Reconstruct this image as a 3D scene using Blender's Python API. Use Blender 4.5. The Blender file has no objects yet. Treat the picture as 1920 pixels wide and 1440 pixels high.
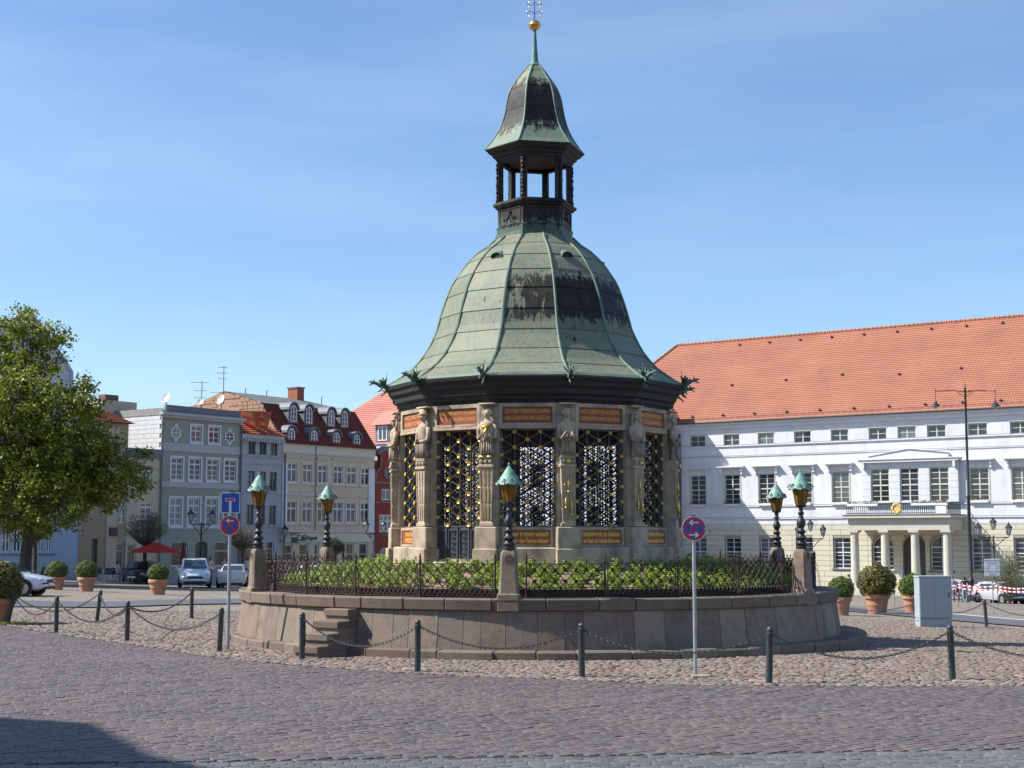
import bpy, math, random
import numpy as np
from mathutils import Vector, Matrix

random.seed(7); RNG = np.random.default_rng(7)
S = bpy.context.scene
COL = S.collection
R = math.radians

# ------------------------------------------------------------------ camera
FPX, HCAM = 2800.0, 2.34
PITCH = math.atan(290 / FPX)
cam_d = bpy.data.cameras.new('camera'); cam = bpy.data.objects.new('camera', cam_d); COL.objects.link(cam)
cam.location = (0, 0, HCAM); cam.rotation_euler = (math.pi / 2 + PITCH, 0, 0)
cam_d.sensor_width = 36.0; cam_d.lens = 36.0 * FPX / 1920.0
cam_d.clip_start = 0.1; cam_d.clip_end = 6000
S.camera = cam

# ------------------------------------------------------------------ light
SUN_EL, SUN_AZ = R(45), R(-90.5)        # azimuth measured from +Y towards +X: the sun stands to the left
w = bpy.data.worlds.new('World'); S.world = w; w.use_nodes = True
nt = w.node_tree; nt.nodes.clear()
sky = nt.nodes.new('ShaderNodeTexSky'); sky.sky_type = 'NISHITA'; sky.sun_disc = False
sky.sun_elevation = SUN_EL; sky.sun_rotation = SUN_AZ % (2 * math.pi)
sky.altitude = 0; sky.air_density = 1.0; sky.dust_density = 0.6; sky.ozone_density = 2.5
# faint streaks of high cirrus over the physical sky
tc = nt.nodes.new('ShaderNodeTexCoord')
mp = nt.nodes.new('ShaderNodeMapping'); mp.inputs['Scale'].default_value = (1.2, 1.2, 7.0); mp.inputs['Rotation'].default_value = (0.12, 0.1, 0)
nz = nt.nodes.new('ShaderNodeTexNoise'); nz.inputs['Scale'].default_value = 1.6; nz.inputs['Detail'].default_value = 6; nz.inputs['Roughness'].default_value = 0.55
rmp = nt.nodes.new('ShaderNodeMapRange'); rmp.inputs[1].default_value = 0.42; rmp.inputs[2].default_value = 0.75; rmp.inputs[3].default_value = 0.0; rmp.inputs[4].default_value = 0.17
mx = nt.nodes.new('ShaderNodeMix'); mx.data_type = 'RGBA'
tint = nt.nodes.new('ShaderNodeMix'); tint.data_type = 'RGBA'; tint.blend_type = 'MULTIPLY'; tint.inputs[0].default_value = 1.0
tint.inputs[7].default_value = (1.08, 1.28, 1.44, 1)
bg = nt.nodes.new('ShaderNodeBackground'); bg.inputs[1].default_value = 0.082
wo = nt.nodes.new('ShaderNodeOutputWorld')
L = nt.links.new
L(tc.outputs['Generated'], mp.inputs[0]); L(mp.outputs[0], nz.inputs['Vector']); L(nz.outputs[0], rmp.inputs[0])
L(sky.outputs[0], tint.inputs[6]); L(tint.outputs[2], mx.inputs[6]); mx.inputs[7].default_value = (8.2, 9.0, 10.2, 1)
L(rmp.outputs[0], mx.inputs[0]); L(mx.outputs[2], bg.inputs[0]); L(bg.outputs[0], wo.inputs[0])
sd = bpy.data.lights.new('sun', 'SUN'); sd.energy = 5.0; sd.angle = R(0.53); sd.color = (1.0, 0.955, 0.88)
sun = bpy.data.objects.new('sun', sd); COL.objects.link(sun)
sdir = Vector((math.sin(SUN_AZ) * math.cos(SUN_EL), math.cos(SUN_AZ) * math.cos(SUN_EL), math.sin(SUN_EL)))
sun.rotation_euler = sdir.to_track_quat('Z', 'Y').to_euler(); sun.location = (-60, 20, 80)
S.view_settings.view_transform = 'Standard'; S.view_settings.look = 'None'
S.view_settings.exposure = 0.62; S.view_settings.gamma = 1.0
S.view_settings.use_curve_mapping = False
S.render.engine = 'CYCLES'
S.cycles.max_bounces = 6; S.cycles.transparent_max_bounces = 8; S.cycles.caustics_reflective = False; S.cycles.caustics_refractive = False
S.cycles.use_denoising = True

# ------------------------------------------------------------------ helpers
def gz(x, y):
    """height of the square: flat by the fountain, falling gently to the far right"""
    t = np.asarray(x, float) * 1.25 + np.asarray(y, float) - 39.5
    s = np.where(t < -4, 0.0, np.where(t < 4, (t + 4) ** 2 / 16.0, t))
    return -0.0194 * np.minimum(s, 112.0)
def g(x, y): return float(gz(x, y))
def ray(px, py):
    dx, dy = (px - 960) / FPX, (720 - py) / FPX
    return Vector((dx, math.cos(PITCH) - dy * math.sin(PITCH), math.sin(PITCH) + dy * math.cos(PITCH)))
def W(px, py, Y):
    d = ray(px, py); d = d * (Y / d.y); return Vector((d.x, d.y, d.z + HCAM))
def G(px, py):
    """where a foot point stands on the ground"""
    d = ray(px, py); lo, hi = 3.0, 200.0
    for _ in range(50):
        m = (lo + hi) / 2; P = d * (m / d.y)
        if P.z + HCAM > g(P.x, P.y): lo = m
        else: hi = m
    P = d * (lo / d.y); return Vector((P.x, P.y, g(P.x, P.y)))

class MB:
    def __init__(s): s.v = []; s.f = []; s.m = []
    def add(s, vs, fs, m=0):
        b = len(s.v); s.v.extend([tuple(v) for v in vs]); s.f.extend([tuple(b + i for i in f) for f in fs]); s.m.extend([m] * len(fs)); return s
    def hexa(s, p, m=0):   # p: 4 bottom, 4 top (ccw seen from above)
        return s.add(p, [(3, 2, 1, 0), (4, 5, 6, 7), (0, 1, 5, 4), (1, 2, 6, 5), (2, 3, 7, 6), (3, 0, 4, 7)], m)
    def box(s, x0, x1, y0, y1, z0, z1, m=0):
        return s.hexa([(x0, y0, z0), (x1, y0, z0), (x1, y1, z0), (x0, y1, z0), (x0, y0, z1), (x1, y0, z1), (x1, y1, z1), (x0, y1, z1)], m)
    def bbox(s, x0, x1, y0, y1, z0, z1, b=0.01, m=0):   # box with chamfered top and vertical edges
        vs = []
        for z, i in ((z0, 0), (z1 - b, 0), (z1, b)):
            vs += [(x0 + b + i, y0 + i, z), (x1 - b - i, y0 + i, z), (x1 - i, y0 + b + i, z), (x1 - i, y1 - b - i, z), (x1 - b - i, y1 - i, z), (x0 + b + i, y1 - i, z), (x0 + i, y1 - b - i, z), (x0 + i, y0 + b + i, z)]
        fs = [tuple(range(7, -1, -1)), tuple(range(16, 24))]
        for k in (0, 8):
            for i in range(8): fs.append((k + i, k + (i + 1) % 8, k + 8 + (i + 1) % 8, k + 8 + i))
        return s.add(vs, fs, m)
    def tube(s, pts, r, n=6, m=0, cap=True):
        pts = [Vector(p) for p in pts]; K = len(pts)
        rs = r if isinstance(r, (list, tuple)) else [r] * K
        vs = []; up = None
        for i in range(K):
            t = (pts[min(i + 1, K - 1)] - pts[max(i - 1, 0)])
            if t.length < 1e-9: t = Vector((0, 0, 1))
            t.normalize()
            if up is None: up = t.orthogonal().normalized()
            a = (up - t * up.dot(t))
            if a.length < 1e-6: a = t.orthogonal()
            a.normalize(); up = a; b = t.cross(a)
            for k in range(n):
                an = 2 * math.pi * k / n
                vs.append(pts[i] + (a * math.cos(an) + b * math.sin(an)) * rs[i])
        fs = []
        for i in range(K - 1):
            for k in range(n): fs.append((i * n + k, i * n + (k + 1) % n, (i + 1) * n + (k + 1) % n, (i + 1) * n + k))
        if cap: fs.append(tuple(range(n - 1, -1, -1))); fs.append(tuple((K - 1) * n + k for k in range(n)))
        return s.add(vs, fs, m)
    def lathe(s, prof, n=16, c=(0, 0, 0), ph=0.0, m=0, cap=True, a0=0, a1=None, sx=1, sy=1):
        full = a1 is None; cnt = n if full else n + 1
        vs = []
        for r, z in prof:
            for k in range(cnt):
                a = ph + (2 * math.pi * k / n if full else a0 + (a1 - a0) * k / n)
                vs.append((c[0] + r * math.sin(a) * sx, c[1] - r * math.cos(a) * sy, c[2] + z))
        fs = []
        for i in range(len(prof) - 1):
            for k in range(n):
                k2 = (k + 1) % cnt
                fs.append((i * cnt + k, i * cnt + k2, (i + 1) * cnt + k2, (i + 1) * cnt + k))
        if cap and full:
            fs.append(tuple(range(cnt - 1, -1, -1))); fs.append(tuple((len(prof) - 1) * cnt + k for k in range(cnt)))
        return s.add(vs, fs, m)
    def sphere(s, c, r, n=10, m=0, sc=(1, 1, 1)):
        prof = [(max(1e-4, r * math.sin(math.pi * i / (n // 2 + 1))), -r * math.cos(math.pi * i / (n // 2 + 1))) for i in range(n // 2 + 2)]
        b = len(s.v); s.lathe(prof, n, (0, 0, 0), 0, m, True)
        for i in range(b, len(s.v)):
            v = s.v[i]; s.v[i] = (c[0] + v[0] * sc[0], c[1] + v[1] * sc[1], c[2] + v[2] * sc[2])
        return s
    def prism(s, poly, y0, y1, m=0):       # polygon in x,z (ccw seen from -y) pushed from y0 to y1
        n = len(poly); vs = [(x, y0, z) for x, z in poly] + [(x, y1, z) for x, z in poly]
        fs = [tuple(range(n)), tuple(range(2 * n - 1, n - 1, -1))]
        for i in range(n): fs.append((i, i + n, (i + 1) % n + n, (i + 1) % n))
        return s.add(vs, fs, m)
    def plate(s, poly, z0, z1, m=0):       # polygon in x,y from z0 to z1
        n = len(poly); vs = [(x, y, z0) for x, y in poly] + [(x, y, z1) for x, y in poly]
        fs = [tuple(range(n - 1, -1, -1)), tuple(range(n, 2 * n))]
        for i in range(n): fs.append((i, (i + 1) % n, (i + 1) % n + n, i + n))
        return s.add(vs, fs, m)
    def xf(s, M, b=0):
        for i in range(b, len(s.v)): s.v[i] = tuple(M @ Vector(s.v[i]))
        return s
    def mesh(s, name, mats, smooth=False):
        me = bpy.data.meshes.new(name); me.from_pydata(s.v, [], s.f)
        if not isinstance(mats, (list, tuple)): mats = [mats]
        for m_ in mats: me.materials.append(m_)
        if len(mats) > 1: me.polygons.foreach_set('material_index', s.m)
        if smooth: me.shade_smooth() if smooth is True else me.shade_smooth()
        me.update(); return me
    def build(s, name, mats, parent=None, smooth=False, **kw):
        return link(name, s.mesh(name, mats, smooth), parent, **kw)

def smooth_by_angle(me, deg=40):
    me.shade_smooth()
    try: me.set_sharp_from_angle(angle=R(deg))
    except Exception: pass
def link(name, me, parent=None, loc=None, rotz=None, label=None, cat=None, group=None, kind=None, sharp=None, rot=None, scale=None):
    o = bpy.data.objects.new(name, me); COL.objects.link(o)
    if parent is not None: o.parent = parent
    if loc is not None: o.location = loc
    if rotz is not None: o.rotation_euler = (0, 0, rotz)
    if rot is not None: o.rotation_euler = rot
    if scale is not None: o.scale = scale
    if sharp: smooth_by_angle(me, sharp)
    return tag(o, label, cat, group, kind)
def tag(o, label=None, cat=None, group=None, kind=None):
    if label: o['label'] = label
    if cat: o['category'] = cat
    if group: o['group'] = group
    if kind: o['kind'] = kind
    return o
def thing(name, label, cat, loc=(0, 0, 0), rotz=0, group=None):
    o = bpy.data.objects.new(name, None); COL.objects.link(o); o.empty_display_size = 0.2
    o.location = loc; o.rotation_euler = (0, 0, rotz); return tag(o, label, cat, group)
KIDS = {}
def dup(root, loc=None, rotz=None, label=None, scale=None, group=None):
    kids = [o for o in root.children_recursive]
    mp_ = {root: root.copy()}; COL.objects.link(mp_[root])
    for o in kids:
        c = o.copy(); COL.objects.link(c); mp_[o] = c
    for o in kids: mp_[o].parent = mp_[o.parent]
    r = mp_[root]
    if loc is not None: r.location = loc
    if rotz is not None: r.rotation_euler = (0, 0, rotz)
    if scale is not None: r.scale = scale if hasattr(scale, '__len__') else (scale,) * 3
    if label: r['label'] = label
    if group: r['group'] = group
    return r
def np_mesh(name, verts, quads, mats, tri=False, smooth=False):
    """fast mesh from arrays; quads (n,4) or tris (n,3)"""
    me = bpy.data.meshes.new(name); k = quads.shape[1]
    me.vertices.add(len(verts)); me.vertices.foreach_set('co', np.asarray(verts, np.float32).ravel())
    me.loops.add(quads.size); me.loops.foreach_set('vertex_index', quads.astype(np.int32).ravel())
    me.polygons.add(len(quads)); me.polygons.foreach_set('loop_start', np.arange(0, quads.size, k, dtype=np.int32))
    me.polygons.foreach_set('loop_total', np.full(len(quads), k, np.int32))
    for m_ in (mats if isinstance(mats, (list, tuple)) else [mats]): me.materials.append(m_)
    me.update(calc_edges=True); me.validate()
    if smooth: me.shade_smooth()
    return me

# ------------------------------------------------------------------ materials
MATS = {}
def mat(name, c1, c2=None, rough=0.7, scale=6.0, bump=0.0, bscale=None, island=0.0, hue=0.0, metal=0.0, stretch=(1, 1, 1), spec=None,
        dirt=None, dscale=2.0, damt=0.4, coords='Object', emit=None, detail=5, coat=0.0, alpha=None, trans=0.0, tl=0.0, ipal=None, obj=0.0, nmin=0.35, nmax=0.65):
    if name in MATS: return MATS[name]
    m = bpy.data.materials.new(name); m.use_nodes = True; nt = m.node_tree; N = nt.nodes; Lk = nt.links.new
    bs = N['Principled BSDF']; out = N['Material Output']
    tc = N.new('ShaderNodeTexCoord'); mpn = N.new('ShaderNodeMapping'); mpn.inputs['Scale'].default_value = stretch
    Lk(tc.outputs[coords], mpn.inputs[0])
    def noise(sc, det=detail, rg=0.6):
        n = N.new('ShaderNodeTexNoise'); n.inputs['Scale'].default_value = sc; n.inputs['Detail'].default_value = det; n.inputs['Roughness'].default_value = rg
        Lk(mpn.outputs[0], n.inputs['Vector']); return n
    def mixc(fac, a, b, bt='MIX'):
        x = N.new('ShaderNodeMix'); x.data_type = 'RGBA'; x.blend_type = bt
        for sock, v in ((x.inputs[0], fac), (x.inputs[6], a), (x.inputs[7], b)):
            if isinstance(v, (int, float)): sock.default_value = v
            elif isinstance(v, tuple): sock.default_value = (*v[:3], 1)
            else: Lk(v, sock)
        return x.outputs[2]
    def rng(inp, a, b, c, d):
        r_ = N.new('ShaderNodeMapRange'); Lk(inp, r_.inputs[0])
        for i, v in enumerate((a, b, c, d)): r_.inputs[i + 1].default_value = v
        return r_.outputs[0]
    rnd = None
    if island or hue or ipal or obj:
        ge = N.new('ShaderNodeNewGeometry'); oi = N.new('ShaderNodeObjectInfo')
        ad = N.new('ShaderNodeMath'); ad.operation = 'ADD'
        Lk(ge.outputs['Random Per Island'], ad.inputs[0]); Lk(oi.outputs['Random'], ad.inputs[1])
        fr = N.new('ShaderNodeMath'); fr.operation = 'FRACT'; Lk(ad.outputs[0], fr.inputs[0]); rnd = fr.outputs[0]
    if c2 is not None:
        col = mixc(rng(noise(scale).outputs[0], nmin, nmax, 0, 1), c1, c2)
    else:
        rgb = N.new('ShaderNodeRGB'); rgb.outputs[0].default_value = (*c1, 1); col = rgb.outputs[0]
    if ipal:
        cr = N.new('ShaderNodeValToRGB'); cr.color_ramp.interpolation = 'CONSTANT' if len(ipal) > 1 else 'LINEAR'
        els = cr.color_ramp.elements
        while len(els) < len(ipal): els.new(0.5)
        for i, c in enumerate(ipal): els[i].position = i / len(ipal); els[i].color = (*c, 1)
        Lk(rnd, cr.inputs[0]); col = mixc(0.72, col, cr.outputs[0])
    if rnd is not None and (island or hue):
        hs = N.new('ShaderNodeHueSaturation'); Lk(col, hs.inputs['Color'])
        ml = N.new('ShaderNodeMath'); ml.operation = 'MULTIPLY'; ml.inputs[1].default_value = 7.31; Lk(rnd, ml.inputs[0])
        f2 = N.new('ShaderNodeMath'); f2.operation = 'FRACT'; Lk(ml.outputs[0], f2.inputs[0])
        Lk(rng(f2.outputs[0], 0, 1, 1 - island, 1 + island), hs.inputs['Value'])
        Lk(rng(rnd, 0, 1, 0.5 - hue, 0.5 + hue), hs.inputs['Hue']); col = hs.outputs[0]
    if dirt is not None:
        dn = noise(dscale, 6, 0.65); col = mixc(rng(dn.outputs[0], 0.48, 0.68, 0, damt), col, dirt)
    Lk(col, bs.inputs['Base Color'])
    bs.inputs['Roughness'].default_value = rough; bs.inputs['Metallic'].default_value = metal
    if spec is not None: bs.inputs['Specular IOR Level'].default_value = spec
    if coat: bs.inputs['Coat Weight'].default_value = coat; bs.inputs['Coat Roughness'].default_value = 0.08
    if bump:
        bn = N.new('ShaderNodeBump'); bn.inputs['Strength'].default_value = 1.0; bn.inputs['Distance'].default_value = bump
        Lk(noise(bscale or scale * 4, 6, 0.65).outputs[0], bn.inputs['Height']); Lk(bn.outputs[0], bs.inputs['Normal'])
    if trans: bs.inputs['Transmission Weight'].default_value = trans
    if tl:
        t_ = N.new('ShaderNodeBsdfTranslucent'); ms = N.new('ShaderNodeMixShader'); ms.inputs[0].default_value = tl
        Lk(col, t_.inputs[0]); Lk(bs.outputs[0], ms.inputs[1]); Lk(t_.outputs[0], ms.inputs[2]); Lk(ms.outputs[0], out.inputs[0])
    MATS[name] = m; m['col'] = 1
    return m
FONT = None
def text_part(txt, size, parent, M, material, name='inscription', ext=0.003, sx=1.0, width=None, label=None, bold=0.0):
    cu = bpy.data.curves.new('t', 'FONT'); cu.body = txt; cu.size = size; cu.extrude = ext; cu.offset = bold * size; cu.align_x = 'CENTER'; cu.align_y = 'CENTER'; cu.resolution_u = 2
    o = bpy.data.objects.new('t', cu); COL.objects.link(o); bpy.context.view_layer.update()
    me = bpy.data.meshes.new_from_object(o.evaluated_get(bpy.context.evaluated_depsgraph_get()))
    bpy.data.objects.remove(o); bpy.data.curves.remove(cu)
    if width:
        xs = [v.co.x for v in me.vertices]; sx = width / max(1e-6, max(xs) - min(xs))
    me.transform(M @ Matrix.Diagonal((sx, 1, 1, 1)))
    me.materials.clear(); me.materials.append(material); me.name = name
    return link(name, me, parent, label=label)
# ================================================================== ground
m_sand = mat('joint_sand', (0.11, 0.09, 0.07), (0.16, 0.13, 0.10), 0.95, 3.0, 0.01, 60)
m_cob = mat('fieldstone', (0.17, 0.132, 0.104), (0.22, 0.172, 0.135), 0.8, 9.0, 0.004, 90, island=0.22, hue=0.012,
            ipal=[(0.185, 0.14, 0.108), (0.225, 0.175, 0.128), (0.135, 0.12, 0.115), (0.20, 0.125, 0.10), (0.175, 0.148, 0.128), (0.245, 0.198, 0.148), (0.16, 0.114, 0.098)], dirt=(0.15, 0.12, 0.09), dscale=0.7, damt=0.45)
m_sett = mat('basalt_sett', (0.08, 0.063, 0.06), (0.115, 0.09, 0.084), 0.7, 8.0, 0.003, 80, island=0.2, hue=0.02,
             ipal=[(0.105, 0.085, 0.085), (0.095, 0.088, 0.095), (0.12, 0.085, 0.08), (0.10, 0.09, 0.09), (0.135, 0.105, 0.09), (0.082, 0.072, 0.078)], dirt=(0.15, 0.115, 0.095), dscale=0.3, damt=0.65)
m_sett2 = mat('grey_sett', (0.085, 0.09, 0.092), (0.125, 0.125, 0.125), 0.65, 8.0, 0.003, 80, island=0.2, hue=0.01,
              ipal=[(0.10, 0.105, 0.11), (0.115, 0.115, 0.12), (0.13, 0.12, 0.112), (0.09, 0.095, 0.10)])
def far_cobble_material():
    m = bpy.data.materials.new('far_cobble'); m.use_nodes = True; N = m.node_tree.nodes; Lk = m.node_tree.links.new
    bs = N['Principled BSDF']; tc = N.new('ShaderNodeTexCoord')
    vo = N.new('ShaderNodeTexVoronoi'); vo.inputs['Scale'].default_value = 5.5; Lk(tc.outputs['Object'], vo.inputs['Vector'])
    vd = N.new('ShaderNodeTexVoronoi'); vd.feature = 'DISTANCE_TO_EDGE'; vd.inputs['Scale'].default_value = 5.5; Lk(tc.outputs['Object'], vd.inputs['Vector'])
    cr = N.new('ShaderNodeValToRGB'); e = cr.color_ramp.elements; e[0].color = (0.20, 0.175, 0.15, 1); e[1].color = (0.36, 0.285, 0.21, 1)
    e2 = cr.color_ramp.elements.new(0.5); e2.color = (0.27, 0.225, 0.18, 1)
    sep = N.new('ShaderNodeSeparateColor'); Lk(vo.outputs['Color'], sep.inputs[0]); Lk(sep.outputs[0], cr.inputs[0])
    mr = N.new('ShaderNodeMapRange'); Lk(vd.outputs['Distance'], mr.inputs[0]); mr.inputs[1].default_value = 0.0; mr.inputs[2].default_value = 0.09
    mx = N.new('ShaderNodeMix'); mx.data_type = 'RGBA'; Lk(mr.outputs[0], mx.inputs[0]); mx.inputs[6].default_value = (0.13, 0.11, 0.09, 1); Lk(cr.outputs[0], mx.inputs[7])
    big = N.new('ShaderNodeTexNoise'); big.inputs['Scale'].default_value = 0.12; big.inputs['Detail'].default_value = 5; Lk(tc.outputs['Object'], big.inputs['Vector'])
    mb = N.new('ShaderNodeMapRange'); Lk(big.outputs[0], mb.inputs[0]); mb.inputs[1].default_value = 0.3; mb.inputs[2].default_value = 0.7; mb.inputs[3].default_value = 0.85; mb.inputs[4].default_value = 1.08
    m2 = N.new('ShaderNodeMix'); m2.data_type = 'RGBA'; m2.blend_type = 'MULTIPLY'; m2.inputs[0].default_value = 1
    Lk(mx.outputs[2], m2.inputs[6]); Lk(mb.outputs[0], m2.inputs[7]); Lk(m2.outputs[2], bs.inputs['Base Color']); bs.inputs['Roughness'].default_value = 0.8
    bp = N.new('ShaderNodeBump'); bp.inputs['Distance'].default_value = 0.03; Lk(mr.outputs[0], bp.inputs['Height']); Lk(bp.outputs[0], bs.inputs['Normal'])
    return m
m_far = far_cobble_material()

def sheet(name, xs, ys, off, material, mask=None):
    X, Y = np.meshgrid(xs, ys); Z = gz(X, Y) + off
    v = np.stack([X, Y, Z], -1).reshape(-1, 3); nx, ny = len(xs), len(ys)
    i = np.arange(nx - 1); j = np.arange(ny - 1); I, J = np.meshgrid(i, j)
    a = (J * nx + I).ravel(); q = np.stack([a, a + 1, a + 1 + nx, a + nx], -1)
    o = link(name, np_mesh(name, v, q, material), kind='structure'); return o
xs = np.concatenate([np.linspace(-1500, -70, 18), np.linspace(-68, 68, 69), np.linspace(70, 1500, 18)])
ys = np.concatenate([np.linspace(-300, -4, 10), np.linspace(-2, 150, 77), np.linspace(160, 3000, 20)])
sheet('market_square', xs, ys, 0.0, m_far)

# boundary between the setts of the road and the fieldstones of the square
bnd = [(-30, 60)] + [tuple(G(*p)[:2]) for p in ((0, 1172), (120, 1192), (250, 1210), (400, 1234), (560, 1249), (760, 1264), (920, 1271), (1090, 1277), (1300, 1287), (1600, 1288), (1920, 1288))] + [(40, 23.6)]
bx = np.array([b[0] for b in bnd]); by = np.array([b[1] for b in bnd])
def on_road(x, y): return y < np.interp(x, bx, by)
def in_ring(x, y, r): return (x - 0.72) ** 2 + (y - 36.5) ** 2 < r * r
# the road bed, one sheet 4 mm proud of the square's sheet
mbr = MB(); step = 0
xs_r = np.concatenate([np.linspace(-40, -14, 8), np.linspace(-13.4, 10, 40), np.linspace(11, 45, 12)])
top = np.interp(xs_r, bx, by)
vv = []; ff = []
rows = 14
for i, x in enumerate(xs_r):
    for k in range(rows):
        y = -60 + (top[i] + 60) * (k / (rows - 1)) ** 0.6
        vv.append((x, y, g(x, y) + 0.0145))
for i in range(len(xs_r) - 1):
    for k in range(rows - 1):
        a = i * rows + k; ff.append((a, a + rows, a + rows + 1, a + 1))
road = MB().add(vv, ff).build('road', mat('road_bed', (0.03, 0.025, 0.022), (0.055, 0.045, 0.04), 0.9, 5.0, 0.01, 70), kind='structure')
square = bpy.data.objects['market_square']

def in_view(x, y, m=2.6):
    return np.abs(x) < 0.349 * y + m
RS = (0.97, 0.93, 1.0)
def stones(cx, cy, hx, hy, ang, h, n_side, round_=0.0, jit=0.12, tilt=0.006):
    """arrays for many low domed stones: n_side outline vertices, a lower ring, an upper ring, a centre"""
    N = len(cx); k = np.arange(n_side)
    base = 2 * np.pi * (k + 0.5) / n_side
    if n_side == 4:
        ux = np.array([-1, 1, 1, -1.]); uy = np.array([-1, -1, 1, 1.])
        ox = np.repeat(ux, 2); oy = np.repeat(uy, 2)
        cut = 0.16
        ox = ox * np.array([1, 1 - cut, 1 - cut, 1, 1, 1 - cut, 1 - cut, 1]); oy = oy * np.array([1 - cut, 1, 1, 1 - cut, 1 - cut, 1, 1, 1 - cut])
        ox = ox[None].repeat(N, 0); oy = oy[None].repeat(N, 0)
    else:
        an = base[None] + RNG.uniform(-0.16, 0.16, (N, n_side)); rr = RNG.uniform(1 - jit, 1 + jit, (N, n_side))
        ox = np.cos(an) * rr; oy = np.sin(an) * rr
    ox = ox * (1 + RNG.uniform(-jit, jit, ox.shape) * 0.35); oy = oy * (1 + RNG.uniform(-jit, jit, oy.shape) * 0.35)
    n = ox.shape[1]; ca, sa = np.cos(ang)[:, None], np.sin(ang)[:, None]
    rings = []
    tx = RNG.normal(0, tilt, N); ty = RNG.normal(0, tilt, N)
    for sc, zz in ((1.0, -0.02), (0.985, RS[0]), (RS[1], RS[2])):
        X = ox * hx[:, None] * sc; Y = oy * hy[:, None] * sc
        Z = h[:, None] * zz + (0 if zz < 0 else 1) * (X * tx[:, None] * 8 + Y * ty[:, None] * 8)
        rings.append(np.stack([cx[:, None] + X * ca - Y * sa, cy[:, None] + X * sa + Y * ca, Z], -1))
    cen = np.stack([cx, cy, h * 1.0], -1)[:, None]
    V = np.concatenate(rings + [cen], 1); V[..., 2] += gz(V[..., 0], V[..., 1])
    m = V.shape[1]; T = []
    for r_ in range(2):
        for i in range(n):
            a, b = r_ * n + i, r_ * n + (i + 1) % n
            T += [(a, b, b + n), (a, b + n, a + n)]
    for i in range(n): T.append((2 * n + i, 2 * n + (i + 1) % n, 3 * n))
    T = np.array(T); return V, T
def emit_stones(V, T, near, material, parent, part, stuff):
    N, m = V.shape[:2]
    order = np.argsort(near); pick = order[:290]; rest = order[290:]
    mats_ = material
    for i in pick:
        c = V[i, -1].copy(); c[2] = V[i, 0, 2]
        me = np_mesh(part, V[i] - c, T, mats_); link(part, me, parent, loc=tuple(c))
    Vr = V[rest].reshape(-1, 3); Tr = (T[None] + (np.arange(len(rest)) * m)[:, None, None]).reshape(-1, 3)
    link(stuff, np_mesh(stuff, Vr, Tr, mats_), parent, kind='stuff')

# setts of the road: rows running diagonally, and a last strip of greyer setts across the foreground
def sett_field(ang, keep, wl=0.195, wr=0.125, bound=(-20, 15, 11, 41), wob=0.05):
    ca, sa = math.cos(ang), math.sin(ang)
    ext = 60; rr = np.arange(-ext, ext, wr)
    P = []
    for ri, v in enumerate(rr):
        ls = RNG.uniform(0.78, 1.25, int(2 * ext / wl) + 4) * wl; u = -ext + np.cumsum(ls) - RNG.uniform(0, wl)
        P.append(np.stack([u + 0.0, np.full_like(u, v), np.roll(ls, -1)], -1))
    P = np.concatenate(P); u, v, l = P.T
    u = u + l / 2
    v0 = v.copy()
    v = v + 0.35 * np.sin(u * 0.16) + wob * np.sin(u * 0.9 + v * 0.7)
    x = u * ca - v * sa; y = u * sa + v * ca + 25
    k = (x > bound[0]) & (x < bound[1]) & (y > bound[2]) & (y < bound[3]) & in_view(x, y) & keep(x, y)
    return x[k], y[k], l[k], ang + 0.35 * 0.16 * np.cos(u[k] * 0.16), v0[k]
strip_y = lambda x: 16.25 + 0.10 * x
X, Y, Ls, A, VS = sett_field(R(33), lambda x, y: on_road(x + 0.0, y + 0.12) & on_road(x, y) & (y > strip_y(x) + 0.06))
N = len(X); V, T = stones(X, Y, Ls / 2 - 0.005, np.full(N, 0.125 / 2 - 0.004) * RNG.uniform(0.9, 1.03, N) * np.where((np.abs(VS - 1.1) < .07) | (np.abs(VS + 3.9) < .07) | ((np.abs(VS - 3.1) < .07) & (X < -3)), RNG.choice([.5, .58, .9], N), 1) * np.where(RNG.random(N) < .04, .78, 1), A, RNG.normal(0.026, 0.0018, N), 4, tilt=0.0016)
X2, Y2, L2, A2, _v = sett_field(R(6), lambda x, y: (y < strip_y(x) - 0.06))
N2 = len(X2); V2, T2 = stones(X2, Y2, L2 / 2 - 0.005, np.full(N2, 0.125 / 2 - 0.006), A2, RNG.normal(0.026, 0.0018, N2), 4, tilt=0.0016)
emit_stones(V2, T2, Y2 + 0.0 * X2, m_sett2, road, 'paving_sett', 'grey_setts') if False else None
n2 = len(X2)
V2f = V2.reshape(-1, 3); T2f = (T2[None] + (np.arange(n2) * V2.shape[1])[:, None, None]).reshape(-1, 3)
link('grey_setts', np_mesh('grey_setts', V2f, T2f, m_sett2), road, kind='stuff', label='bluish grey setts in a strip across the foreground')
emit_stones(V, T, Y + 0.0 * X, m_sett, road, 'paving_sett', 'setts')

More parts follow.
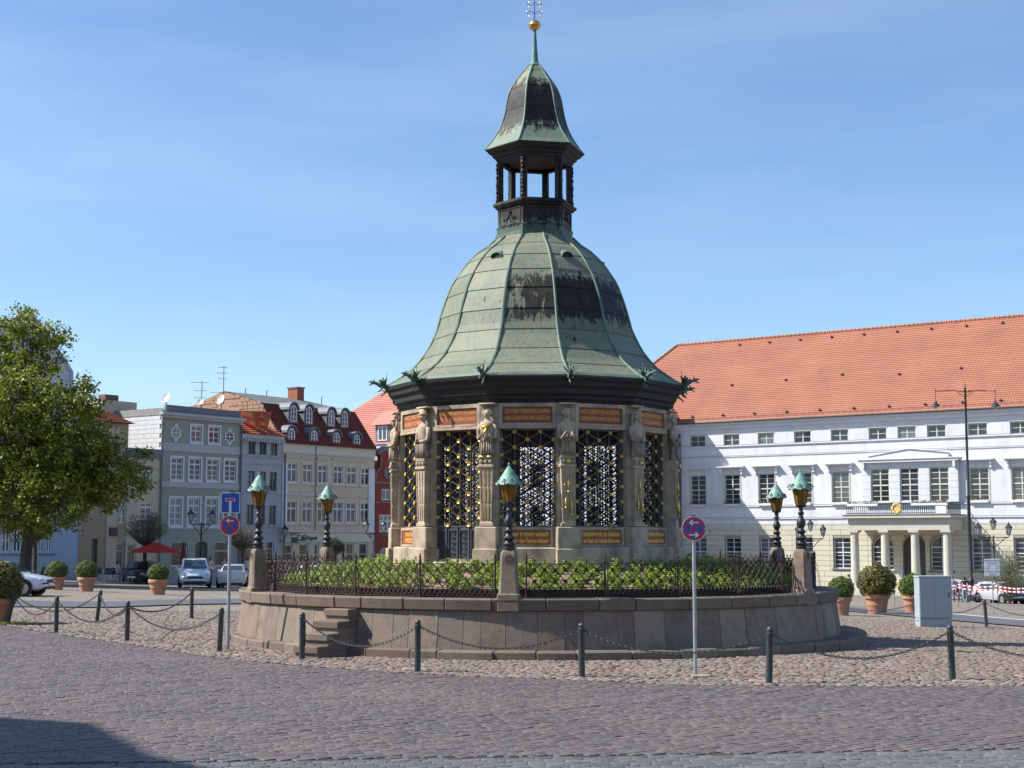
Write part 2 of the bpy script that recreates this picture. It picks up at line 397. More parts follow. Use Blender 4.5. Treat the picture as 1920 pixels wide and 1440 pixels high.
# fieldstones of the square
RS = (0.70, 0.76, 0.95)
def cob_field(sp=0.14):
    xs_ = np.arange(-20, 24, sp); ys_ = np.arange(22, 60, sp * 0.86)
    X, Y = np.meshgrid(xs_, ys_); X[::2] += sp / 2; X = X.ravel(); Y = Y.ravel()
    X = X + RNG.uniform(-0.28, 0.28, X.shape) * sp; Y = Y + RNG.uniform(-0.26, 0.26, Y.shape) * sp
    lim = np.where(X > 0, 56, 49.0)
    k = in_view(X, Y) & ~on_road(X, Y - 0.05) & ~in_ring(X, Y, 7.35) & (Y < lim)
    A1, A2, B1, B2 = G(1540, 1134), G(2060, 1176), G(1540, 1145), G(1990, 1186)
    ya = np.interp(X, [A1.x, A2.x], [A1.y, A2.y]); yb = np.interp(X, [B1.x, B2.x], [B1.y, B2.y]); k &= ~((X > A1.x - 1) & (Y > yb - .2) & (Y < ya + .4))
    return X[k], Y[k]
X, Y = cob_field(); N = len(X)
sz = RNG.uniform(0.058, 0.080, N)
V, T = stones(X, Y, sz * RNG.uniform(0.9, 1.35, N), sz * RNG.uniform(0.8, 1.0, N), RNG.uniform(-0.6, 0.6, N), RNG.uniform(0.018, 0.032, N), 6, jit=0.16, tilt=0.008)
emit_stones(V, T, Y, m_cob, square, 'fieldstone', 'fieldstones')
print('stones', N, n2)

# asphalt lanes crossing the square
m_asph = mat('asphalt', (0.075, 0.08, 0.088), (0.10, 0.104, 0.112), 0.85, 1.5, 0.004, 120)
def lane(name, edge_top, edge_bot, off, material):
    n = 24; vs = []
    def samp(e, t):
        L_ = [G(*p) for p in e]; f = t * (len(L_) - 1); i = min(int(f), len(L_) - 2); return L_[i].lerp(L_[i + 1], f - i)
    for i in range(n):
        a, b = samp(edge_top, i / (n - 1)), samp(edge_bot, i / (n - 1))
        for k in range(5):
            p = a.lerp(b, k / 4); vs.append((p.x, p.y, g(p.x, p.y) + off + 0.016))
    fs = [(i * 5 + k, i * 5 + k + 1, (i + 1) * 5 + k + 1, (i + 1) * 5 + k) for i in range(n - 1) for k in range(4)]
    return MB().add(vs, fs).build(name, material, kind='structure')
lane('asphalt_lane', [(-60, 1127), (200, 1130), (480, 1124)], [(-60, 1138), (200, 1140.5), (480, 1133)], 0.024, m_asph)
lane('asphalt_path', [(1540, 1137), (1700, 1146), (1791, 1153), (1990, 1171)], [(1540, 1142), (1700, 1157), (1789, 1165), (1990, 1182)], 0.024, m_asph)
m_white = mat('white_line_paint', (0.75, 0.75, 0.73), (0.62, 0.62, 0.6), 0.6, 9)
lane('lane_marking', [(1700, 1145.2), (1791, 1152.6), (1990, 1170.4)], [(1700, 1145.9), (1791, 1153.4), (1990, 1171.3)], 0.029, m_white)
if False: lane('parking_lane', [(-60, 1101), (250, 1100), (500, 1102)], [(-60, 1111), (250, 1110), (500, 1113)], 0.012, m_asph)
# ================================================================== round basin wall with kerb and steps
m_gran = mat('granite', (0.18, 0.133, 0.098), (0.255, 0.195, 0.142), 0.8, 2.2, 0.012, 30, island=0.14, hue=0.01,
             ipal=[(0.22, 0.165, 0.12), (0.255, 0.198, 0.145), (0.185, 0.15, 0.122), (0.225, 0.15, 0.115), (0.265, 0.208, 0.155)], dirt=(0.085, 0.068, 0.055), dscale=2.4, damt=0.6)
m_cope = mat('coping_granite', (0.125, 0.085, 0.066), (0.19, 0.14, 0.105), 0.8, 2.6, 0.012, 35, island=0.14, hue=0.01,
             ipal=[(0.17, 0.13, 0.096), (0.155, 0.108, 0.082), (0.20, 0.158, 0.116), (0.145, 0.113, 0.088)], dirt=(0.07, 0.055, 0.048), dscale=2.4, damt=0.5)
m_mort = mat('mortar', (0.08, 0.065, 0.05), (0.12, 0.098, 0.075), 0.95, 8)
m_iron = mat('black_iron', (0.018, 0.018, 0.02), (0.032, 0.032, 0.035), 0.45, 20, 0.001, 90)
m_rust = mat('rusty_iron', (0.03, 0.018, 0.014), (0.052, 0.029, 0.021), 0.7, 14, 0.002, 80)
RC = Vector((0.63, 36.5, 0))
def ring_block(prof, a0, a1, gap=0.0, bev=0.012, n=3, c=(0, 0)):
    """stone cut from a ring: prof = (r,z) outline, ends chamfered"""
    mb = MB(); K = len(prof); cr = sum(p[0] for p in prof) / K; cz = sum(p[1] for p in prof) / K; rm = max(p[0] for p in prof)
    a0 += gap / rm / 2; a1 -= gap / rm / 2; ab = bev / rm
    st = [(a0, 1)] + [(a0 + ab, 0)] + [(a0 + ab + (a1 - a0 - 2 * ab) * i / n, 0) for i in range(1, n)] + [(a1 - ab, 0), (a1, 1)]
    vs = []
    for a, ins in st:
        for r, z in prof:
            if ins:
                d = math.hypot(r - cr, z - cz) or 1; r -= (r - cr) / d * bev; z -= (z - cz) / d * bev
            vs.append((c[0] + r * math.sin(a), c[1] - r * math.cos(a), z))
    fs = [tuple(range(K - 1, -1, -1)), tuple((len(st) - 1) * K + k for k in range(K))]
    for i in range(len(st) - 1):
        for k in range(K): fs.append((i * K + k, i * K + (k + 1) % K, (i + 1) * K + (k + 1) % K, (i + 1) * K + k))
    fs = [f[::-1] for f in fs]
    return mb.add(vs, fs)
def bprof(ri, ro0, ro1, z0, z1, b):
    return [(ri, z0), (ri, z1), (ro1 - b, z1), (ro1, z1 - b), (ro0, z0 + b), (ro0 - b, z0)]
def angles(mean, var, start=0.0):
    out = [start]; rnd = random.Random(5 + int(mean * 1000))
    while out[-1] < start + 2 * math.pi - mean * 0.6: out.append(out[-1] + mean * rnd.uniform(1 - var, 1 + var))
    k = 2 * math.pi / (out[-1] - out[0]); return [start + (a - start) * k for a in out]
basin = thing('round_basin', 'round raised bed of granite slabs with overhanging coping and low kerb around the pavilion', 'stone basin', RC)
rr = random.Random(11)
wa = angles(0.072, 0.38, R(-180))
for a0, a1 in zip(wa, wa[1:]):
    j = rr.uniform(-0.009, 0.009)
    ring_block(bprof(6.8, 7.16 + j, 7.055 + j, 0.12, 0.932, 0.008), a0, a1, 0.007, 0.008, 2).build('wall_stone', m_gran, basin)
ca = angles(0.135, 0.3, R(-176))
for a0, a1 in zip(ca, ca[1:]):
    j = rr.uniform(-0.008, 0.012)
    ring_block(bprof(6.35, 7.12 + j, 7.14 + j, 0.935, 1.17 + rr.uniform(-0.006, 0.006), 0.022), a0, a1, 0.012, 0.02, 4).build('coping_stone', m_cope, basin)
ka = angles(0.115, 0.42, R(-178))
for a0, a1 in zip(ka, ka[1:]):
    j = rr.uniform(-0.02, 0.03)
    ring_block(bprof(6.9, 7.56 + j, 7.54 + j, -0.6, 0.185 + rr.uniform(-0.01, 0.012), 0.03), a0, a1, 0.014, 0.02, 4, (0.22, 0)).build('kerb_stone', m_cope, basin)
mb = MB(); mb.lathe([(6.9, -0.5), (7.125, 0.10), (7.02, 0.925), (6.6, 0.925)], 96); mb.lathe([(7.50, -0.6), (7.48, 0.15), (6.8, 0.15)], 96, (0.22, 0, 0), cap=False)
mb.lathe([(7.07, 0.94), (7.07, 1.14), (6.4, 1.14)], 96, cap=False)
mb.build('mortar', m_mort, basin)
# steps on the left front, running out radially
st_a = R(-34.5)
steps = thing('stone_steps', 'flight of worn stone steps against the left front of the round basin wall', 'steps', RC, st_a)
hs = [(7.05, 7.38, 0.93), (7.05, 7.70, 0.70), (7.05, 8.00, 0.47), (7.05, 8.28, 0.24)]
for i, (ri, ro, zt) in enumerate(hs):
    w2 = 0.33
    b = MB(); b.bbox(-w2, w2, -ro, -ri, zt - 0.13, zt, 0.015)
    b.build('step', m_cope, steps)
    b = MB(); b.box(-w2 + 0.03, w2 - 0.02, -ro + 0.04, -ri, -0.25 if i == 3 else zt - 0.232, zt - 0.131); b.build('riser', m_gran, steps)
MB().box(-0.32, 0.32, -7.60, -7.1, -0.2, 0.46).build('core', m_gran, steps)
b = MB(); b.tube([(0.432, -7.4, 0.5), (0.432, -7.4, 0.1)], 0.012, 5)
# garden mound with soil
m_soil = mat('garden_soil', (0.17, 0.115, 0.075), (0.29, 0.21, 0.14), 0.95, 5, 0.02, 30)
soil = MB().lathe([(6.5, 1.0), (6.45, 1.14), (6.2, 1.2), (5.2, 1.42), (4.2, 1.6), (3.4, 1.66), (0.01, 1.66)], 64, cap=False).build('garden_bed', m_soil, None, kind='structure', loc=RC)

m_leaf_g = mat('bed_leaf', (0.19, 0.28, 0.03), (0.27, 0.36, 0.042), 0.6, 9, island=0.35, hue=0.02, tl=0.35)
m_leaf_d = mat('bed_leaf_dark', (0.03, 0.055, 0.018), (0.06, 0.09, 0.025), 0.6, 9, island=0.4, hue=0.02, tl=0.25)
m_leaf_r = mat('twiggy_leaf', (0.10, 0.09, 0.04), (0.16, 0.15, 0.07), 0.7, 9, island=0.4, hue=0.03, tl=0.3)
def leaf_quads(P, Nrm, size, asp=0.6, rg=RNG):
    """one pointed leaf (4 vertices, folded) per point"""
    n = len(P); t = rg.normal(size=(n, 3)); t -= (t * Nrm).sum(1)[:, None] * Nrm; t /= np.linalg.norm(t, axis=1)[:, None] + 1e-9
    b = np.cross(Nrm, t); s = (size if np.ndim(size) else np.full(n, size))[:, None]
    v = np.stack([P - t * s, P + b * s * asp + Nrm * s * 0.12, P + t * s, P - b * s * asp + Nrm * s * 0.12], 1)
    return v.reshape(-1, 3), (np.arange(n)[:, None] * 4 + np.arange(4))
def unit(n, rg=RNG):
    v = rg.normal(size=(n, 3)); return v / np.linalg.norm(v, axis=1)[:, None]
def plant_mesh(seed, r=0.17, h=0.27, n=150, size=0.034, m=m_leaf_g):
    rg = np.random.default_rng(seed); d = unit(n, rg); d[:, 2] = np.abs(d[:, 2])
    rad = rg.uniform(0.45, 1.0, n)[:, None] * (1 + .35 * np.sin(d[:, :1] * 5 + seed) * np.cos(d[:, 1:2] * 4 + seed)); P = d * rad * np.array([r, r, h]); P[:, 2] += 0.03
    nn = d + rg.normal(0, 0.5, (n, 3)); nn[:, 2] += 0.6; nn /= np.linalg.norm(nn, axis=1)[:, None]
    v, q = leaf_quads(P, nn, rg.uniform(0.7, 1.25, n) * size, 0.62, rg)
    return np_mesh('bed_plant', v, q, m)
pm = [plant_mesh(i) for i in range(6)]
def mound(r): return float(np.interp(r, [3.4, 4.2, 5.2, 6.2, 6.45], [1.66, 1.6, 1.42, 1.2, 1.14]))
spots = []
rp = random.Random(3)
for ri in np.arange(3.85, 6.3, 0.36):
    n = int(2 * math.pi * ri / 0.40)
    for k in range(n):
        a = 2 * math.pi * k / n + rp.uniform(-0.03, 0.03) + ri * 1.7; r_ = ri + rp.uniform(-0.08, 0.08)
        if rp.random() < 0.16: continue
        spots.append((r_, a))
front = [s for s in spots if -math.cos(s[1]) < 0.35 or abs(math.sin(s[1])) > 0.75]
front.sort(key=lambda s: -math.cos(s[1]) * s[0] + 0.0)
near_, rest_ = front[:285], front[285:]
for i, (r_, a) in enumerate(near_):
    link('bed_plant', pm[i % 6], None, loc=(RC.x + r_ * math.sin(a), RC.y - r_ * math.cos(a), mound(r_) - 0.01), rot=(rp.uniform(-.15, .15), rp.uniform(-.15, .15), rp.uniform(0, 6.3)), scale=(lambda s: (s, s, s * .95))(rp.uniform(0.7, 1.25)),
         label='bright yellow-green leafy plant ' + ('in the front row along the fence' if r_ > 5.6 else 'in the middle rows of the bed' if r_ > 4.4 else 'close to the pavilion foot') + (', far left' if math.sin(a) < -.55 else ', left of the central lamp' if math.sin(a) < -.1 else ', right of the central lamp' if math.sin(a) < .5 else ', far right'), cat='plant', group='leafy plants filling the round bed')
vv, qq, off = [], [], 0
for i, (r_, a) in enumerate(rest_):
    rg = np.random.default_rng(1000 + i); n = 50; d = unit(n, rg); d[:, 2] = abs(d[:, 2]); P = d * rg.uniform(0.45, 1, n)[:, None] * np.array([.18, .18, .26])
    P += np.array([r_ * math.sin(a), -r_ * math.cos(a), mound(r_)]); v, q = leaf_quads(P, d, 0.05, 0.6, rg); vv.append(v); qq.append(q + off); off += len(v)
if vv: link('ground_cover', np_mesh('ground_cover', np.concatenate(vv), np.concatenate(qq), m_leaf_g), None, loc=RC, kind='stuff', label='leafy green plants at the far side of the round bed')
def shrub(px, Yd, r, h, m, label, twig=False):
    P0 = W(px, 1050, Yd); rg = np.random.default_rng(int(px)); n = 1500
    rel = math.hypot(P0.x - RC.x, P0.y - RC.y)
    t = thing('shrub', label, 'shrub', (P0.x, P0.y, mound(min(rel, 6.2))))
    d = unit(n, rg); rad = rg.uniform(0.2, 1.0, n) ** 0.5
    lump = 1 + 0.22 * np.sin(d[:, 0] * 7 + px) * np.cos(d[:, 1] * 6) ; P = d * (rad * lump)[:, None] * np.array([r, r * 0.8, h / 2]); P[:, 2] += h / 2 + 0.05
    nn = d + rg.normal(0, 0.7, (n, 3)); nn /= np.linalg.norm(nn, axis=1)[:, None]
    v, q = leaf_quads(P, nn, rg.uniform(0.6, 1.2, n) * 0.035, 0.5, rg); link('foliage', np_mesh('foliage', v, q, m), t)
    mb = MB()
    for k in range(12):
        a = rp.uniform(0, 6.28); mb.tube([(0, 0, 0), (math.cos(a) * r * .4, math.sin(a) * r * .4, h * .5), (math.cos(a) * r * .75, math.sin(a) * r * .6, h * .9)], [0.014, 0.009, 0.004], 4)
    mb.build('stems', m_rust, t)
shrub(1328, 40.3, 0.42, 0.55, m_leaf_d, 'dark green low shrub in the bed right of the pavilion')
shrub(1372, 40.0, 0.50, 0.62, m_leaf_d, 'broad dark green shrub in the bed left of the twiggy brown shrub')
shrub(1420, 40.4, 0.42, 0.62, m_leaf_r, 'twiggy brownish shrub in the bed left of the rear right lamp')
shrub(1478, 40.6, 0.25, 0.55, m_leaf_r, 'small twiggy shrub between the two right ring lamps')

# ------------------------------------------------------------------ low iron fence on the coping
fence = thing('garden_fence', 'low rusty wrought iron lattice fence with spiked posts on the round coping', 'fence', RC)
FR, LA = 6.62, -5.7
def fpost():
    mb = MB(); mb.lathe([(0.028, 1.16), (0.028, 1.22), (0.02, 1.24), (0.02, 1.86), (0.032, 1.88), (0.032, 1.91), (0.014, 1.93), (0.028, 1.965), (0.006, 2.06)], 8)
    for s_ in (-1, 1):
        mb.tube([(s_ * 0.02, 0, 1.86), (s_ * 0.06, 0, 1.84), (s_ * 0.075, 0, 1.79), (s_ * 0.045, 0, 1.77)], 0.007, 4)
        mb.tube([(s_ * 0.02, 0, 1.42), (s_ * 0.055, 0, 1.44), (s_ * 0.06, 0, 1.49), (s_ * 0.035, 0, 1.5)], 0.007, 4)
        mb.tube([(0, s_ * 0.02, 1.80), (0, s_ * 0.10, 1.5), (0, s_ * 0.13, 1.17)], 0.007, 4)
        mb.tube([(s_ * 0.055, 0, 1.93), (0, 0, 1.915)], 0.007, 4)
    return mb.mesh('fence_post', m_rust)
def fpanel(wd):
    h = wd / 2 - 0.03; n = max(3, round(2 * h / 0.225)); p = 2 * h / n; z0, z1 = 1.38, 1.83; mb = MB(); k = (z1 - z0) / 2
    B = lambda a, b, r=0.0125: mb.tube([a, b], r, 4, cap=False)
    for i in range(n):
        for j in range(2):
            x = -h + i * p; z = z0 + j * k
            B((x, 0, z), (x + p, 0, z + k)); B((x + p, 0.006, z), (x, 0.006, z + k))
            mb.lathe([(0.042, -0.010), (0.042, 0.010)], 8, (0, 0, 0), cap=True)
            b0 = len(mb.v) - 16
            for q in range(b0, len(mb.v)): v = mb.v[q]; mb.v[q] = (x + p / 2 + v[0], v[2] - 0.006, z + k / 2 + v[1])
        x = -h + i * p
        B((x, 0, 1.22), (x + p / 2, 0, 1.35)); B((x + p / 2, 0, 1.35), (x + p, 0, 1.22)); B((x + p / 2, .004, 1.22), (x, .004, 1.35)); B((x + p / 2, .004, 1.22), (x + p, .004, 1.35))
        xm = x + p / 2
        mb.tube([(xm, 0, 1.83), (xm, 0, 1.90), (xm, 0, 1.955)], [0.007, 0.012, 0.002], 4)
        mb.tube([(xm - 0.035, 0, 1.905), (xm, 0, 1.885), (xm + 0.035, 0, 1.905)], 0.006, 4)
        mb.tube([(x, 0, 1.83), (x, 0, 1.875)], [0.006, 0.003], 4)
    for s_ in (-1, 1): B((s_ * (h - 0.002), 0, 1.2), (s_ * (h - 0.002), 0, 1.84), 0.009)
    return mb.mesh('lattice', m_rust)
def frail(wd, z, a=0.012):
    return MB().box(-wd / 2, wd / 2, -a, a, z - 0.008, z + 0.008).mesh('rail', m_rust)
pme = fpost(); step_ = (60 - 5.4) / 4; wd = 2 * FR * math.sin(R(step_) / 2) - 0.05
fpm = fpanel(wd); rails = [frail(wd, z) for z in (1.84, 1.37, 1.20)]
for L_ in range(6):
    for k in range(5):
        a = R(LA + 60 * L_ + 2.7 + step_ * k); link('post', pme, fence, loc=(FR * math.sin(a), -FR * math.cos(a), 0), rotz=a)
        if k < 4:
            am = a + R(step_ / 2); r_ = FR * math.cos(R(step_ / 2))
            loc = (r_ * math.sin(am), -r_ * math.cos(am), 0)
            link('lattice', fpm, fence, loc=loc, rotz=am)
            for rm_ in rails: link('rail', rm_, fence, loc=loc, rotz=am)

MB().lathe([(6.56, 1.12), (6.56, 1.33), (6.53, 1.34), (6.50, 1.33), (6.50, 1.12)], 72, cap=False).build('dark_foot_band', m_rust, fence)  # plain dark ring behind the foot of the lattice
# ------------------------------------------------------------------ six lamps on stone posts
m_verd = mat('verdigris', (0.16, 0.32, 0.26), (0.23, 0.40, 0.33), 0.6, 9, 0.003, 60, dirt=(0.04, 0.07, 0.06), dscale=7, damt=0.6)
m_post = mat('red_sandstone', (0.17, 0.122, 0.09), (0.245, 0.185, 0.135), 0.85, 4, 0.006, 50, island=0.1, dirt=(0.12, 0.09, 0.07), dscale=5, damt=0.5)
m_amber = mat('amber_glass', (0.42, 0.20, 0.02), (0.58, 0.29, 0.035), 0.25, 12, island=0.12, tl=0.6, coat=0.5)
def ring_lamp():
    t = thing('ring_lamp', 'tmp', 'lamp')
    b = MB(); b.bbox(-0.22, 0.22, -0.20, 0.17, 0.935, 1.27, 0.02)
    prof = [(0.20, 1.27), (0.185, 1.36), (0.165, 1.9), (0.160, 1.98), (0.15, 2.06), (0.115, 2.115), (0.07, 2.13)]
    b2 = MB(); vs = []
    for r_, z in prof:
        cx_, cy_ = r_, r_ * 0.9; c_ = r_ * 0.22
        vs += [(-cx_ + c_, -cy_, z), (cx_ - c_, -cy_, z), (cx_, -cy_ + c_, z), (cx_, cy_ - c_, z), (cx_ - c_, cy_, z), (-cx_ + c_, cy_, z), (-cx_, cy_ - c_, z), (-cx_, -cy_ + c_, z)]
    fs = [tuple(range(7, -1, -1)), tuple(range(len(vs) - 8, len(vs)))]
    for i in range(len(prof) - 1):
        for k in range(8): fs.append((i * 8 + k, i * 8 + (k + 1) % 8, (i + 1) * 8 + (k + 1) % 8, (i + 1) * 8 + k))
    b2.add(vs, fs)
    for rr_ in (0.075, 0.04):   # carved rosette rings
        b2.tube([(rr_ * math.cos(a), -0.150, 1.96 + rr_ * math.sin(a)) for a in np.linspace(0, 6.283, 15)], 0.010, 4, cap=False)
    b2.build('stone_post', m_post, t, sharp=35); b.build('post_base', m_post, t)
    p = [(0.11, 2.12), (0.125, 2.14), (0.12, 2.17), (0.10, 2.18), (0.115, 2.22), (0.13, 2.235), (0.09, 2.27), (0.075, 2.30), (0.12, 2.34), (0.125, 2.36), (0.08, 2.40), (0.06, 2.44), (0.095, 2.48), (0.10, 2.50), (0.065, 2.53), (0.05, 2.56),
         (0.075, 2.60), (0.10, 2.66), (0.095, 2.72), (0.06, 2.78), (0.045, 2.84), (0.05, 2.88), (0.07, 2.90), (0.05, 2.92), (0.04, 2.95), (0.045, 3.01), (0.11, 3.03), (0.115, 3.045), (0.09, 3.05)]
    b = MB().lathe(p, 14); b.tube([(-0.13, 0, 2.87), (0.13, 0, 2.87)], 0.009, 5)
    for s_ in (-1, 1): b.sphere((s_ * 0.13, 0, 2.87), 0.016, 6); b.tube([(s_ * 0.04, 0, 2.96), (s_ * 0.08, 0, 2.94), (s_ * 0.085, 0, 2.99), (s_ * 0.06, 0, 3.03)], 0.007, 4)
    b.build('baluster', m_iron, t, sharp=50)
    lan = MB(); n = 8
    for k in range(n):
        a = 2 * math.pi * k / n; lan.tube([(0.105 * math.sin(a), -0.105 * math.cos(a), 3.045), (0.185 * math.sin(a), -0.185 * math.cos(a), 3.43)], 0.009, 4)
    lan.lathe([(0.11, 3.04), (0.118, 3.05), (0.118, 3.065), (0.10, 3.07)], 8); lan.lathe([(0.188, 3.405), (0.195, 3.425), (0.195, 3.44), (0.16, 3.445)], 8)
    lo = lan.build('lantern', m_iron, t)
    for k in range(n):
        a0, a1 = 2 * math.pi * k / n + 0.06, 2 * math.pi * (k + 1) / n - 0.06
        q = []
        for rb, rt in ((0.104, 0.180), (0.098, 0.174)):
            for a, r_, z in ((a0, rb, 3.07), (a1, rb, 3.07), (a1, rt, 3.405), (a0, rt, 3.405)): q.append((r_ * math.sin(a), -r_ * math.cos(a), z))
        MB().add(q, [(0, 1, 2, 3), (7, 6, 5, 4), (0, 4, 5, 1), (1, 5, 6, 2), (2, 6, 7, 3), (3, 7, 4, 0)]).build('pane', m_amber, lo)
    roof = MB(); n = 24; prof = [(0.262, 3.405), (0.25, 3.43), (0.185, 3.52), (0.12, 3.63), (0.055, 3.73), (0.02, 3.775)]
    vs = []
    for i, (r_, z) in enumerate(prof):
        for k in range(n):
            a = 2 * math.pi * k / n; wv = math.cos(8 * a); f = max(0, 1 - i / 3.0)
            vs.append((r_ * (1 + 0.05 * wv * f) * math.sin(a), -r_ * (1 + 0.05 * wv * f) * math.cos(a), z + 0.022 * wv * f))
    fs = [(i * n + k, i * n + (k + 1) % n, (i + 1) * n + (k + 1) % n, (i + 1) * n + k) for i in range(len(prof) - 1) for k in range(n)] + [tuple(range(n - 1, -1, -1)), tuple((len(prof) - 1) * n + k for k in range(n))]
    roof.add(vs, fs); ro = roof.build('lamp_roof', m_verd, t, sharp=60)
    MB().lathe([(0.02, 3.77), (0.012, 3.785), (0.026, 3.80), (0.024, 3.82), (0.004, 3.84)], 8).build('finial', m_verd, ro)
    for k in range(8):
        cr = MB()
        a = 2 * math.pi * (k + 0.5) / 8; s_, c_ = math.sin(a), -math.cos(a)
        cr.tube([(0.20 * s_, 0.20 * c_, 3.50), (0.225 * s_, 0.225 * c_, 3.515), (0.27 * s_, 0.27 * c_, 3.44), (0.285 * s_, 0.285 * c_, 3.455), (0.28 * s_, 0.28 * c_, 3.475)], [0.014, 0.016, 0.011, 0.009, 0.005], 5)
        cr.build('crocket', m_iron, ro)
    return t
lamp0 = ring_lamp()
lab = ['ornate iron lamp standing centrally in front of the pavilion on a carved reddish stone post',
       'ornate lamp on the near right stone post, the taller of the right pair',
       'amber-paned lamp on the rear right stone post, behind and left of the taller one',
       'ring lamp standing behind the pavilion at the back of the basin',
       'ring lamp rising on the rear left of the basin in front of the cream house',
       'ring lamp on the near left stone post at the left end of the basin fence']
for k in range(6):
    a = R(LA + 60 * k); loc = (RC.x + 6.93 * math.sin(a), RC.y - 6.93 * math.cos(a), 0)
    o = lamp0 if k == 0 else dup(lamp0)
    o.location = loc; o.rotation_euler = (0, 0, a); o['label'] = lab[k]; o['group'] = 'ornate lamps on stone posts around the basin'
# ================================================================== the pavilion
PC = Vector((0.57, 36.5, 0))
PH = R(11)
m_stone = mat('sandstone', (0.385, 0.295, 0.21), (0.51, 0.405, 0.29), 0.85, 2.5, 0.006, 40, island=0.06, dirt=(0.12, 0.10, 0.082), dscale=1.6, damt=0.75)
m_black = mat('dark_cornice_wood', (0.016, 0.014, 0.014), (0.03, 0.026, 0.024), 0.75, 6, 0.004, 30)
m_gold = mat('gilding', (0.85, 0.55, 0.13), (0.72, 0.44, 0.09), 0.38, 20, metal=0.75)
m_goldp = mat('gold_lettering', (0.80, 0.52, 0.13), (0.65, 0.40, 0.10), 0.5, 30, metal=0.3)
m_redp = mat('red_plate', (0.28, 0.045, 0.028), (0.34, 0.06, 0.035), 0.6, 8, dirt=(0.16, 0.035, 0.03), dscale=4, damt=0.4)
m_orp = mat('orange_red_plate', (0.30, 0.06, 0.022), (0.38, 0.085, 0.03), 0.6, 8)
m_grl = mat('dark_grille_iron', (0.07, 0.07, 0.075), (0.10, 0.10, 0.105), 0.4, 20)
m_door = mat('cast_iron_door', (0.045, 0.05, 0.055), (0.075, 0.08, 0.09), 0.5, 8, 0.004, 40)
def copper(name, bands, side, greens, base_dark=0.0):
    m = bpy.data.materials.new(name); m.use_nodes = True; N = m.node_tree.nodes; Lk = m.node_tree.links.new; bs = N['Principled BSDF']
    tc = N.new('ShaderNodeTexCoord'); sp = N.new('ShaderNodeSeparateXYZ'); Lk(tc.outputs['Object'], sp.inputs[0])
    oi = N.new('ShaderNodeObjectInfo')
    def noise(st, sc, det=6, rg=.6):
        mp_ = N.new('ShaderNodeMapping'); mp_.inputs['Scale'].default_value = st; Lk(tc.outputs['Object'], mp_.inputs[0])
        n = N.new('ShaderNodeTexNoise'); n.inputs['Scale'].default_value = sc; n.inputs['Detail'].default_value = det; n.inputs['Roughness'].default_value = rg; Lk(mp_.outputs[0], n.inputs['Vector']); return n.outputs[0]
    def mth(op, a, b=None, c=None):
        x = N.new('ShaderNodeMath'); x.operation = op
        for i, v in enumerate((a, b, c)):
            if v is None: continue
            if isinstance(v, (int, float)): x.inputs[i].default_value = v
            else: Lk(v, x.inputs[i])
        return x.outputs[0]
    def rng(v, a, b, c, d, smooth=False):
        x = N.new('ShaderNodeMapRange'); x.interpolation_type = 'SMOOTHSTEP' if smooth else 'LINEAR'; Lk(v, x.inputs[0])
        for i, q in enumerate((a, b, c, d)): x.inputs[i + 1].default_value = q
        return x.outputs[0]
    def mix(f, a, b):
        x = N.new('ShaderNodeMix'); x.data_type = 'RGBA'
        for s_, v in ((x.inputs[0], f), (x.inputs[6], a), (x.inputs[7], b)):
            if isinstance(v, (int, float)): s_.default_value = v
            elif isinstance(v, tuple): s_.default_value = (*v, 1)
            else: Lk(v, s_)
        return x.outputs[2]
    col = mix(rng(noise((1, 1, 1), 1.1), .35, .65, 0, 1), greens[0], greens[1])
    col = mix(rng(noise((1, 1, .5), 2.3), .45, .7, 0, .8), col, greens[2])
    col = mix(rng(noise((5, 5, .35), 2.2), .45, .65, 0, .75), col, greens[3])      # vertical run marks
    col = mix(rng(noise((8, 8, .5), 2.4), .50, .72, 0, .7), col, (0.12, 0.11, 0.07))
    hs = N.new('ShaderNodeHueSaturation'); Lk(col, hs.inputs['Color']); Lk(rng(oi.outputs['Random'], 0, 1, .86, 1.1), hs.inputs['Value']); col = hs.outputs[0]
    zz = sp.outputs[2]; mask = None
    st = noise((5.5, 5.5, .55), 1.7, 8, .7); blot = noise((1, 1, .8), 1.3, 4)
    dirn = mth('SUBTRACT', 1.3, mth('MULTIPLY', mth('ABSOLUTE', mth('SUBTRACT', sp.outputs[0], .85)), .62)) if side is None else mth('ADD', mth('MULTIPLY', sp.outputs[0], side[0]), mth('MULTIPLY', sp.outputs[1], side[1]))
    for zc, hw, amt, dk in bands:
        zb = rng(mth('ABSOLUTE', mth('SUBTRACT', mth('ADD', zz, mth('MULTIPLY', mth('SUBTRACT', st, .5), 1.6)), zc)), hw * .80, hw * .95, 1, 0, True)
        s_ = mth('ADD', mth('MULTIPLY', st, 1.5), mth('ADD', mth('MULTIPLY', blot, .7), mth('MULTIPLY', dirn, dk)))
        mk = mth('MULTIPLY', zb, rng(s_, 1.58 - amt, 1.67 - amt, 0, 1))
        mask = mk if mask is None else mth('MAXIMUM', mask, mk)
    if mask is not None: col = mix(mask, col, mix(rng(noise((1, 1, 1), 5), .4, .6, 0, 1), (0.010, 0.008, 0.007), (0.028, 0.021, 0.017)))
    Lk(col, bs.inputs['Base Color']); bs.inputs['Roughness'].default_value = 0.62; bs.inputs['Metallic'].default_value = 0.0; bs.inputs['Specular IOR Level'].default_value = 0.35
    bp = N.new('ShaderNodeBump'); bp.inputs['Distance'].default_value = 0.012; Lk(noise((1, 1, 1), 5), bp.inputs['Height']); Lk(bp.outputs[0], bs.inputs['Normal'])
    return m
greens = [(0.15, 0.168, 0.118), (0.215, 0.23, 0.155), (0.235, 0.205, 0.125), (0.12, 0.172, 0.135)]
m_cu = copper('dome_copper', [(7.95, 0.60, 0.30, 0.50), (7.15, 0.22, -0.12, 0.45)], None, greens)
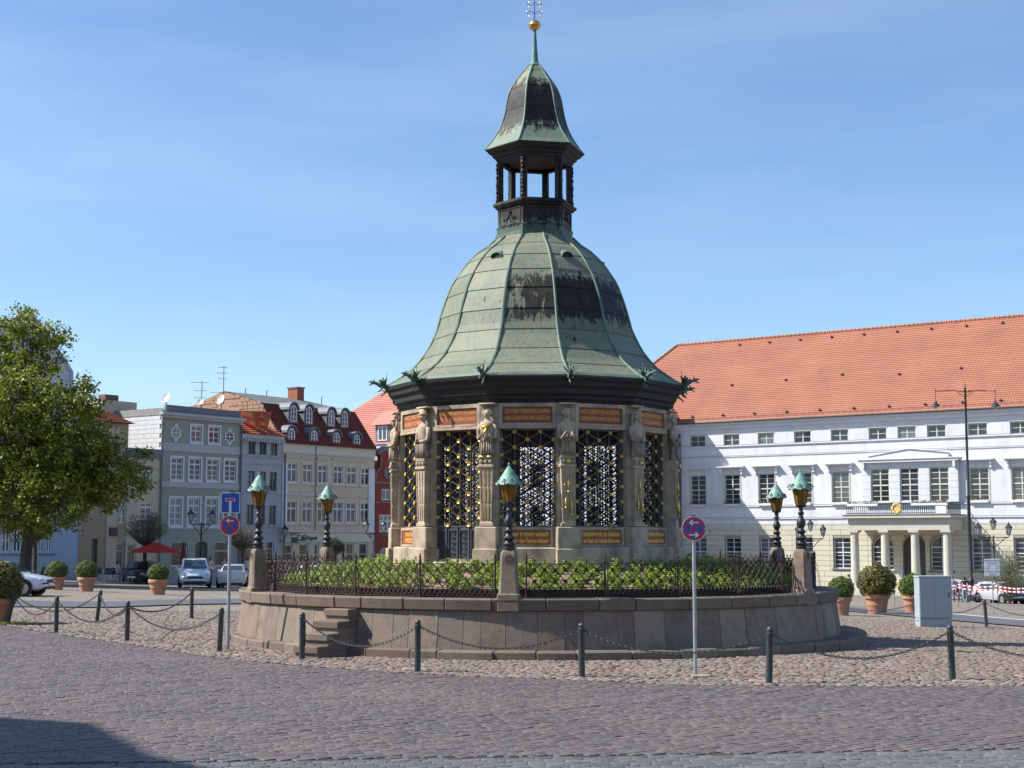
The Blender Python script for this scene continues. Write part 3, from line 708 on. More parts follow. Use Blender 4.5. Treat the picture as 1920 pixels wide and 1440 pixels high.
m_cul = copper('lantern_copper', [(13.02, 0.72, 0.85, 0.1)], (0.3, -0.3), [(0.14, 0.19, 0.135), (0.20, 0.25, 0.175), (0.22, 0.22, 0.13), (0.13, 0.23, 0.185)])
m_cud = copper('dark_bronze', [(10.35, 0.42, 0.75, 0.3), (11.3, 1.0, 0.9, 0.2)], (0.5, -0.1), [(0.09, 0.13, 0.11), (0.07, 0.09, 0.075), (0.12, 0.16, 0.12), (0.09, 0.16, 0.135)])
m_rib = mat('copper_rib', (0.14, 0.22, 0.165), (0.105, 0.165, 0.125), 0.6, 3, dirt=(0.05, 0.05, 0.04), dscale=1.6, damt=0.6)

pav = thing('pavilion', 'twelve-sided stone and iron pavilion under a green copper bell dome with lantern and gilded ball', 'pavilion', PC)
def plink(name, me, th=0.0, parent=None, **kw): return link(name, me, parent or pav, rotz=th, **kw)
fN = [R(26 + 30 * k) for k in range(12)]     # facet directions
cN = [R(11 + 30 * k) for k in range(12)]     # corner directions
AP = 3.19
# base course, floor
MB().lathe([(3.60, 1.0), (3.60, 1.78), (3.56, 1.82), (3.2, 1.82)], 12, ph=PH, cap=False).build('base_course', m_stone, pav)
MB().lathe([(3.3, 1.70), (3.3, 1.9), (0.01, 1.9)], 12, ph=PH, cap=False).build('floor', m_stone, pav)
b = MB(); b.bbox(-0.64, 0.64, -3.46, -3.05, 1.80, 2.15, 0.03); me_pl = b.mesh('plinth', m_stone)
b = MB(); b.box(-0.645, 0.645, -3.24, -3.04, 2.15, 2.60); me_sill = b.mesh('sill_wall', m_stone)
def framebox(w2, z0, z1, r0, r1, t):
    b = MB(); b.box(-w2, w2, -r1, -r0, z1 - t, z1); b.box(-w2, w2, -r1, -r0, z0, z0 + t); b.box(-w2, -w2 + t, -r1, -r0, z0 + t, z1 - t); b.box(w2 - t, w2, -r1, -r0, z0 + t, z1 - t); return b
b = framebox(0.645, 4.83, 5.36, 3.20, 3.275, 0.085); b.box(-0.645, 0.645, -3.20, -3.02, 4.84, 5.36); b.box(-0.645, 0.645, -3.30, -3.10, 4.79, 4.826)
for s_ in (-1, 1): b.tube([(s_ * 0.05, -3.278, 4.885), (s_ * 0.12, -3.278, 4.865), (s_ * 0.42, -3.278, 4.865), (s_ * 0.46, -3.278, 4.885), (s_ * 0.56, -3.278, 4.885)], 0.008, 4)
me_frz = b.mesh('frieze_frame', m_stone)
me_plate = MB().box(-0.55, 0.55, -3.235, -3.20, 4.925, 5.27).mesh('plate', m_redp)
me_lplate = MB().box(-0.50, 0.50, -3.268, -3.24, 2.22, 2.52).mesh('lower_plate', m_orp)
# grille: main lattice with finer star pattern behind it
GZ0, GZ1, PW, PV = 2.63, 4.785, 0.29, 0.345
def grille_mesh():
    b = MB(); r0 = -3.15
    for s_ in (-0.625, 0.625): b.box(s_ - 0.016, s_ + 0.016, r0 - 0.02, r0 + 0.02, GZ0 - 0.03, GZ1)
    b.box(-0.61, 0.61, r0 - 0.018, r0 + 0.018, GZ0 - 0.03, GZ0); b.box(-0.61, 0.61, r0 - 0.018, r0 + 0.018, GZ1 - 0.03, GZ1)
    nodes = []
    for i in range(-2, 3):
        z = GZ0 + 0.02 + (0 if i % 2 else PV / 2)
        while z < GZ1 - 0.02: nodes.append((i * PW, z)); z += PV
    for (x, z) in nodes:
        for dz in (-PV / 2, PV / 2):
            if x + PW < 0.6 and GZ0 <= z + dz <= GZ1 - 0.02: b.tube([(x, r0, z), (x + PW, r0 + (0.012 if dz > 0 else 0), z + dz)], 0.0145, 4, cap=False)
    for i in range(-2, 3): b.tube([(i * PW, r0 + 0.03, GZ0), (i * PW, r0 + 0.03, GZ1 - 0.03)], 0.013, 4, cap=False)
    main = b.mesh('grille', m_grl); b = MB()
    q = r0 + 0.07; hp = PW / 2; hv = PV / 2
    for i in range(-4, 4):
        b.tube([(i * hp + hp / 2, q, GZ0), (i * hp + hp / 2, q, GZ1 - 0.03)], 0.0125, 4, cap=False)
        z = GZ0 + (0 if i % 2 else hv / 2)
        while z < GZ1 - hv:
            b.tube([(i * hp, q, z), (i * hp + hp, q, z + hv / 2)], 0.0150, 3, cap=False); b.tube([(i * hp + hp, q + .008, z), (i * hp, q + .008, z + hv / 2)], 0.0150, 3, cap=False)
            c_ = (i * hp + hp / 2, z + hv * 0.62)
            b.tube([(c_[0] + 0.030 * math.cos(a), q, c_[1] + 0.030 * math.sin(a)) for a in np.linspace(0.3, 5.2, 7)], 0.0150, 3, cap=False)
            z += hv
    return main, b.mesh('tracery', m_black), nodes
me_gr, me_tr, nodes = grille_mesh()
b = MB()
for k in range(6):
    a = 2 * math.pi * k / 6; b.tube([(0.013 * math.cos(a), -0.004, 0.013 * math.sin(a)), (0.029 * math.cos(a), -0.012, 0.029 * math.sin(a)), (0.037 * math.cos(a), -0.003, 0.037 * math.sin(a))], [0.014, 0.016, 0.008], 4)
b.sphere((0, -0.014, 0), 0.017, 6)
b.xf(Matrix.Diagonal((1.3, 1.3, 1.3, 1)))
me_ros = b.mesh('rosette', m_gold)
TXT = {-64: ('HAEC VINCITVR', 'AERE FONS'), -34: ('HAEC ET PRIMORDIVM FONS SALIENS', 'TEMPVS SCRIPTVM NOMEN AC HONOR'), -4: ('SED PATRIAM, O MISERATE DEVS, CONAMINA', 'NVNC, IE DANTE FINE FONS SALIENTIS AQ'),
       26: ('HINC TV CLEMENTI POST HAC BONITATE', 'WISMARA SERVES HANCCE TIBI HOSPITIV'), 56: ('NVNC RECTRICEM PROVIDENTIA', 'IIS TIBI GRATIAM REMPVBLICA')}
LOW = {-4: ('Wasser in Innern verkauft', 'Leitung der Ferne rettung'), 26: ('Endesfolgen nicht der Gebräuche', 'der Stadt und deshalb führte man'), 56: ('durch Röhren führte das', 'bis Brunnen auf dem Markt'), -64: ('Anno Domini', 'MDCII')}
def facet_deg(k): return (26 + 30 * k + 180) % 360 - 180
for k in range(12):
    th = fN[k]; dg = facet_deg(k)
    plink('grille', me_gr, th); plink('tracery', me_tr, th); plink('frieze_frame', me_frz, th)
    pl = plink('plate', me_plate, th)
    if dg in TXT:
        a_, b_ = TXT[dg]
        for t_, z in ((a_, 5.175), (b_, 5.02)):
            text_part(t_, 0.135, pl, Matrix.Translation((0, -3.237, z)) @ Matrix.Rotation(math.pi / 2, 4, 'X'), m_goldp, width=1.0)
    if dg == -34:
        b = MB(); b.box(-0.645, 0.645, -3.16, -3.10, 1.82, 2.60)
        d_ = b.build('door', m_door, pav, rotz=th)
        for i in range(4):
            x = -0.47 + i * 0.3135; b = MB()
            b.xf(Matrix.Identity(4)); fr = framebox(0.13, 1.88, 2.54, 3.162, 3.19, 0.02); b = fr
            for z in (2.0, 2.12, 2.24, 2.36, 2.46):
                b.tube([(0.06 * math.cos(a), -3.166, z + 0.045 * math.sin(a)) for a in np.linspace(0, 6.283, 9)], 0.011, 4, cap=False); b.sphere((0, -3.166, z), 0.02, 6)
            b.xf(Matrix.Translation((x, 0, 0))); b.build('door_panel', m_door, d_)
        for i in range(5): MB().box(-0.64 + i * 0.3135 - 0.012, -0.64 + i * 0.3135 + 0.012, -3.205, -3.162, 1.84, 2.6).build('bar', m_door, d_)
    else:
        plink('plinth', me_pl, th); plink('sill_wall', me_sill, th); lp = plink('lower_plate', me_lplate, th)
        fr = framebox(0.56, 2.16, 2.58, 3.242, 3.29, 0.05); fr.build('plate_frame', m_stone, pav, rotz=th)
        if dg in LOW:
            for t_, z in zip(LOW[dg], (2.44, 2.29)):
                text_part(t_, 0.15, lp, Matrix.Translation((0, -3.27, z)) @ Matrix.Rotation(math.pi / 2, 4, 'X'), m_goldp, width=0.94 if dg > -60 else 0.6, ext=0.003, bold=0.03)
    if abs(dg) < 100:
        for (x, z) in nodes: link('rosette', me_ros, pav, loc=(PC * 0 + Vector((x * math.cos(th) + 3.165 * math.sin(th), x * math.sin(th) - 3.165 * math.cos(th), z))), rotz=th)
# corner piers with carved herms
b = MB(); b.bbox(-0.285, 0.285, -3.62, -3.0, 1.78, 2.12, 0.02); b.bbox(-0.255, 0.255, -3.56, -3.0, 2.10, 2.60, 0.02); me_ped = b.mesh('pedestal', m_stone)
b = MB(); b.box(-0.215, 0.215, -3.34, -3.0, 2.60, 5.36); b.box(-0.20, 0.20, -3.37, -3.33, 2.63, 4.40); me_pil = b.mesh('pilaster', m_stone)
def herm_shaft(rich):
    b = MB(); vs = []
    for z, w_ in ((2.62, 0.16), (2.68, 0.155), (2.72, 0.115), (3.45, 0.14), (4.10, 0.165)):
        vs += [(-w_, -3.50 - (w_ - 0.11) * 0.5, z), (w_, -3.50 - (w_ - 0.11) * 0.5, z), (w_, -3.34, z), (-w_, -3.34, z)]
    fs = [(3, 2, 1, 0), (16, 17, 18, 19)] + [(i * 4 + k, i * 4 + (k + 1) % 4, (i + 1) * 4 + (k + 1) % 4, (i + 1) * 4 + k) for i in range(4) for k in range(4)]
    b.add(vs, fs)
    for z0_, z1_ in ((2.76, 3.10), (3.14, 3.48), (3.52, 3.86)):      # raised fillets leave three flutes per stage
        for q in range(4):
            f0 = 0.108 + (z0_ - 2.72) * 0.036; f1 = 0.108 + (z1_ - 2.72) * 0.036; x0 = (-1 + q * 2 / 3) * f0; x1 = (-1 + q * 2 / 3) * f1; y0_ = -3.505 - (f0 - 0.11) * .5 - 0.012; y1_ = -3.505 - (f1 - 0.11) * .5 - 0.012
            b.hexa([(x0 - 0.013, y0_, z0_), (x0 + 0.013, y0_, z0_), (x0 + 0.013, y0_ + 0.03, z0_), (x0 - 0.013, y0_ + 0.03, z0_), (x1 - 0.013, y1_, z1_), (x1 + 0.013, y1_, z1_), (x1 + 0.013, y1_ + 0.03, z1_), (x1 - 0.013, y1_ + 0.03, z1_)])
    b.bbox(-0.185, 0.185, -3.56, -3.33, 3.92, 3.98, 0.012); b.bbox(-0.175, 0.175, -3.55, -3.33, 4.10, 4.18, 0.012)
    for s_ in (-1, 0, 1): b.sphere((s_ * 0.11, -3.55, 4.045), 0.045, 8, sc=(1, .6, 1))
    return b.mesh('herm_shaft', m_stone)
def herm_figure(kind):
    b = MB(); y = -3.45
    # robe and torso as one turned, flattened body
    prof = [(0.165, 4.18), (0.17, 4.24), (0.145, 4.36), (0.125, 4.50), (0.145, 4.62), (0.175, 4.76), (0.185, 4.86), (0.15, 4.93), (0.075, 4.965), (0.058, 5.0), (0.06, 5.02)]
    b.lathe(prof, 14, (0, y, 0), sx=1.0, sy=0.62)
    b.sphere((0, y - 0.012, 5.105), 0.088, 12, sc=(0.86, 0.95, 1.16))
    b.tube([(0, y - 0.085, 5.12), (0, y - 0.112, 5.09), (0, y - 0.09, 5.075)], [0.010, 0.015, 0.012], 5)        # nose
    for s_ in (-1, 1):
        b.sphere((s_ * 0.03, y - 0.082, 5.125), 0.014, 6)
        b.tube([(s_ * 0.165, y, 4.87), (s_ * 0.20, y - 0.01, 4.72), (s_ * 0.19, y - 0.04, 4.58), (s_ * (0.11 if kind != 2 else 0.16), y - 0.12, 4.54), (s_ * 0.05, y - 0.15, 4.58 if kind != 2 else 4.7)], [0.055, 0.052, 0.045, 0.038, 0.03], 8)
        b.sphere((s_ * 0.045, y - 0.16, 4.60), 0.032, 8)
        for q in range(3): b.tube([(s_ * (0.03 + q * 0.045), y - 0.115, 4.50), (s_ * (0.035 + q * 0.05), y - 0.12, 4.2)], [0.014, 0.02], 4)     # folds
    if kind == 0:      # broad cap
        b.lathe([(0.10, 5.15), (0.125, 5.17), (0.13, 5.20), (0.10, 5.22), (0.105, 5.27), (0.07, 5.30)], 14, (0, y, 0), sy=0.85)
    elif kind == 1:    # laurel and veil
        b.tube([(0.088 * math.cos(a), y - 0.005 + 0.085 * math.sin(a), 5.175) for a in np.linspace(0, 6.28, 13)], 0.022, 5, cap=False)
        for s_ in (-1, 1): b.tube([(s_ * 0.085, y + 0.03, 5.17), (s_ * 0.11, y + 0.03, 5.05), (s_ * 0.13, y, 4.93)], [0.03, 0.03, 0.02], 6)
    else:              # curls
        for q in range(9):
            a = q / 8 * math.pi; b.sphere((0.092 * math.cos(a), y - 0.005, 5.11 + 0.10 * math.sin(a)), 0.034, 6)
    b.bbox(-0.19, 0.19, -3.52, -3.34, 5.315, 5.355, 0.008)
    return b
hf = [herm_figure(k).mesh('herm_figure', m_stone, True) for k in range(3)]
me_hs = herm_shaft(0)
b = MB()
b.sphere((0, -3.60, 4.045), 0.05, 10, sc=(1, .5, 1))
for x, z0_, z1_ in ((-0.06, 3.0, 3.25), (0.07, 2.85, 3.3), (0.0, 3.35, 3.75)):
    b.tube([(x, -3.545, z0_), (x, -3.55, (z0_ + z1_) / 2), (x, -3.545, z1_)], [0.02, 0.026, 0.004], 6)
    b.sphere((x, -3.55, z0_ + 0.02), 0.03, 6)
for q in range(4): b.sphere((-0.08 + 0.05 * q, -3.54, 3.6 - 0.05 * abs(q - 1.5)), 0.02, 5)
me_gi = b.mesh('gilt_ornament', m_gold, True)
b = MB()
b.tube([(-0.10, -3.56, 4.86), (-0.03, -3.60, 4.80), (0.06, -3.60, 4.84), (0.12, -3.54, 4.88)], [0.03, 0.045, 0.045, 0.025], 6)
b.tube([(0.05, -3.62, 4.78), (0.0, -3.64, 4.68), (-0.05, -3.62, 4.62)], [0.035, 0.03, 0.02], 6)
for s_ in (-1, 1): b.bbox(s_ * 0.09 - 0.05, s_ * 0.09 + 0.05, -3.575, -3.55, 4.12, 4.17, 0.006)
me_gc = b.mesh('gilt_drapery', m_gold, True)
me_gfl = MB()
for q in range(3):
    for zz in ((2.78, 3.08), (3.16, 3.46), (3.54, 3.84)): me_gfl.box(-0.07 + q * 0.066 - 0.009, -0.07 + q * 0.066 + 0.006, -3.528, -3.52, *zz)
me_gfl = me_gfl.mesh('gilt_flute', m_gold)
for k in range(12):
    th = cN[k]; dg = (11 + 30 * k + 180) % 360 - 180
    plink('pedestal', me_ped, th); plink('pilaster', me_pil, th); plink('herm_shaft', me_hs, th)
    f_ = plink('herm_figure', hf[0 if dg == -49 else 2 if dg == -19 else 1 if k % 2 else 2], th)
    if dg == -49: f_['label'] = 'carved stone herm in a broad cap'
    if dg == -19:
        f_['label'] = 'carved herm with gilded drapery across its chest'; link('gilt_drapery', me_gc, f_); plink('gilt_flute', me_gfl, th)
    elif dg in (11, 41, 71, 101): plink('gilt_ornament', me_gi, th)
# cornice
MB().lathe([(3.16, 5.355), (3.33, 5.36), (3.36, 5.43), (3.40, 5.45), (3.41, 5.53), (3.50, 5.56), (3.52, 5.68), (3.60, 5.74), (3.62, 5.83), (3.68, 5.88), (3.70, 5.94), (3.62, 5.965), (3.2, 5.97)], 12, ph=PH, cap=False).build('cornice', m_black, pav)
# dome
DP = [(6.015, 3.591), (6.186, 3.314), (6.384, 3.049), (6.688, 2.772), (7.005, 2.588), (7.35, 2.43), (7.708, 2.339), (8.014, 2.247), (8.281, 2.155), (8.548, 2.036), (8.815, 1.863), (8.989, 1.744), (9.15, 1.597), (9.297, 1.45), (9.445, 1.235), (9.579, 1.075), (9.673, 0.968)]
dz_ = np.array([p[0] for p in DP]); dr_ = np.array([p[1] for p in DP])
def DR(z): return float(np.interp(z, dz_, dr_))
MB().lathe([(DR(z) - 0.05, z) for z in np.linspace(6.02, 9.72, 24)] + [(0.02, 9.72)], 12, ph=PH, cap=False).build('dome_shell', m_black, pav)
MB().lathe([(3.64, 5.945), (3.665, 5.97), (3.60, 6.035), (3.4, 6.04)], 12, ph=PH, cap=False).build('eave_strip', m_rib, pav)
rows = [6.03, 6.29, 6.68, 7.16, 7.67, 8.19, 8.66, 9.07, 9.42, 9.70]
for r0_, r1_ in zip(rows, rows[1:]):
    b = MB(); zs = np.linspace(r0_, r1_, 4); vs = []
    for i, z in enumerate(zs):
        o_ = 0.018 * (1 - i / 3); rr_ = DR(z) + o_ - 0.004; an = R(15) - 0.012 / max(rr_, .5)
        vs += [(-rr_ * math.sin(an), -rr_ * math.cos(an), z), (rr_ * math.sin(an), -rr_ * math.cos(an), z)]
    n0 = len(vs); vs += [(v[0] * 0.985, v[1] * 0.985, v[2]) for v in vs]
    fs = []
    for i in range(3): a_ = i * 2; fs += [(a_, a_ + 1, a_ + 3, a_ + 2), (n0 + a_ + 2, n0 + a_ + 3, n0 + a_ + 1, n0 + a_), (a_, a_ + 2, n0 + a_ + 2, n0 + a_), (a_ + 1, n0 + a_ + 1, n0 + a_ + 3, a_ + 3)]
    fs += [(0, n0, n0 + 1, 1), (6, 7, n0 + 7, n0 + 6)]
    for k in range(12):
        M_ = Matrix.Rotation(fN[k], 4, 'Z'); c = MB().add([tuple(M_ @ Vector(v)) for v in vs], fs); c.build('copper_panel', m_cu, pav)
for k in range(12):
    a = cN[k]; pts = [((DR(z) + 0.012) * math.sin(a), -(DR(z) + 0.012) * math.cos(a), z) for z in np.linspace(6.0, 9.70, 20)]
    MB().tube(pts, [0.034] * 14 + [0.028] * 6, 6).build('rib', m_rib, pav)
for dg in (-34, 26, 86, 146, -154, -94):
    b = MB(); prof = [(0.0, 0.17), (0.09, 0.165), (0.16, 0.10), (0.175, 0.0)]
    vs = []
    for i in range(7):
        a = math.pi * i / 6; vs += [(0.16 * math.cos(a), -1.72, 9.0 + 0.13 * math.sin(a)), (0.145 * math.cos(a), -1.71, 9.0 + 0.115 * math.sin(a)), (0.10 * math.cos(a), -1.30, 9.18 + 0.10 * math.sin(a))]
    fs = []
    for i in range(6): a_ = i * 3; fs += [(a_, a_ + 2, a_ + 5, a_ + 3), (a_ + 1, a_, a_ + 3, a_ + 4)]
    b.add(vs, fs); o = b.build('roof_vent', m_rib, pav, rotz=R(dg)); MB().prism([(0.14 * math.cos(a), 9.0 + 0.11 * math.sin(a)) for a in np.linspace(0, math.pi, 8)], -1.68, -1.5).build('opening', m_black, o)
# gargoyles: winged dragons spitting outward, each with a little cross bearer
def gargoyle():
    b = MB(); r = 3.62; z = 5.98
    b.tube([(0, -r + 0.15, z + 0.02), (0, -r - 0.08, z + 0.0), (0, -r - 0.24, z + 0.03), (0, -r - 0.34, z + 0.10), (0, -r - 0.42, z + 0.11)], [0.05, 0.075, 0.06, 0.05, 0.045], 8)
    b.sphere((0, -r - 0.45, z + 0.125), 0.062, 8, sc=(0.9, 1.3, 1))
    b.tube([(0, -r - 0.48, z + 0.15), (0, -r - 0.60, z + 0.14)], [0.035, 0.014], 6); b.tube([(0, -r - 0.47, z + 0.09), (0, -r - 0.57, z + 0.03)], [0.03, 0.012], 6)
    for s_ in (-1, 1):
        b.tube([(s_ * 0.03, -r - 0.43, z + 0.17), (s_ * 0.06, -r - 0.40, z + 0.25)], [0.018, 0.004], 4)
        q = [(s_ * 0.05, -r - 0.08, z + 0.05), (s_ * 0.07, -r - 0.22, z + 0.04), (s_ * 0.24, -r - 0.30, z + 0.22), (s_ * 0.20, -r - 0.16, z + 0.16), (s_ * 0.22, -r - 0.06, z + 0.26)]
        b.add(q + [(x, y_ + 0.015, z_ - 0.015) for x, y_, z_ in q], [(0, 1, 2, 3), (0, 3, 4), (8, 7, 6, 5), (9, 8, 5), (1, 6, 7, 2), (4, 3, 8, 9), (2, 7, 8, 3), (0, 5, 6, 1), (0, 4, 9, 5)])
        b.tube([(s_ * 0.05, -r - 0.15, z), (s_ * 0.08, -r - 0.22, z - 0.12), (s_ * 0.05, -r - 0.30, z - 0.16)], [0.03, 0.022, 0.01], 5)
    b.tube([(0, -r - 0.16, z + 0.05), (0, -r - 0.15, z + 0.22)], [0.035, 0.03], 6); b.sphere((0, -r - 0.15, z + 0.25), 0.035, 7)
    b.tube([(0.0, -r - 0.05, z + 0.10), (0, -r - 0.04, z + 0.42)], 0.009, 4); b.tube([(-0.05, -r - 0.04, z + 0.36), (0.05, -r - 0.04, z + 0.36)], 0.009, 4)
    b.tube([(0, -r + 0.1, z - 0.05), (0, -r - 0.1, z - 0.2), (0, -r - 0.2, z - 0.28), (0, -r - 0.16, z - 0.33)], [0.03, 0.03, 0.022, 0.01], 5)
    return b
m_garg = mat('gargoyle_copper', (0.035, 0.075, 0.06), (0.10, 0.18, 0.145), 0.55, 9, 0.002, 60)
me_g = gargoyle().xf(Matrix.Translation((0, -3.66, 5.98)) @ Matrix.Diagonal((.72, .80, .78, 1)) @ Matrix.Translation((0, 3.66, -5.98))).mesh('gargoyle', m_garg, True)
for k in range(12): plink('gargoyle', me_g, cN[k])
# lantern
H6 = R(-19)
MB().lathe([(0.99, 9.66), (1.0, 9.72), (0.99, 9.79), (0.955, 9.80), (0.965, 9.93), (0.98, 9.95), (0.94, 9.97)], 6, ph=H6, cap=False).build('lantern_foot', m_cud, pav)
ld = MB().lathe([(0.94, 9.95), (0.94, 10.44)], 6, ph=H6, cap=False).build('lantern_drum', m_cud, pav)
MB().lathe([(0.94, 10.42), (0.99, 10.44), (1.02, 10.48), (1.07, 10.51), (1.07, 10.55), (1.0, 10.60), (0.4, 10.605), (0.02, 10.605)], 6, ph=H6, cap=False).build('lantern_sill', m_cud, pav)
for k in range(6):
    a = H6 + R(30 + 60 * k)
    b = framebox(0.40, 9.99, 10.40, 0.815, 0.832, 0.03); b.sphere((0, -0.83, 10.30), 0.055, 8, sc=(1, .5, 1)); b.sphere((0, -0.85, 10.31), 0.03, 6); b.tube([(0, -0.83, 10.33), (0, -0.83, 10.38)], 0.014, 5)
    for s_ in (-1, 1): b.tube([(s_ * 0.03, -0.828, 10.24), (s_ * 0.12, -0.828, 10.12), (s_ * 0.22, -0.828, 10.16), (s_ * 0.24, -0.828, 10.10)], [0.016, 0.016, 0.012, 0.01], 5)
    b.build('relief', m_cud, ld, rotz=a)
    a = H6 + R(60 * k)
    b = MB(); b.box(-0.075, 0.075, -0.93, -0.81, 10.60, 11.66)
    for z, r_ in ((10.66, 0.06), (10.76, 0.045), (10.87, 0.055), (10.97, 0.045), (11.05, 0.06), (11.14, 0.04), (11.24, 0.055), (11.36, 0.045), (11.46, 0.06), (11.56, 0.05)): b.sphere((0, -0.95, z), r_, 7, sc=(1, .8, 1.2))
    b.build('column', m_cud, pav, rotz=a)
MB().lathe([(0.82, 11.60), (0.94, 11.59), (0.96, 11.64), (0.99, 11.66), (1.0, 11.70), (1.06, 11.73), (1.09, 11.79), (1.17, 11.83), (1.20, 11.87), (1.255, 11.91), (1.25, 11.935), (0.9, 11.94), (0.82, 11.68)], 6, ph=H6, cap=False).build('lantern_cornice', m_black, pav)
MB().lathe([(0.86, 11.66), (0.02, 11.70)], 6, ph=H6, cap=False).build('lantern_ceiling', m_black, pav)
LP = [(11.93, 1.265), (12.05, 1.16), (12.20, 1.05), (12.381, 0.934), (12.55, 0.85), (12.737, 0.785), (12.92, 0.74), (13.106, 0.71), (13.30, 0.675), (13.476, 0.625), (13.64, 0.54), (13.792, 0.43), (13.95, 0.31), (14.109, 0.19), (14.16, 0.14)]
lz = np.array([p[0] for p in LP]); lr = np.array([p[1] for p in LP])
LR = lambda z: float(np.interp(z, lz, lr))
MB().lathe([(LR(z) - 0.03, z) for z in np.linspace(11.94, 14.16, 18)], 6, ph=H6, cap=False).build('lantern_shell', m_black, pav)
lrows = [11.935, 12.42, 12.95, 13.52, 14.0, 14.16]
for r0_, r1_ in zip(lrows, lrows[1:]):
    zs = np.linspace(r0_, r1_, 5)
    for k in range(6):
        a0, a1 = H6 + R(60 * k), H6 + R(60 * k + 60); vs = []
        for i, z in enumerate(zs):
            rr_ = LR(z) + 0.010 * (1 - i / 4)
            vs += [(rr_ * math.sin(a0), -rr_ * math.cos(a0), z), (rr_ * math.sin(a1), -rr_ * math.cos(a1), z)]
        n0 = len(vs); vs += [(v[0] * .975, v[1] * .975, v[2]) for v in vs]; fs = []
        for i in range(4): q = i * 2; fs += [(q, q + 1, q + 3, q + 2), (n0 + q + 2, n0 + q + 3, n0 + q + 1, n0 + q)]
        fs += [(0, n0, n0 + 1, 1)]
        MB().add(vs, fs).build('lantern_panel', m_cul, pav)
for k in range(6):
    a = H6 + R(60 * k); MB().tube([((LR(z) + 0.006) * math.sin(a), -(LR(z) + 0.006) * math.cos(a), z) for z in np.linspace(11.93, 14.16, 16)], 0.022, 5).build('lantern_rib', m_rib if k != 5 else m_rib, pav)
m_spire = mat('spire_copper', (0.07, 0.17, 0.16), (0.13, 0.25, 0.22), 0.6, 5)
MB().lathe([(0.15, 14.12), (0.155, 14.17), (0.11, 14.20), (0.095, 14.26), (0.07, 14.6), (0.066, 14.62), (0.045, 15.0), (0.036, 15.08)], 10).build('spire', m_spire, pav, sharp=40)
m_ball = mat('gilded_ball', (0.83, 0.5, 0.17), (0.75, 0.42, 0.12), 0.28, 8, metal=0.9)
MB().lathe([(0.02, 15.06), (0.08, 15.085), (0.13, 15.13), (0.15, 15.19), (0.165, 15.195), (0.165, 15.215), (0.148, 15.22), (0.125, 15.285), (0.07, 15.33), (0.02, 15.345)], 20).build('gilded_ball', m_ball, pav, sharp=35)
b = MB(); b.tube([(0, 0, 15.33), (0, 0, 16.15)], [0.014, 0.008], 5)
for s_ in (-1, 1):
    for sz, zc in ((-1, 15.50), (1, 15.80)):
        pts = [(s_ * (0.13 + (0.105 - 0.012 * i) * math.cos(i * 0.62 * sz + 3.14)), 0, zc + (0.105 - 0.012 * i) * math.sin(i * 0.62 * sz + 3.14)) for i in range(9)]
        b.tube([(0, 0, zc)] + pts, 0.006, 4)
b.build('finial_scrolls', m_iron, pav)
b = MB()
for s_ in (-1, 1):
    for z in (15.44, 15.56, 15.68, 15.8): b.sphere((s_ * (0.14 + 0.05 * ((z * 10) % 2 > 1)), 0, z), 0.02, 6)
b.build('finial_leaf', m_gold, pav)
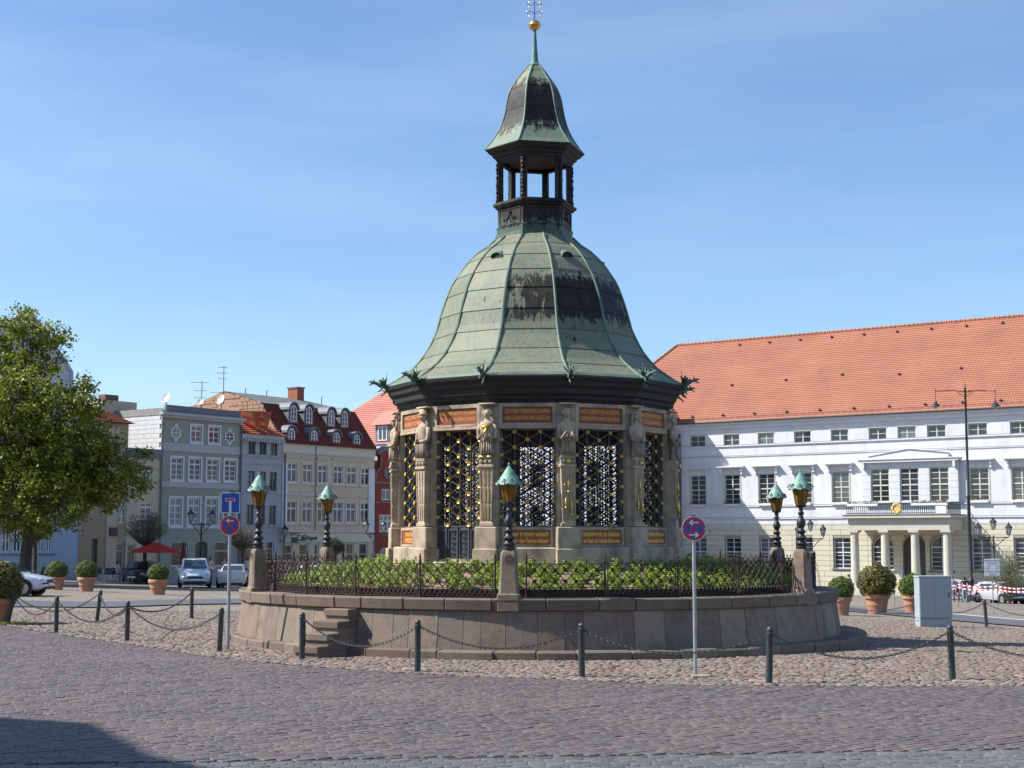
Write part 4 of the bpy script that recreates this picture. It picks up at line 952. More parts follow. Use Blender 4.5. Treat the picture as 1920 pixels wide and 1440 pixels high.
# ================================================================== houses round the square
class House:
    def __init__(s, name, label, cat, P, ang, zb, group=None):
        s.P = Vector((P[0], P[1], 0)); s.a = ang; s.zb = zb
        s.u = Vector((math.cos(ang), math.sin(ang), 0)); s.n = Vector((-math.sin(ang), math.cos(ang), 0))
        s.o = thing(name, label, cat, (P[0], P[1], zb), ang, group) if name else None
    def uz(s, px, py, off=0.0):
        d = ray(px, py); C = Vector((0, 0, HCAM)); t = ((s.P + s.n * off - C).dot(s.n)) / d.dot(s.n); q = C + d * t
        return (q - s.P).dot(s.u), q.z - s.zb
    def U(s, px, py=1000, off=0.0): return s.uz(px, py, off)[0]
    def Z(s, px, py, off=0.0): return s.uz(px, py, off)[1]
    def at(s, u): return s.P + s.u * u
def wall_mesh(mb, u0, u1, z0, z1, ops, y=0.0, rev=0.22, m=0, arches=()):
    us = sorted({u0, u1, *[o[0] for o in ops], *[o[1] for o in ops]}); zs = sorted({z0, z1, *[o[2] for o in ops], *[o[3] for o in ops]})
    us = [u for u in us if u0 <= u <= u1]; zs = [z for z in zs if z0 <= z <= z1]
    for a, b in zip(us, us[1:]):
        run = None
        for c, d in zip(zs, zs[1:]):
            uc, zc = (a + b) / 2, (c + d) / 2
            hole = any(o[0] < uc < o[1] and o[2] < zc < o[3] for o in ops)
            if not hole: run = (run[0], d) if run else (c, d)
            if (hole or d == zs[-1]) and run:
                mb.add([(a, y, run[0]), (b, y, run[0]), (b, y, run[1]), (a, y, run[1])], [(0, 1, 2, 3)], m); run = None
    for o in ops:
        a, b, c, d = o[:4]; q = y + rev
        mb.add([(a, y, c), (a, q, c), (a, q, d), (a, y, d)], [(0, 1, 2, 3)], m); mb.add([(b, y, c), (b, q, c), (b, q, d), (b, y, d)], [(3, 2, 1, 0)], m)
        mb.add([(a, y, c), (b, y, c), (b, q, c), (a, q, c)], [(0, 1, 2, 3)], m); mb.add([(a, y, d), (b, y, d), (b, q, d), (a, q, d)], [(3, 2, 1, 0)], m)
        if len(o) > 4 and o[4] == 'arch':      # fill the corners above a semicircle
            r = (b - a) / 2; cx = (a + b) / 2; zs_ = d - r * (o[5] if len(o) > 5 else 1.0); k = (d - zs_) / r
            arc = [(cx + r * math.cos(t), zs_ + r * k * math.sin(t)) for t in np.linspace(0, math.pi, 13)]
            for s_, pts in ((1, arc[:7]), (-1, arc[6:])):
                cor = (b, d) if s_ > 0 else (a, d); poly = pts + [cor]
                vs = [(x, y, z) for x, z in poly]; mb.add(vs, [tuple(range(len(vs)))[::-1]], m)
            for p, q2 in zip(arc, arc[1:]): mb.add([(p[0], y, p[1]), (q2[0], y, q2[1]), (q2[0], q, q2[1]), (p[0], q, p[1])], [(0, 1, 2, 3)], m)
WM = {}
m_glass = mat('window_glass', (0.012, 0.014, 0.018), (0.03, 0.035, 0.042), 0.06, 0.8, island=0.0, spec=0.9,
              ipal=[(0.02, 0.022, 0.026), (0.055, 0.06, 0.07), (0.015, 0.016, 0.02), (0.17, 0.18, 0.19), (0.03, 0.035, 0.045), (0.10, 0.10, 0.10)])  # lighter pane tones stand for curtains and painted-in reflections
m_glass_red = mat('window_glass_reddish', (0.05, 0.02, 0.018), (0.10, 0.035, 0.03), 0.08, 1.2, spec=0.8,
                  ipal=[(0.085, 0.028, 0.024), (0.02, 0.02, 0.025), (0.12, 0.035, 0.03), (0.045, 0.045, 0.05), (0.10, 0.03, 0.028)])  # reddish tones paint in brick reflections and curtains
def win_mesh(w_, h_, cols, bars, t, mat_, arch, tall):
    key = (round(w_, 2), round(h_, 2), cols, tuple(bars), t, mat_.name, arch, tall)
    if key in WM: return WM[key]
    b = MB(); d = 0.05
    if arch:
        r = w_ / 2; zc = h_ - r
        out = [(0, 0), (w_, 0)] + [(r + r * math.cos(a), zc + r * math.sin(a)) for a in np.linspace(0, math.pi, 13)]
        inn = [(t, t), (w_ - t, t)] + [(r + (r - t) * math.cos(a), zc + (r - t) * math.sin(a)) for a in np.linspace(0, math.pi, 13)]
        n = len(out); vs = [(x, 0, z) for x, z in out] + [(x, 0, z) for x, z in inn] + [(x, d, z) for x, z in inn]
        fs = [(i, (i + 1) % n, n + (i + 1) % n, n + i) for i in range(n)] + [(n + i, n + (i + 1) % n, 2 * n + (i + 1) % n, 2 * n + i) for i in range(n)]
        b.add(vs, fs)
    else:
        b.box(0, w_, 0, d, 0, t); b.box(0, w_, 0, d, h_ - t, h_); b.box(0, t, 0, d, t, h_ - t); b.box(w_ - t, w_, 0, d, t, h_ - t)
    for i in range(1, cols):
        x = w_ * i / cols; q = t * 0.55; b.box(x - q, x + q, 0.004, d, t, h_ - t * (1 if not arch else 1.2))
    for z in bars:
        q = t * (0.6 if z in tall else 0.25); y_ = 0.008 if z not in tall else -0.012
        ext = 0 if not arch else 0
        b.box(t, w_ - t, y_, d - 0.004, h_ * z - q, h_ * z + q)
    me = b.mesh('window', mat_); WM[key] = me
    p = MB()
    if arch:
        r = w_ / 2 - t * .6; zc = h_ - w_ / 2; p.prism([(t * .6, t * .6), (w_ - t * .6, t * .6)] + [(w_ / 2 + r * math.cos(a), zc + r * math.sin(a)) for a in np.linspace(0, math.pi, 13)], d - 0.018, d + 0.01)
    else: p.box(t * .6, w_ - t * .6, d - 0.018, d + 0.01, t * .6, h_ - t * .6)
    WM[key + ('p',)] = p
    return me
def window(H, u0, u1, z0, z1, fm, cols=2, bars=(), t=0.07, dep=0.14, glass=None, arch=False, tall=(), label=None, parent=None):
    w_, h_ = round(u1 - u0, 2), round(z1 - z0, 2)
    me = win_mesh(w_, h_, cols, bars, t, fm, arch, tall)
    o = link('window', me, parent or H.o, loc=(u0, dep, z0), label=label)
    gk = (w_, h_, t, arch, (glass or m_glass).name, 'pane')
    if gk not in WM: WM[gk] = WM[(w_, h_, cols, tuple(bars), t, fm.name, arch, tall, 'p')].mesh('pane', glass or m_glass)
    link('pane', WM[gk], o); return o
def trim(H, name, m, u0, u1, z0, z1, pr=0.06, y=0.0, parent=None):
    return MB().box(u0, u1, y - pr, y - 0.003, z0, z1).build(name, m, parent or H.o)
def courses(mb, A, B, C_, D, n, lift=0.035, m=0):
    """lapped tile courses over the quad A,B (eaves) - D,C (ridge)"""
    A, B, C_, D = map(Vector, (A, B, C_, D)); nrm = (B - A).cross(D - A).normalized()
    for i in range(n):
        t0, t1 = i / n, (i + 1) / n
        a, b = A.lerp(D, t0), B.lerp(C_, t0); d, c = A.lerp(D, t1), B.lerp(C_, t1)
        a2, b2 = a + nrm * lift, b + nrm * lift
        mb.add([a2, b2, c + nrm * 0.004, d + nrm * 0.004, a, b], [(0, 1, 2, 3), (4, 5, 1, 0)], m)
def tile_mat(name, c1, c2, dark, sc=3.0):
    m = mat(name, c1, c2, 0.8, 0.35, 0.0, island=0.05, dirt=dark, dscale=0.5, damt=0.35)
    nt = m.node_tree; N = nt.nodes; bs = N['Principled BSDF']; tc = N['Texture Coordinate'] if 'Texture Coordinate' in N else N.new('ShaderNodeTexCoord')
    wv = N.new('ShaderNodeTexWave'); wv.wave_type = 'BANDS'; wv.bands_direction = 'X'; wv.inputs['Scale'].default_value = sc; wv.inputs['Distortion'].default_value = 0.0
    nt.links.new(tc.outputs['Object'], wv.inputs['Vector'])
    bp = N.new('ShaderNodeBump'); bp.inputs['Distance'].default_value = 0.022; nt.links.new(wv.outputs[0], bp.inputs['Height']); nt.links.new(bp.outputs[0], bs.inputs['Normal']); return m
m_tile = tile_mat('orange_roof_tile', (0.33, 0.13, 0.08), (0.39, 0.155, 0.095), (0.26, 0.105, 0.07), 1.35)
m_tile_s = tile_mat('salmon_roof_tile', (0.42, 0.165, 0.12), (0.48, 0.20, 0.15), (0.38, 0.12, 0.09), 1.35)
m_tile_r = tile_mat('red_pantile', (0.34, 0.075, 0.035), (0.44, 0.12, 0.06), (0.16, 0.04, 0.03), 1.1)
m_tile_d = tile_mat('dark_red_tile', (0.17, 0.03, 0.018), (0.22, 0.042, 0.024), (0.10, 0.02, 0.014), 1.35)
m_whitewall = mat('white_plaster', (0.63, 0.635, 0.65), (0.69, 0.695, 0.71), 0.85, 0.6, 0.002, 30, dirt=(0.47, 0.46, 0.45), dscale=1.1, damt=0.5, stretch=(1, 1, .3))
m_creamst = mat('cream_rustic_stone', (0.55, 0.51, 0.39), (0.61, 0.57, 0.45), 0.85, 1.0, 0.003, 25, island=0.05, dirt=(0.50, 0.47, 0.38), dscale=0.7, damt=0.3)
m_joint = mat('rustic_joint', (0.30, 0.28, 0.22), (0.36, 0.33, 0.26), 0.9, 2)
m_trimw = mat('white_trim', (0.70, 0.70, 0.72), (0.64, 0.65, 0.68), 0.75, 2)
m_lead = mat('lead_grey', (0.12, 0.13, 0.145), (0.17, 0.18, 0.20), 0.6, 2)
m_slate = mat('grey_roofing_felt', (0.10, 0.11, 0.115), (0.145, 0.15, 0.15), 0.85, 1.0, 0.004, 20)
m_winf = mat('grey_green_window_frame', (0.50, 0.52, 0.45), (0.56, 0.57, 0.50), 0.6, 5)
m_winw = mat('white_window_frame', (0.66, 0.68, 0.72), (0.6, 0.62, 0.66), 0.55, 5)
m_gutter = mat('dark_gutter', (0.05, 0.05, 0.055), (0.08, 0.08, 0.085), 0.5, 5)

# ---- town hall on the right
AT = math.atan2(-0.586, 0.811)
q_ = W(1915, 1000, 118); L0 = Vector((q_.x, q_.y)); uT = Vector((0.811, -0.586))
TH = House('town_hall', 'long white town hall with orange tiled roof and columned balcony portico at the right', 'town hall', (L0 - uT * 30.6), AT, -2.6)
TL = 44.0
ZG, ZA, ZB_, ZS, ZB1, ZB2 = [TH.Z(*p) for p in ((1600, 778.5), (1285, 840.4), (1285, 858.7), (1285, 950.8), (1285, 973.3), (1285, 985.2))]
cx = [TH.U(p) for p in (1310, 1374, 1439, 1508, 1578, 1650, 1705, 1761, 1839, 1919)]; cx += [cx[-1] + 3.3, cx[-1] + 6.6]
uw = 0.78; zu0, zu1 = TH.Z(1310, 838), TH.Z(1310, 817)
z10, z11 = TH.Z(1310, 946.5), TH.Z(1310, 891.5); zg0, zg1 = TH.Z(1580, 1066), TH.Z(1580, 1008)
ops = [(c - uw, c + uw, zu0, zu1) for c in cx]; mid = cx[5:8]
ops += [(c - uw, c + uw, z10, z11) for i, c in enumerate(cx) if c not in mid]
ag = [TH.U(1654), TH.U(1764)]; dg_ = TH.U(1713)
gops = [(c - uw, c + uw, zg0, zg1) for c in cx if c not in mid]
gops += [(c - 0.95, c + 0.95, zg0 - 0.1, zg1 + 0.15, 'arch') for c in ag] + [(dg_ - 0.95, dg_ + 0.95, 0.55, zg1 + 0.2, 'arch')]
b = MB(); wall_mesh(b, 0, TL, ZB2, ZG, ops, m=0); wall_mesh(b, 0, TL, -0.3, ZB2, gops, m=1, rev=0.3)
b.add([(TL, 0, -0.3), (TL, 15, -0.3), (TL, 15, ZG), (TL, 0, ZG)], [(0, 1, 2, 3)]); b.add([(0, 15, -0.3), (0, 0, -0.3), (0, 0, ZG), (0, 15, ZG)], [(0, 1, 2, 3)])
b.add([(0, 0.9, 0), (TL, 0.9, 0), (TL, 0.9, ZG), (0, 0.9, ZG)], [(0, 1, 2, 3)], 2)
b.build('wall', [m_whitewall, m_joint, m_gutter], TH.o)
cube = MB().bbox(0, 1, 0, 1, 0, 1, 0.02).mesh('ashlar_block', m_creamst)
rb = random.Random(2)
def ashlar(H, u0, u1, z0, z1, ops_, ch, bl, pr, parent=None, y=0.0, name='ashlar_block', me=cube):
    n = max(1, round((z1 - z0) / ch)); h_ = (z1 - z0) / n
    for i in range(n):
        za, zb_ = z0 + i * h_, z0 + (i + 1) * h_; segs = [(u0, u1)]
        for o in sorted(ops_):
            if o[2] - 0.01 < zb_ and o[3] + 0.01 > za:
                ox0, ox1 = o[0], o[1]
                if len(o) > 4 and zb_ > o[3] - (o[1] - o[0]) / 2:     # inside an arch head the joint follows the curve
                    zc = o[3] - (o[1] - o[0]) / 2; r_ = (o[1] - o[0]) / 2; dzz = min(r_ * .98, max(0, za - zc)); hw_ = math.sqrt(max(0.0, r_ * r_ - dzz * dzz)); c_ = (o[0] + o[1]) / 2; ox0, ox1 = c_ - hw_, c_ + hw_
                new = []
                for a, c in segs:
                    if ox1 <= a or ox0 >= c: new.append((a, c)); continue
                    if ox0 > a: new.append((a, ox0))
                    if ox1 < c: new.append((ox1, c))
                segs = new
        for a, c in segs:
            w_ = c - a
            if w_ < 0.15: continue
            k = max(1, round(w_ / bl)); off = 0.5 * bl * (i % 2) if k > 1 else 0
            cuts = [a] + [a + off + j * bl for j in range(1 if off else 1, int((w_ - off) / bl) + 1) if a + off + j * bl < c - 0.3] + [c]
            if off and off > 0.3: cuts = [a, a + off] + [x for x in cuts[1:] if x > a + off + 0.2]
            for p, q in zip(cuts, cuts[1:]):
                link(name, me, parent or H.o, loc=(p + 0.015, y - pr, za + 0.015), scale=(q - p - 0.03, pr - 0.004, h_ - 0.03))
ashlar(TH, 0.0, TL * 0.78, 0.05, ZB2 - 0.02, gops, 0.43, 1.55, 0.035)
for c in cx:
    window(TH, c - uw, c + uw, zu0, zu1, m_winf, 2, (0.5,), 0.09)
    trim(TH, 'window_surround', m_winf, c - uw - 0.1, c + uw + 0.1, zu1 + 0.003, zu1 + 0.1, 0.03)
m_flower = mat('geranium', (0.30, 0.05, 0.05), (0.10, 0.16, 0.04), 0.7, 30, island=0.4, hue=0.04, ipal=[(0.35, 0.05, 0.05), (0.10, 0.18, 0.05), (0.08, 0.13, 0.04), (0.45, 0.25, 0.22), (0.12, 0.2, 0.05)])
def flowers(u0, u1, z, parent, y=-0.12, n=120, dens=1.0):
    rg = np.random.default_rng(int(u0 * 100) % 9999); P = np.stack([rg.uniform(u0, u1, n), rg.uniform(y - 0.12, y + 0.08, n), z + rg.uniform(0, 0.22, n)], -1)
    v, q = leaf_quads(P, unit(n, rg), 0.05, 0.8, rg); link('flowers', np_mesh('flowers', v, q, m_flower), parent)
for i, c in enumerate(cx):
    if c in mid: continue
    window(TH, c - uw, c + uw, z10, z11, m_winf, 2, (0.17, 0.335, 0.5, 0.67, 0.84), 0.09, tall=(0.5,))
    hz_ = z11 + 0.62
    b = MB(); b.box(c - uw - 0.5, c + uw + 0.5, -0.48, -0.003, hz_, hz_ + 0.10); b.box(c - uw - 0.42, c + uw + 0.42, -0.38, -0.003, hz_ - 0.09, hz_ - 0.003)
    h_ = b.build('window_hood', m_trimw, TH.o)
    for s_ in (-1, 1):
        xx = c + s_ * (uw + 0.22); MB().prism([(xx - 0.09, hz_ - 0.62), (xx + 0.09, hz_ - 0.62), (xx + 0.09, hz_ - 0.095), (xx - 0.09, hz_ - 0.095)], -0.20, -0.003).build('console', m_trimw, h_); 
        MB().box(xx - 0.10, xx + 0.10, -0.32, -0.203, hz_ - 0.30, hz_ - 0.095).build('scroll', m_trimw, h_)
    for s_ in (-1, 1): trim(TH, 'window_surround', m_winf, c + s_ * (uw + 0.055) - 0.05, c + s_ * (uw + 0.055) + 0.05, z10, z11, 0.03)
    fb = MB().bbox(c - uw + 0.02, c + uw - 0.02, -0.26, -0.04, z10 - 0.16, z10 + 0.02, 0.01).build('flower_box', m_trimw, TH.o); flowers(c - uw + 0.05, c + uw - 0.05, z10 + 0.02, fb)
for c in cx:
    if c in mid: continue
    window(TH, c - uw, c + uw, zg0, zg1, m_winw, 2, (0.14, 0.28, 0.42, 0.52, 0.68, 0.84), 0.08, dep=0.22, tall=(0.52,))
    trim(TH, 'window_sill', m_lead, c - uw - 0.12, c + uw + 0.12, zg0 - 0.12, zg0 - 0.003, 0.12)
for c in ag:
    window(TH, c - 0.93, c + 0.93, zg0 - 0.1, zg1 + 0.13, m_winw, 2, (0.13, 0.26, 0.39, 0.52, 0.68), 0.09, dep=0.22, arch=True, tall=(0.68,))
    trim(TH, 'window_sill', m_lead, c - 1.1, c + 1.1, zg0 - 0.22, zg0 - 0.103, 0.14)
MB().box(dg_ - 0.95, dg_ + 0.95, 0.32, 0.36, 0.5, zg1 + 0.2).build('entrance_door', m_gutter, TH.o)
MB().box(dg_ - 1.25, dg_ - 1.02, -0.05, -0.037, 1.5, 2.4).build('notice_board', mat('blue_white_sign', (0.45, 0.55, 0.75), (0.6, 0.65, 0.75), 0.4, 4), TH.o)
# string courses, frieze and gutter
for nm, za, zb_, pr in (('string_course', ZA - 0.02, ZA + 0.10, 0.12), ('string_course', ZB_ - 0.05, ZB_ + 0.02, 0.07), ('sill_course', ZS - 0.06, ZS + 0.05, 0.09), ('band_course', ZB1 - 0.05, ZB1 + 0.05, 0.10), ('band_course', ZB2 - 0.04, ZB2 + 0.03, 0.055)):
    trim(TH, nm, m_trimw, 0, TL, za, zb_, pr)
    MB().box(0, TL, -pr - 0.012, -0.003, zb_ + 0.002, zb_ + 0.022).build('lead_flashing', m_lead, TH.o)
b = MB(); b.box(0, TL, -0.14, -0.003, ZG - 0.62, ZG - 0.30); b.box(0, TL, -0.42, -0.003, ZG - 0.298, ZG - 0.06); b.build('eaves_cornice', m_trimw, TH.o)
MB().tube([(-0.2, -0.56, ZG - 0.03), (TL, -0.56, ZG - 0.03)], 0.085, 8).build('gutter', m_gutter, TH.o)
MB().tube([(0.12, -0.14, ZG - 0.9), (0.12, -0.14, 0.1)], 0.10, 8).build('drainpipe', m_gutter, TH.o)
# roof
RB = 7.6; zr = TH.Z(1600, 620.5, RB); ur0 = TH.U(1270, 648, RB); zr = (zr + TH.Z(1270, 648, RB)) / 2
HIP = 7.2; E0 = -0.62; ze = ZG + 0.0
b = MB(); A_, B_ = (ur0 - HIP, E0, ze), (TL, E0, ze)
courses(b, A_, B_, (TL, RB, zr), (ur0, RB, zr), 46, 0.04)
courses(b, (ur0 - HIP, 2 * RB - E0, ze), A_, (ur0, RB, zr), (ur0, RB, zr), 46, 0.06)
b.add([(TL, 2 * RB - E0, ze), (ur0 - HIP, 2 * RB - E0, ze), (ur0, RB, zr), (TL, RB, zr)], [(0, 1, 2, 3)])
b.add([(ur0 - HIP, E0, ze - .01), (TL, E0, ze - .01), (TL, 2 * RB, ze - .01), (ur0 - HIP, 2 * RB, ze - .01)], [(3, 2, 1, 0)])
roof = b.build('roof', m_tile, TH.o)
nrt = int((TL - ur0) / 0.42); b = MB()
for i in range(nrt): b.tube([(ur0 + i * 0.42, RB, zr + 0.03), (ur0 + i * 0.42 + 0.40, RB, zr + 0.05)], [0.13, 0.16], 6)
for i in range(26):
    t0, t1 = i / 26, (i + 0.95) / 26; p = lambda t: (ur0 - HIP * t, RB - (RB - E0) * t, zr + (ze - zr) * t + 0.05); b.tube([p(t0), p(t1)], [0.13, 0.16], 6)
b.build('ridge_tiles', m_tile, roof, kind='stuff')
rv = MB(); rv.sphere((0, 0, 0), 0.13, 6, sc=(1.2, 1.2, 0.8)); me_rv = rv.mesh('roof_vent', m_gutter)
sl = lambda u, t: (u, E0 + (RB - E0) * t - 0.06, ze + (zr - ze) * t + 0.09)
for k in range(12):
    for t, du in ((0.06, 0), (0.93, 1.2)): link('roof_vent', me_rv, roof, loc=sl(1.5 + k * 3.1 + du, t))
for k in range(6): link('roof_vent', me_rv, roof, loc=sl(4 + k * 5.3, 0.42 + 0.02 * (k % 3)))
b = MB(); b.tube([sl(-0.2, 0.03), sl(TL, 0.03)], 0.02, 4)
for k in range(70): b.tube([sl(k * 0.62, 0.02), sl(k * 0.62, 0.045)], 0.012, 3)
b.build('snow_guard', m_gutter, roof)
# projecting centre on the first floor, portico with balcony
o3 = -0.35; m0, m1 = TH.U(1616, 900, o3), TH.U(1797, 900, o3); zt = TH.Z(1700, 866, o3); midu = [TH.U(p, 900, o3) for p in (1650, 1705, 1761)]
zb3 = ZS + 0.1
mops = [(c - 0.8, c + 0.8, (z10 if i != 1 else zb3 + 0.1), z11 + 0.12) for i, c in enumerate(midu)]
ris = thing('x', 'x', 'x'); bpy.data.objects.remove(ris)
b = MB(); wall_mesh(b, m0, m1, zb3, zt, mops, y=o3, rev=0.25, m=0)
b.add([(m0, 0, zb3), (m0, o3, zb3), (m0, o3, zt), (m0, 0, zt)], [(0, 1, 2, 3)]); b.add([(m1, o3, zb3), (m1, 0, zb3), (m1, 0, zt), (m1, o3, zt)], [(0, 1, 2, 3)])
pc = b.build('projecting_bay', m_whitewall, TH.o)
cube_w = MB().bbox(0, 1, 0, 1, 0, 1, 0.02).mesh('ashlar_block', m_whitewall)
ashlar(TH, m0, m1, zb3 + 0.02, z11 + 0.14, mops, 0.52, 0.95, 0.022, parent=pc, y=o3, me=cube_w)
for i, c in enumerate(midu):
    window(TH, c - 0.8, c + 0.8, mops[i][2], z11 + 0.12, m_winf, 2, (0.17, 0.335, 0.5, 0.67, 0.84), 0.10, dep=o3 + 0.1, tall=(0.5,))
b = MB(); b.box(m0 - 0.15, m1 + 0.1, o3 - 0.36, 0, zt, zt + 0.22); b.box(m0 - 0.22, m1 + 0.16, o3 - 0.45, 0, zt + 0.222, zt + 0.30)
b.build('bay_cornice', m_trimw, TH.o)
pm0, pm1 = TH.U(1631, 855, o3), TH.U(1781, 850, o3); zp = TH.Z(1704, 843.5, o3)
b = MB(); b.prism([(pm0, zt + 0.31), (pm1 - 0.1, zt + 0.31), (pm1 - 0.1, zt + 0.62), ((pm0 + pm1) / 2, zp), (pm0, zt + 0.50)], o3 - 0.2, 0.0); b.build('pediment', m_trimw, TH.o)
b = MB(); cpts = [(pm0 - .1, o3 - .2, zt + .50), ((pm0 + pm1) / 2, o3 - .2, zp + 0.02), (pm1 + .02, o3 - .2, zt + .62)]
b.tube(cpts, 0.06, 4); b.build('pediment_capping', m_lead, TH.o)
for c in (midu[0] - 1.35, midu[2] + 1.35): MB().box(c - 0.1, c + 0.1, o3 - 0.34, o3 - 0.02, zt - 0.5, zt - 0.003).build('console', m_trimw, TH.o)
OP = -3.2
e0, e1 = TH.U(1591, 985, OP), TH.U(1781, 985, OP); ze0, ze1 = TH.Z(1690, 994, OP), TH.Z(1690, 971, OP); zc0 = TH.Z(1690, 1097, OP)
m_port = mat('portico_stone', (0.47, 0.45, 0.38), (0.55, 0.53, 0.45), 0.85, 2, 0.003, 25, dirt=(0.36, 0.34, 0.29), dscale=1, damt=0.4)
b = MB(); b.box(e0, e1, OP - 0.1, OP + 0.55, ze0, ze1); b.box(e1 - 0.65, e1, OP + 0.552, -0.04, ze0, ze1); b.box(e0, e0 + 0.65, OP + 0.552, -0.04, ze0, ze1); b.box(e0 + 0.652, e1 - 0.652, OP + 0.552, -0.04, ze1 - 0.12, ze1 - 0.002)
b.build('entablature', m_port, TH.o)
b = MB(); b.bbox(e0 - 0.35, e1 + 0.3, OP - 0.45, -0.04, ze1 + 0.002, ze1 + 0.24, 0.07); b.build('balcony_slab', m_port, TH.o)
MB().bbox(e0 - 0.40, e1 + 0.35, OP - 0.50, -0.04, ze1 + 0.242, ze1 + 0.28, 0.01).build('slab_flashing', m_lead, TH.o)
for p in (1601.5, 1658.5, 1715, 1775.5):
    c = TH.U(p, 1050, OP); cz = zc0
    mbc = MB(); mbc.lathe([(0.36, cz), (0.355, cz + 0.6), (0.345, cz + 1.6), (0.315, ze0 - 0.35), (0.33, ze0 - 0.34), (0.33, ze0 - 0.30), (0.36, ze0 - 0.24), (0.40, ze0 - 0.18)], 20, (c, OP + 0.22, 0)); mbc.box(c - 0.42, c + 0.42, OP - 0.2, OP + 0.64, ze0 - 0.178, ze0 - 0.004)
    mbc.build('column', m_port, TH.o, sharp=40)
b = MB()
for i in range(4): b.bbox(e0 - 0.5 - 0.3 * i, e1 + 0.5 + 0.3 * i, OP - 0.4 - 0.32 * i, -0.04, -0.3, zc0 - 0.002 - 0.16 * i, 0.015) if i == 0 else b.bbox(e0 - 0.5 - 0.3 * i, e1 + 0.5 + 0.3 * i, OP - 0.4 - 0.32 * i, OP - 0.402 - 0.32 * (i - 1), -0.3, zc0 - 0.16 * i, 0.015)
b.build('portico_steps', m_port, TH.o)
zr0, zr1 = ze1 + 0.29, TH.Z(1690, 944.5, OP)
bal = MB(); yb = OP - 0.28; bal.box(e0 - 0.05, e1 + 0.02, yb - 0.025, yb + 0.025, zr1 - 0.05, zr1); bal.box(e0 - 0.05, e1 + 0.02, yb - 0.03, yb + 0.03, zr0 + 0.06, zr0 + 0.12); bal.box(e0 - 0.05, e1 + 0.02, yb - 0.012, yb + 0.012, zr0 + 0.52, zr0 + 0.54)
bal.box(e1 - 0.03, e1 + 0.02, yb + 0.03, -0.1, zr1 - 0.05, zr1)
br = bal.build('balcony_rail', m_iron, TH.o)
me_bal = MB().box(-0.02, 0.02, -0.02, 0.02, zr0, zr1 - 0.05).mesh('baluster', m_iron)
nb = int((e1 - e0) / 0.17)
for i in range(nb + 1): link('baluster', me_bal, br, loc=(e0 + i * (e1 - e0) / nb, yb, 0))
for i in range(14): link('baluster', me_bal, br, loc=(e1, yb + 0.2 + i * 0.2, 0))
for a, c in ((1592, 1650), (1712, 1752), (1752, 1780)):
    u0_, u1_ = TH.U(a, 945, OP), TH.U(c, 945, OP); fb = MB().bbox(u0_, u1_, yb - 0.24, yb - 0.03, zr1 - 0.16, zr1 + 0.02, 0.01).build('flower_box', m_trimw, TH.o); flowers(u0_, u1_, zr1 + 0.02, fb, y=yb - 0.12, n=220)
MB().bbox(e1 - 0.95, e1 - 0.08, yb - 0.20, yb - 0.03, zr0 + 0.05, zr1 - 0.05, 0.01).build('flower_crate', m_trimw, TH.o)
uc_, zc_ = TH.uz(1684, 953.5, OP); b = MB()
b.tube([(uc_ + 0.36 * math.cos(a), yb - 0.07, zc_ + 0.36 * math.sin(a)) for a in np.linspace(0, 2 * math.pi, 15)], [0.10 + 0.03 * (i % 2) for i in range(15)], 6, cap=False)
b.prism([(uc_ - 0.22, zc_ + 0.24), (uc_ - 0.22, zc_ - 0.05), (uc_, zc_ - 0.28), (uc_ + 0.22, zc_ - 0.05), (uc_ + 0.22, zc_ + 0.24)][::1], yb - 0.10, yb - 0.05)
b.build('gilded_crest', mat('crest_gold', (0.75, 0.55, 0.2), (0.6, 0.42, 0.15), 0.5, 9, metal=0.2), TH.o)

# ---- white wing at the left end of the town hall, running forward, and the salmon-roofed house
WG = House('white_wing', 'white rendered wing house joining the left end of the town hall behind the pavilion', 'house', TH.at(0)[:2], AT, -2.2)
def simple_roof(H, u0, u1, y0, y1, ze_, zr_, hl, hr, m, n=30, name='roof', ym=None):
    b = MB(); ym = ym if ym is not None else (y0 + y1) / 2
    courses(b, (u0, y0, ze_), (u1, y0, ze_), (u1 - hr, ym, zr_), (u0 + hl, ym, zr_), n, 0.05)
    courses(b, (u1, y1, ze_), (u0, y1, ze_), (u0 + hl, ym, zr_), (u1 - hr, ym, zr_), 6, 0.05)
    courses(b, (u0, y1, ze_), (u0, y0, ze_), (u0 + hl, ym, zr_), (u0 + hl, ym, zr_), n, 0.05); courses(b, (u1, y0, ze_), (u1, y1, ze_), (u1 - hr, ym, zr_), (u1 - hr, ym, zr_), n, 0.05)
    return b.build(name, m, H.o)
def box_walls(H, u0, u1, y1, z1, ops_, m, y0=0.0, z0=-0.4, rev=0.2, back=True):
    b = MB(); wall_mesh(b, u0, u1, z0, z1, ops_, y=y0, rev=rev)
    b.add([(u1, y0, z0), (u1, y1, z0), (u1, y1, z1), (u1, y0, z1)], [(0, 1, 2, 3)]); b.add([(u0, y1, z0), (u0, y0, z0), (u0, y0, z1), (u0, y1, z1)], [(0, 1, 2, 3)])
    b.add([(u1, y1, z0), (u0, y1, z0), (u0, y1, z1), (u1, y1, z1)], [(0, 1, 2, 3)]); b.add([(u0, y0, z1 - .02), (u1, y0, z1 - .02), (u1, y1, z1 - .02), (u0, y1, z1 - .02)], [(0, 1, 2, 3)])
    b.add([(u0 + .1, y0 + 0.7, 0), (u1 - .1, y0 + 0.7, 0), (u1 - .1, y0 + 0.7, z1 - .1), (u0 + .1, y0 + 0.7, z1 - .1)], [(0, 1, 2, 3)])
    return b.build('wall', m, H.o)
wu = WG.U(925, 1000, -9); wo_ = []
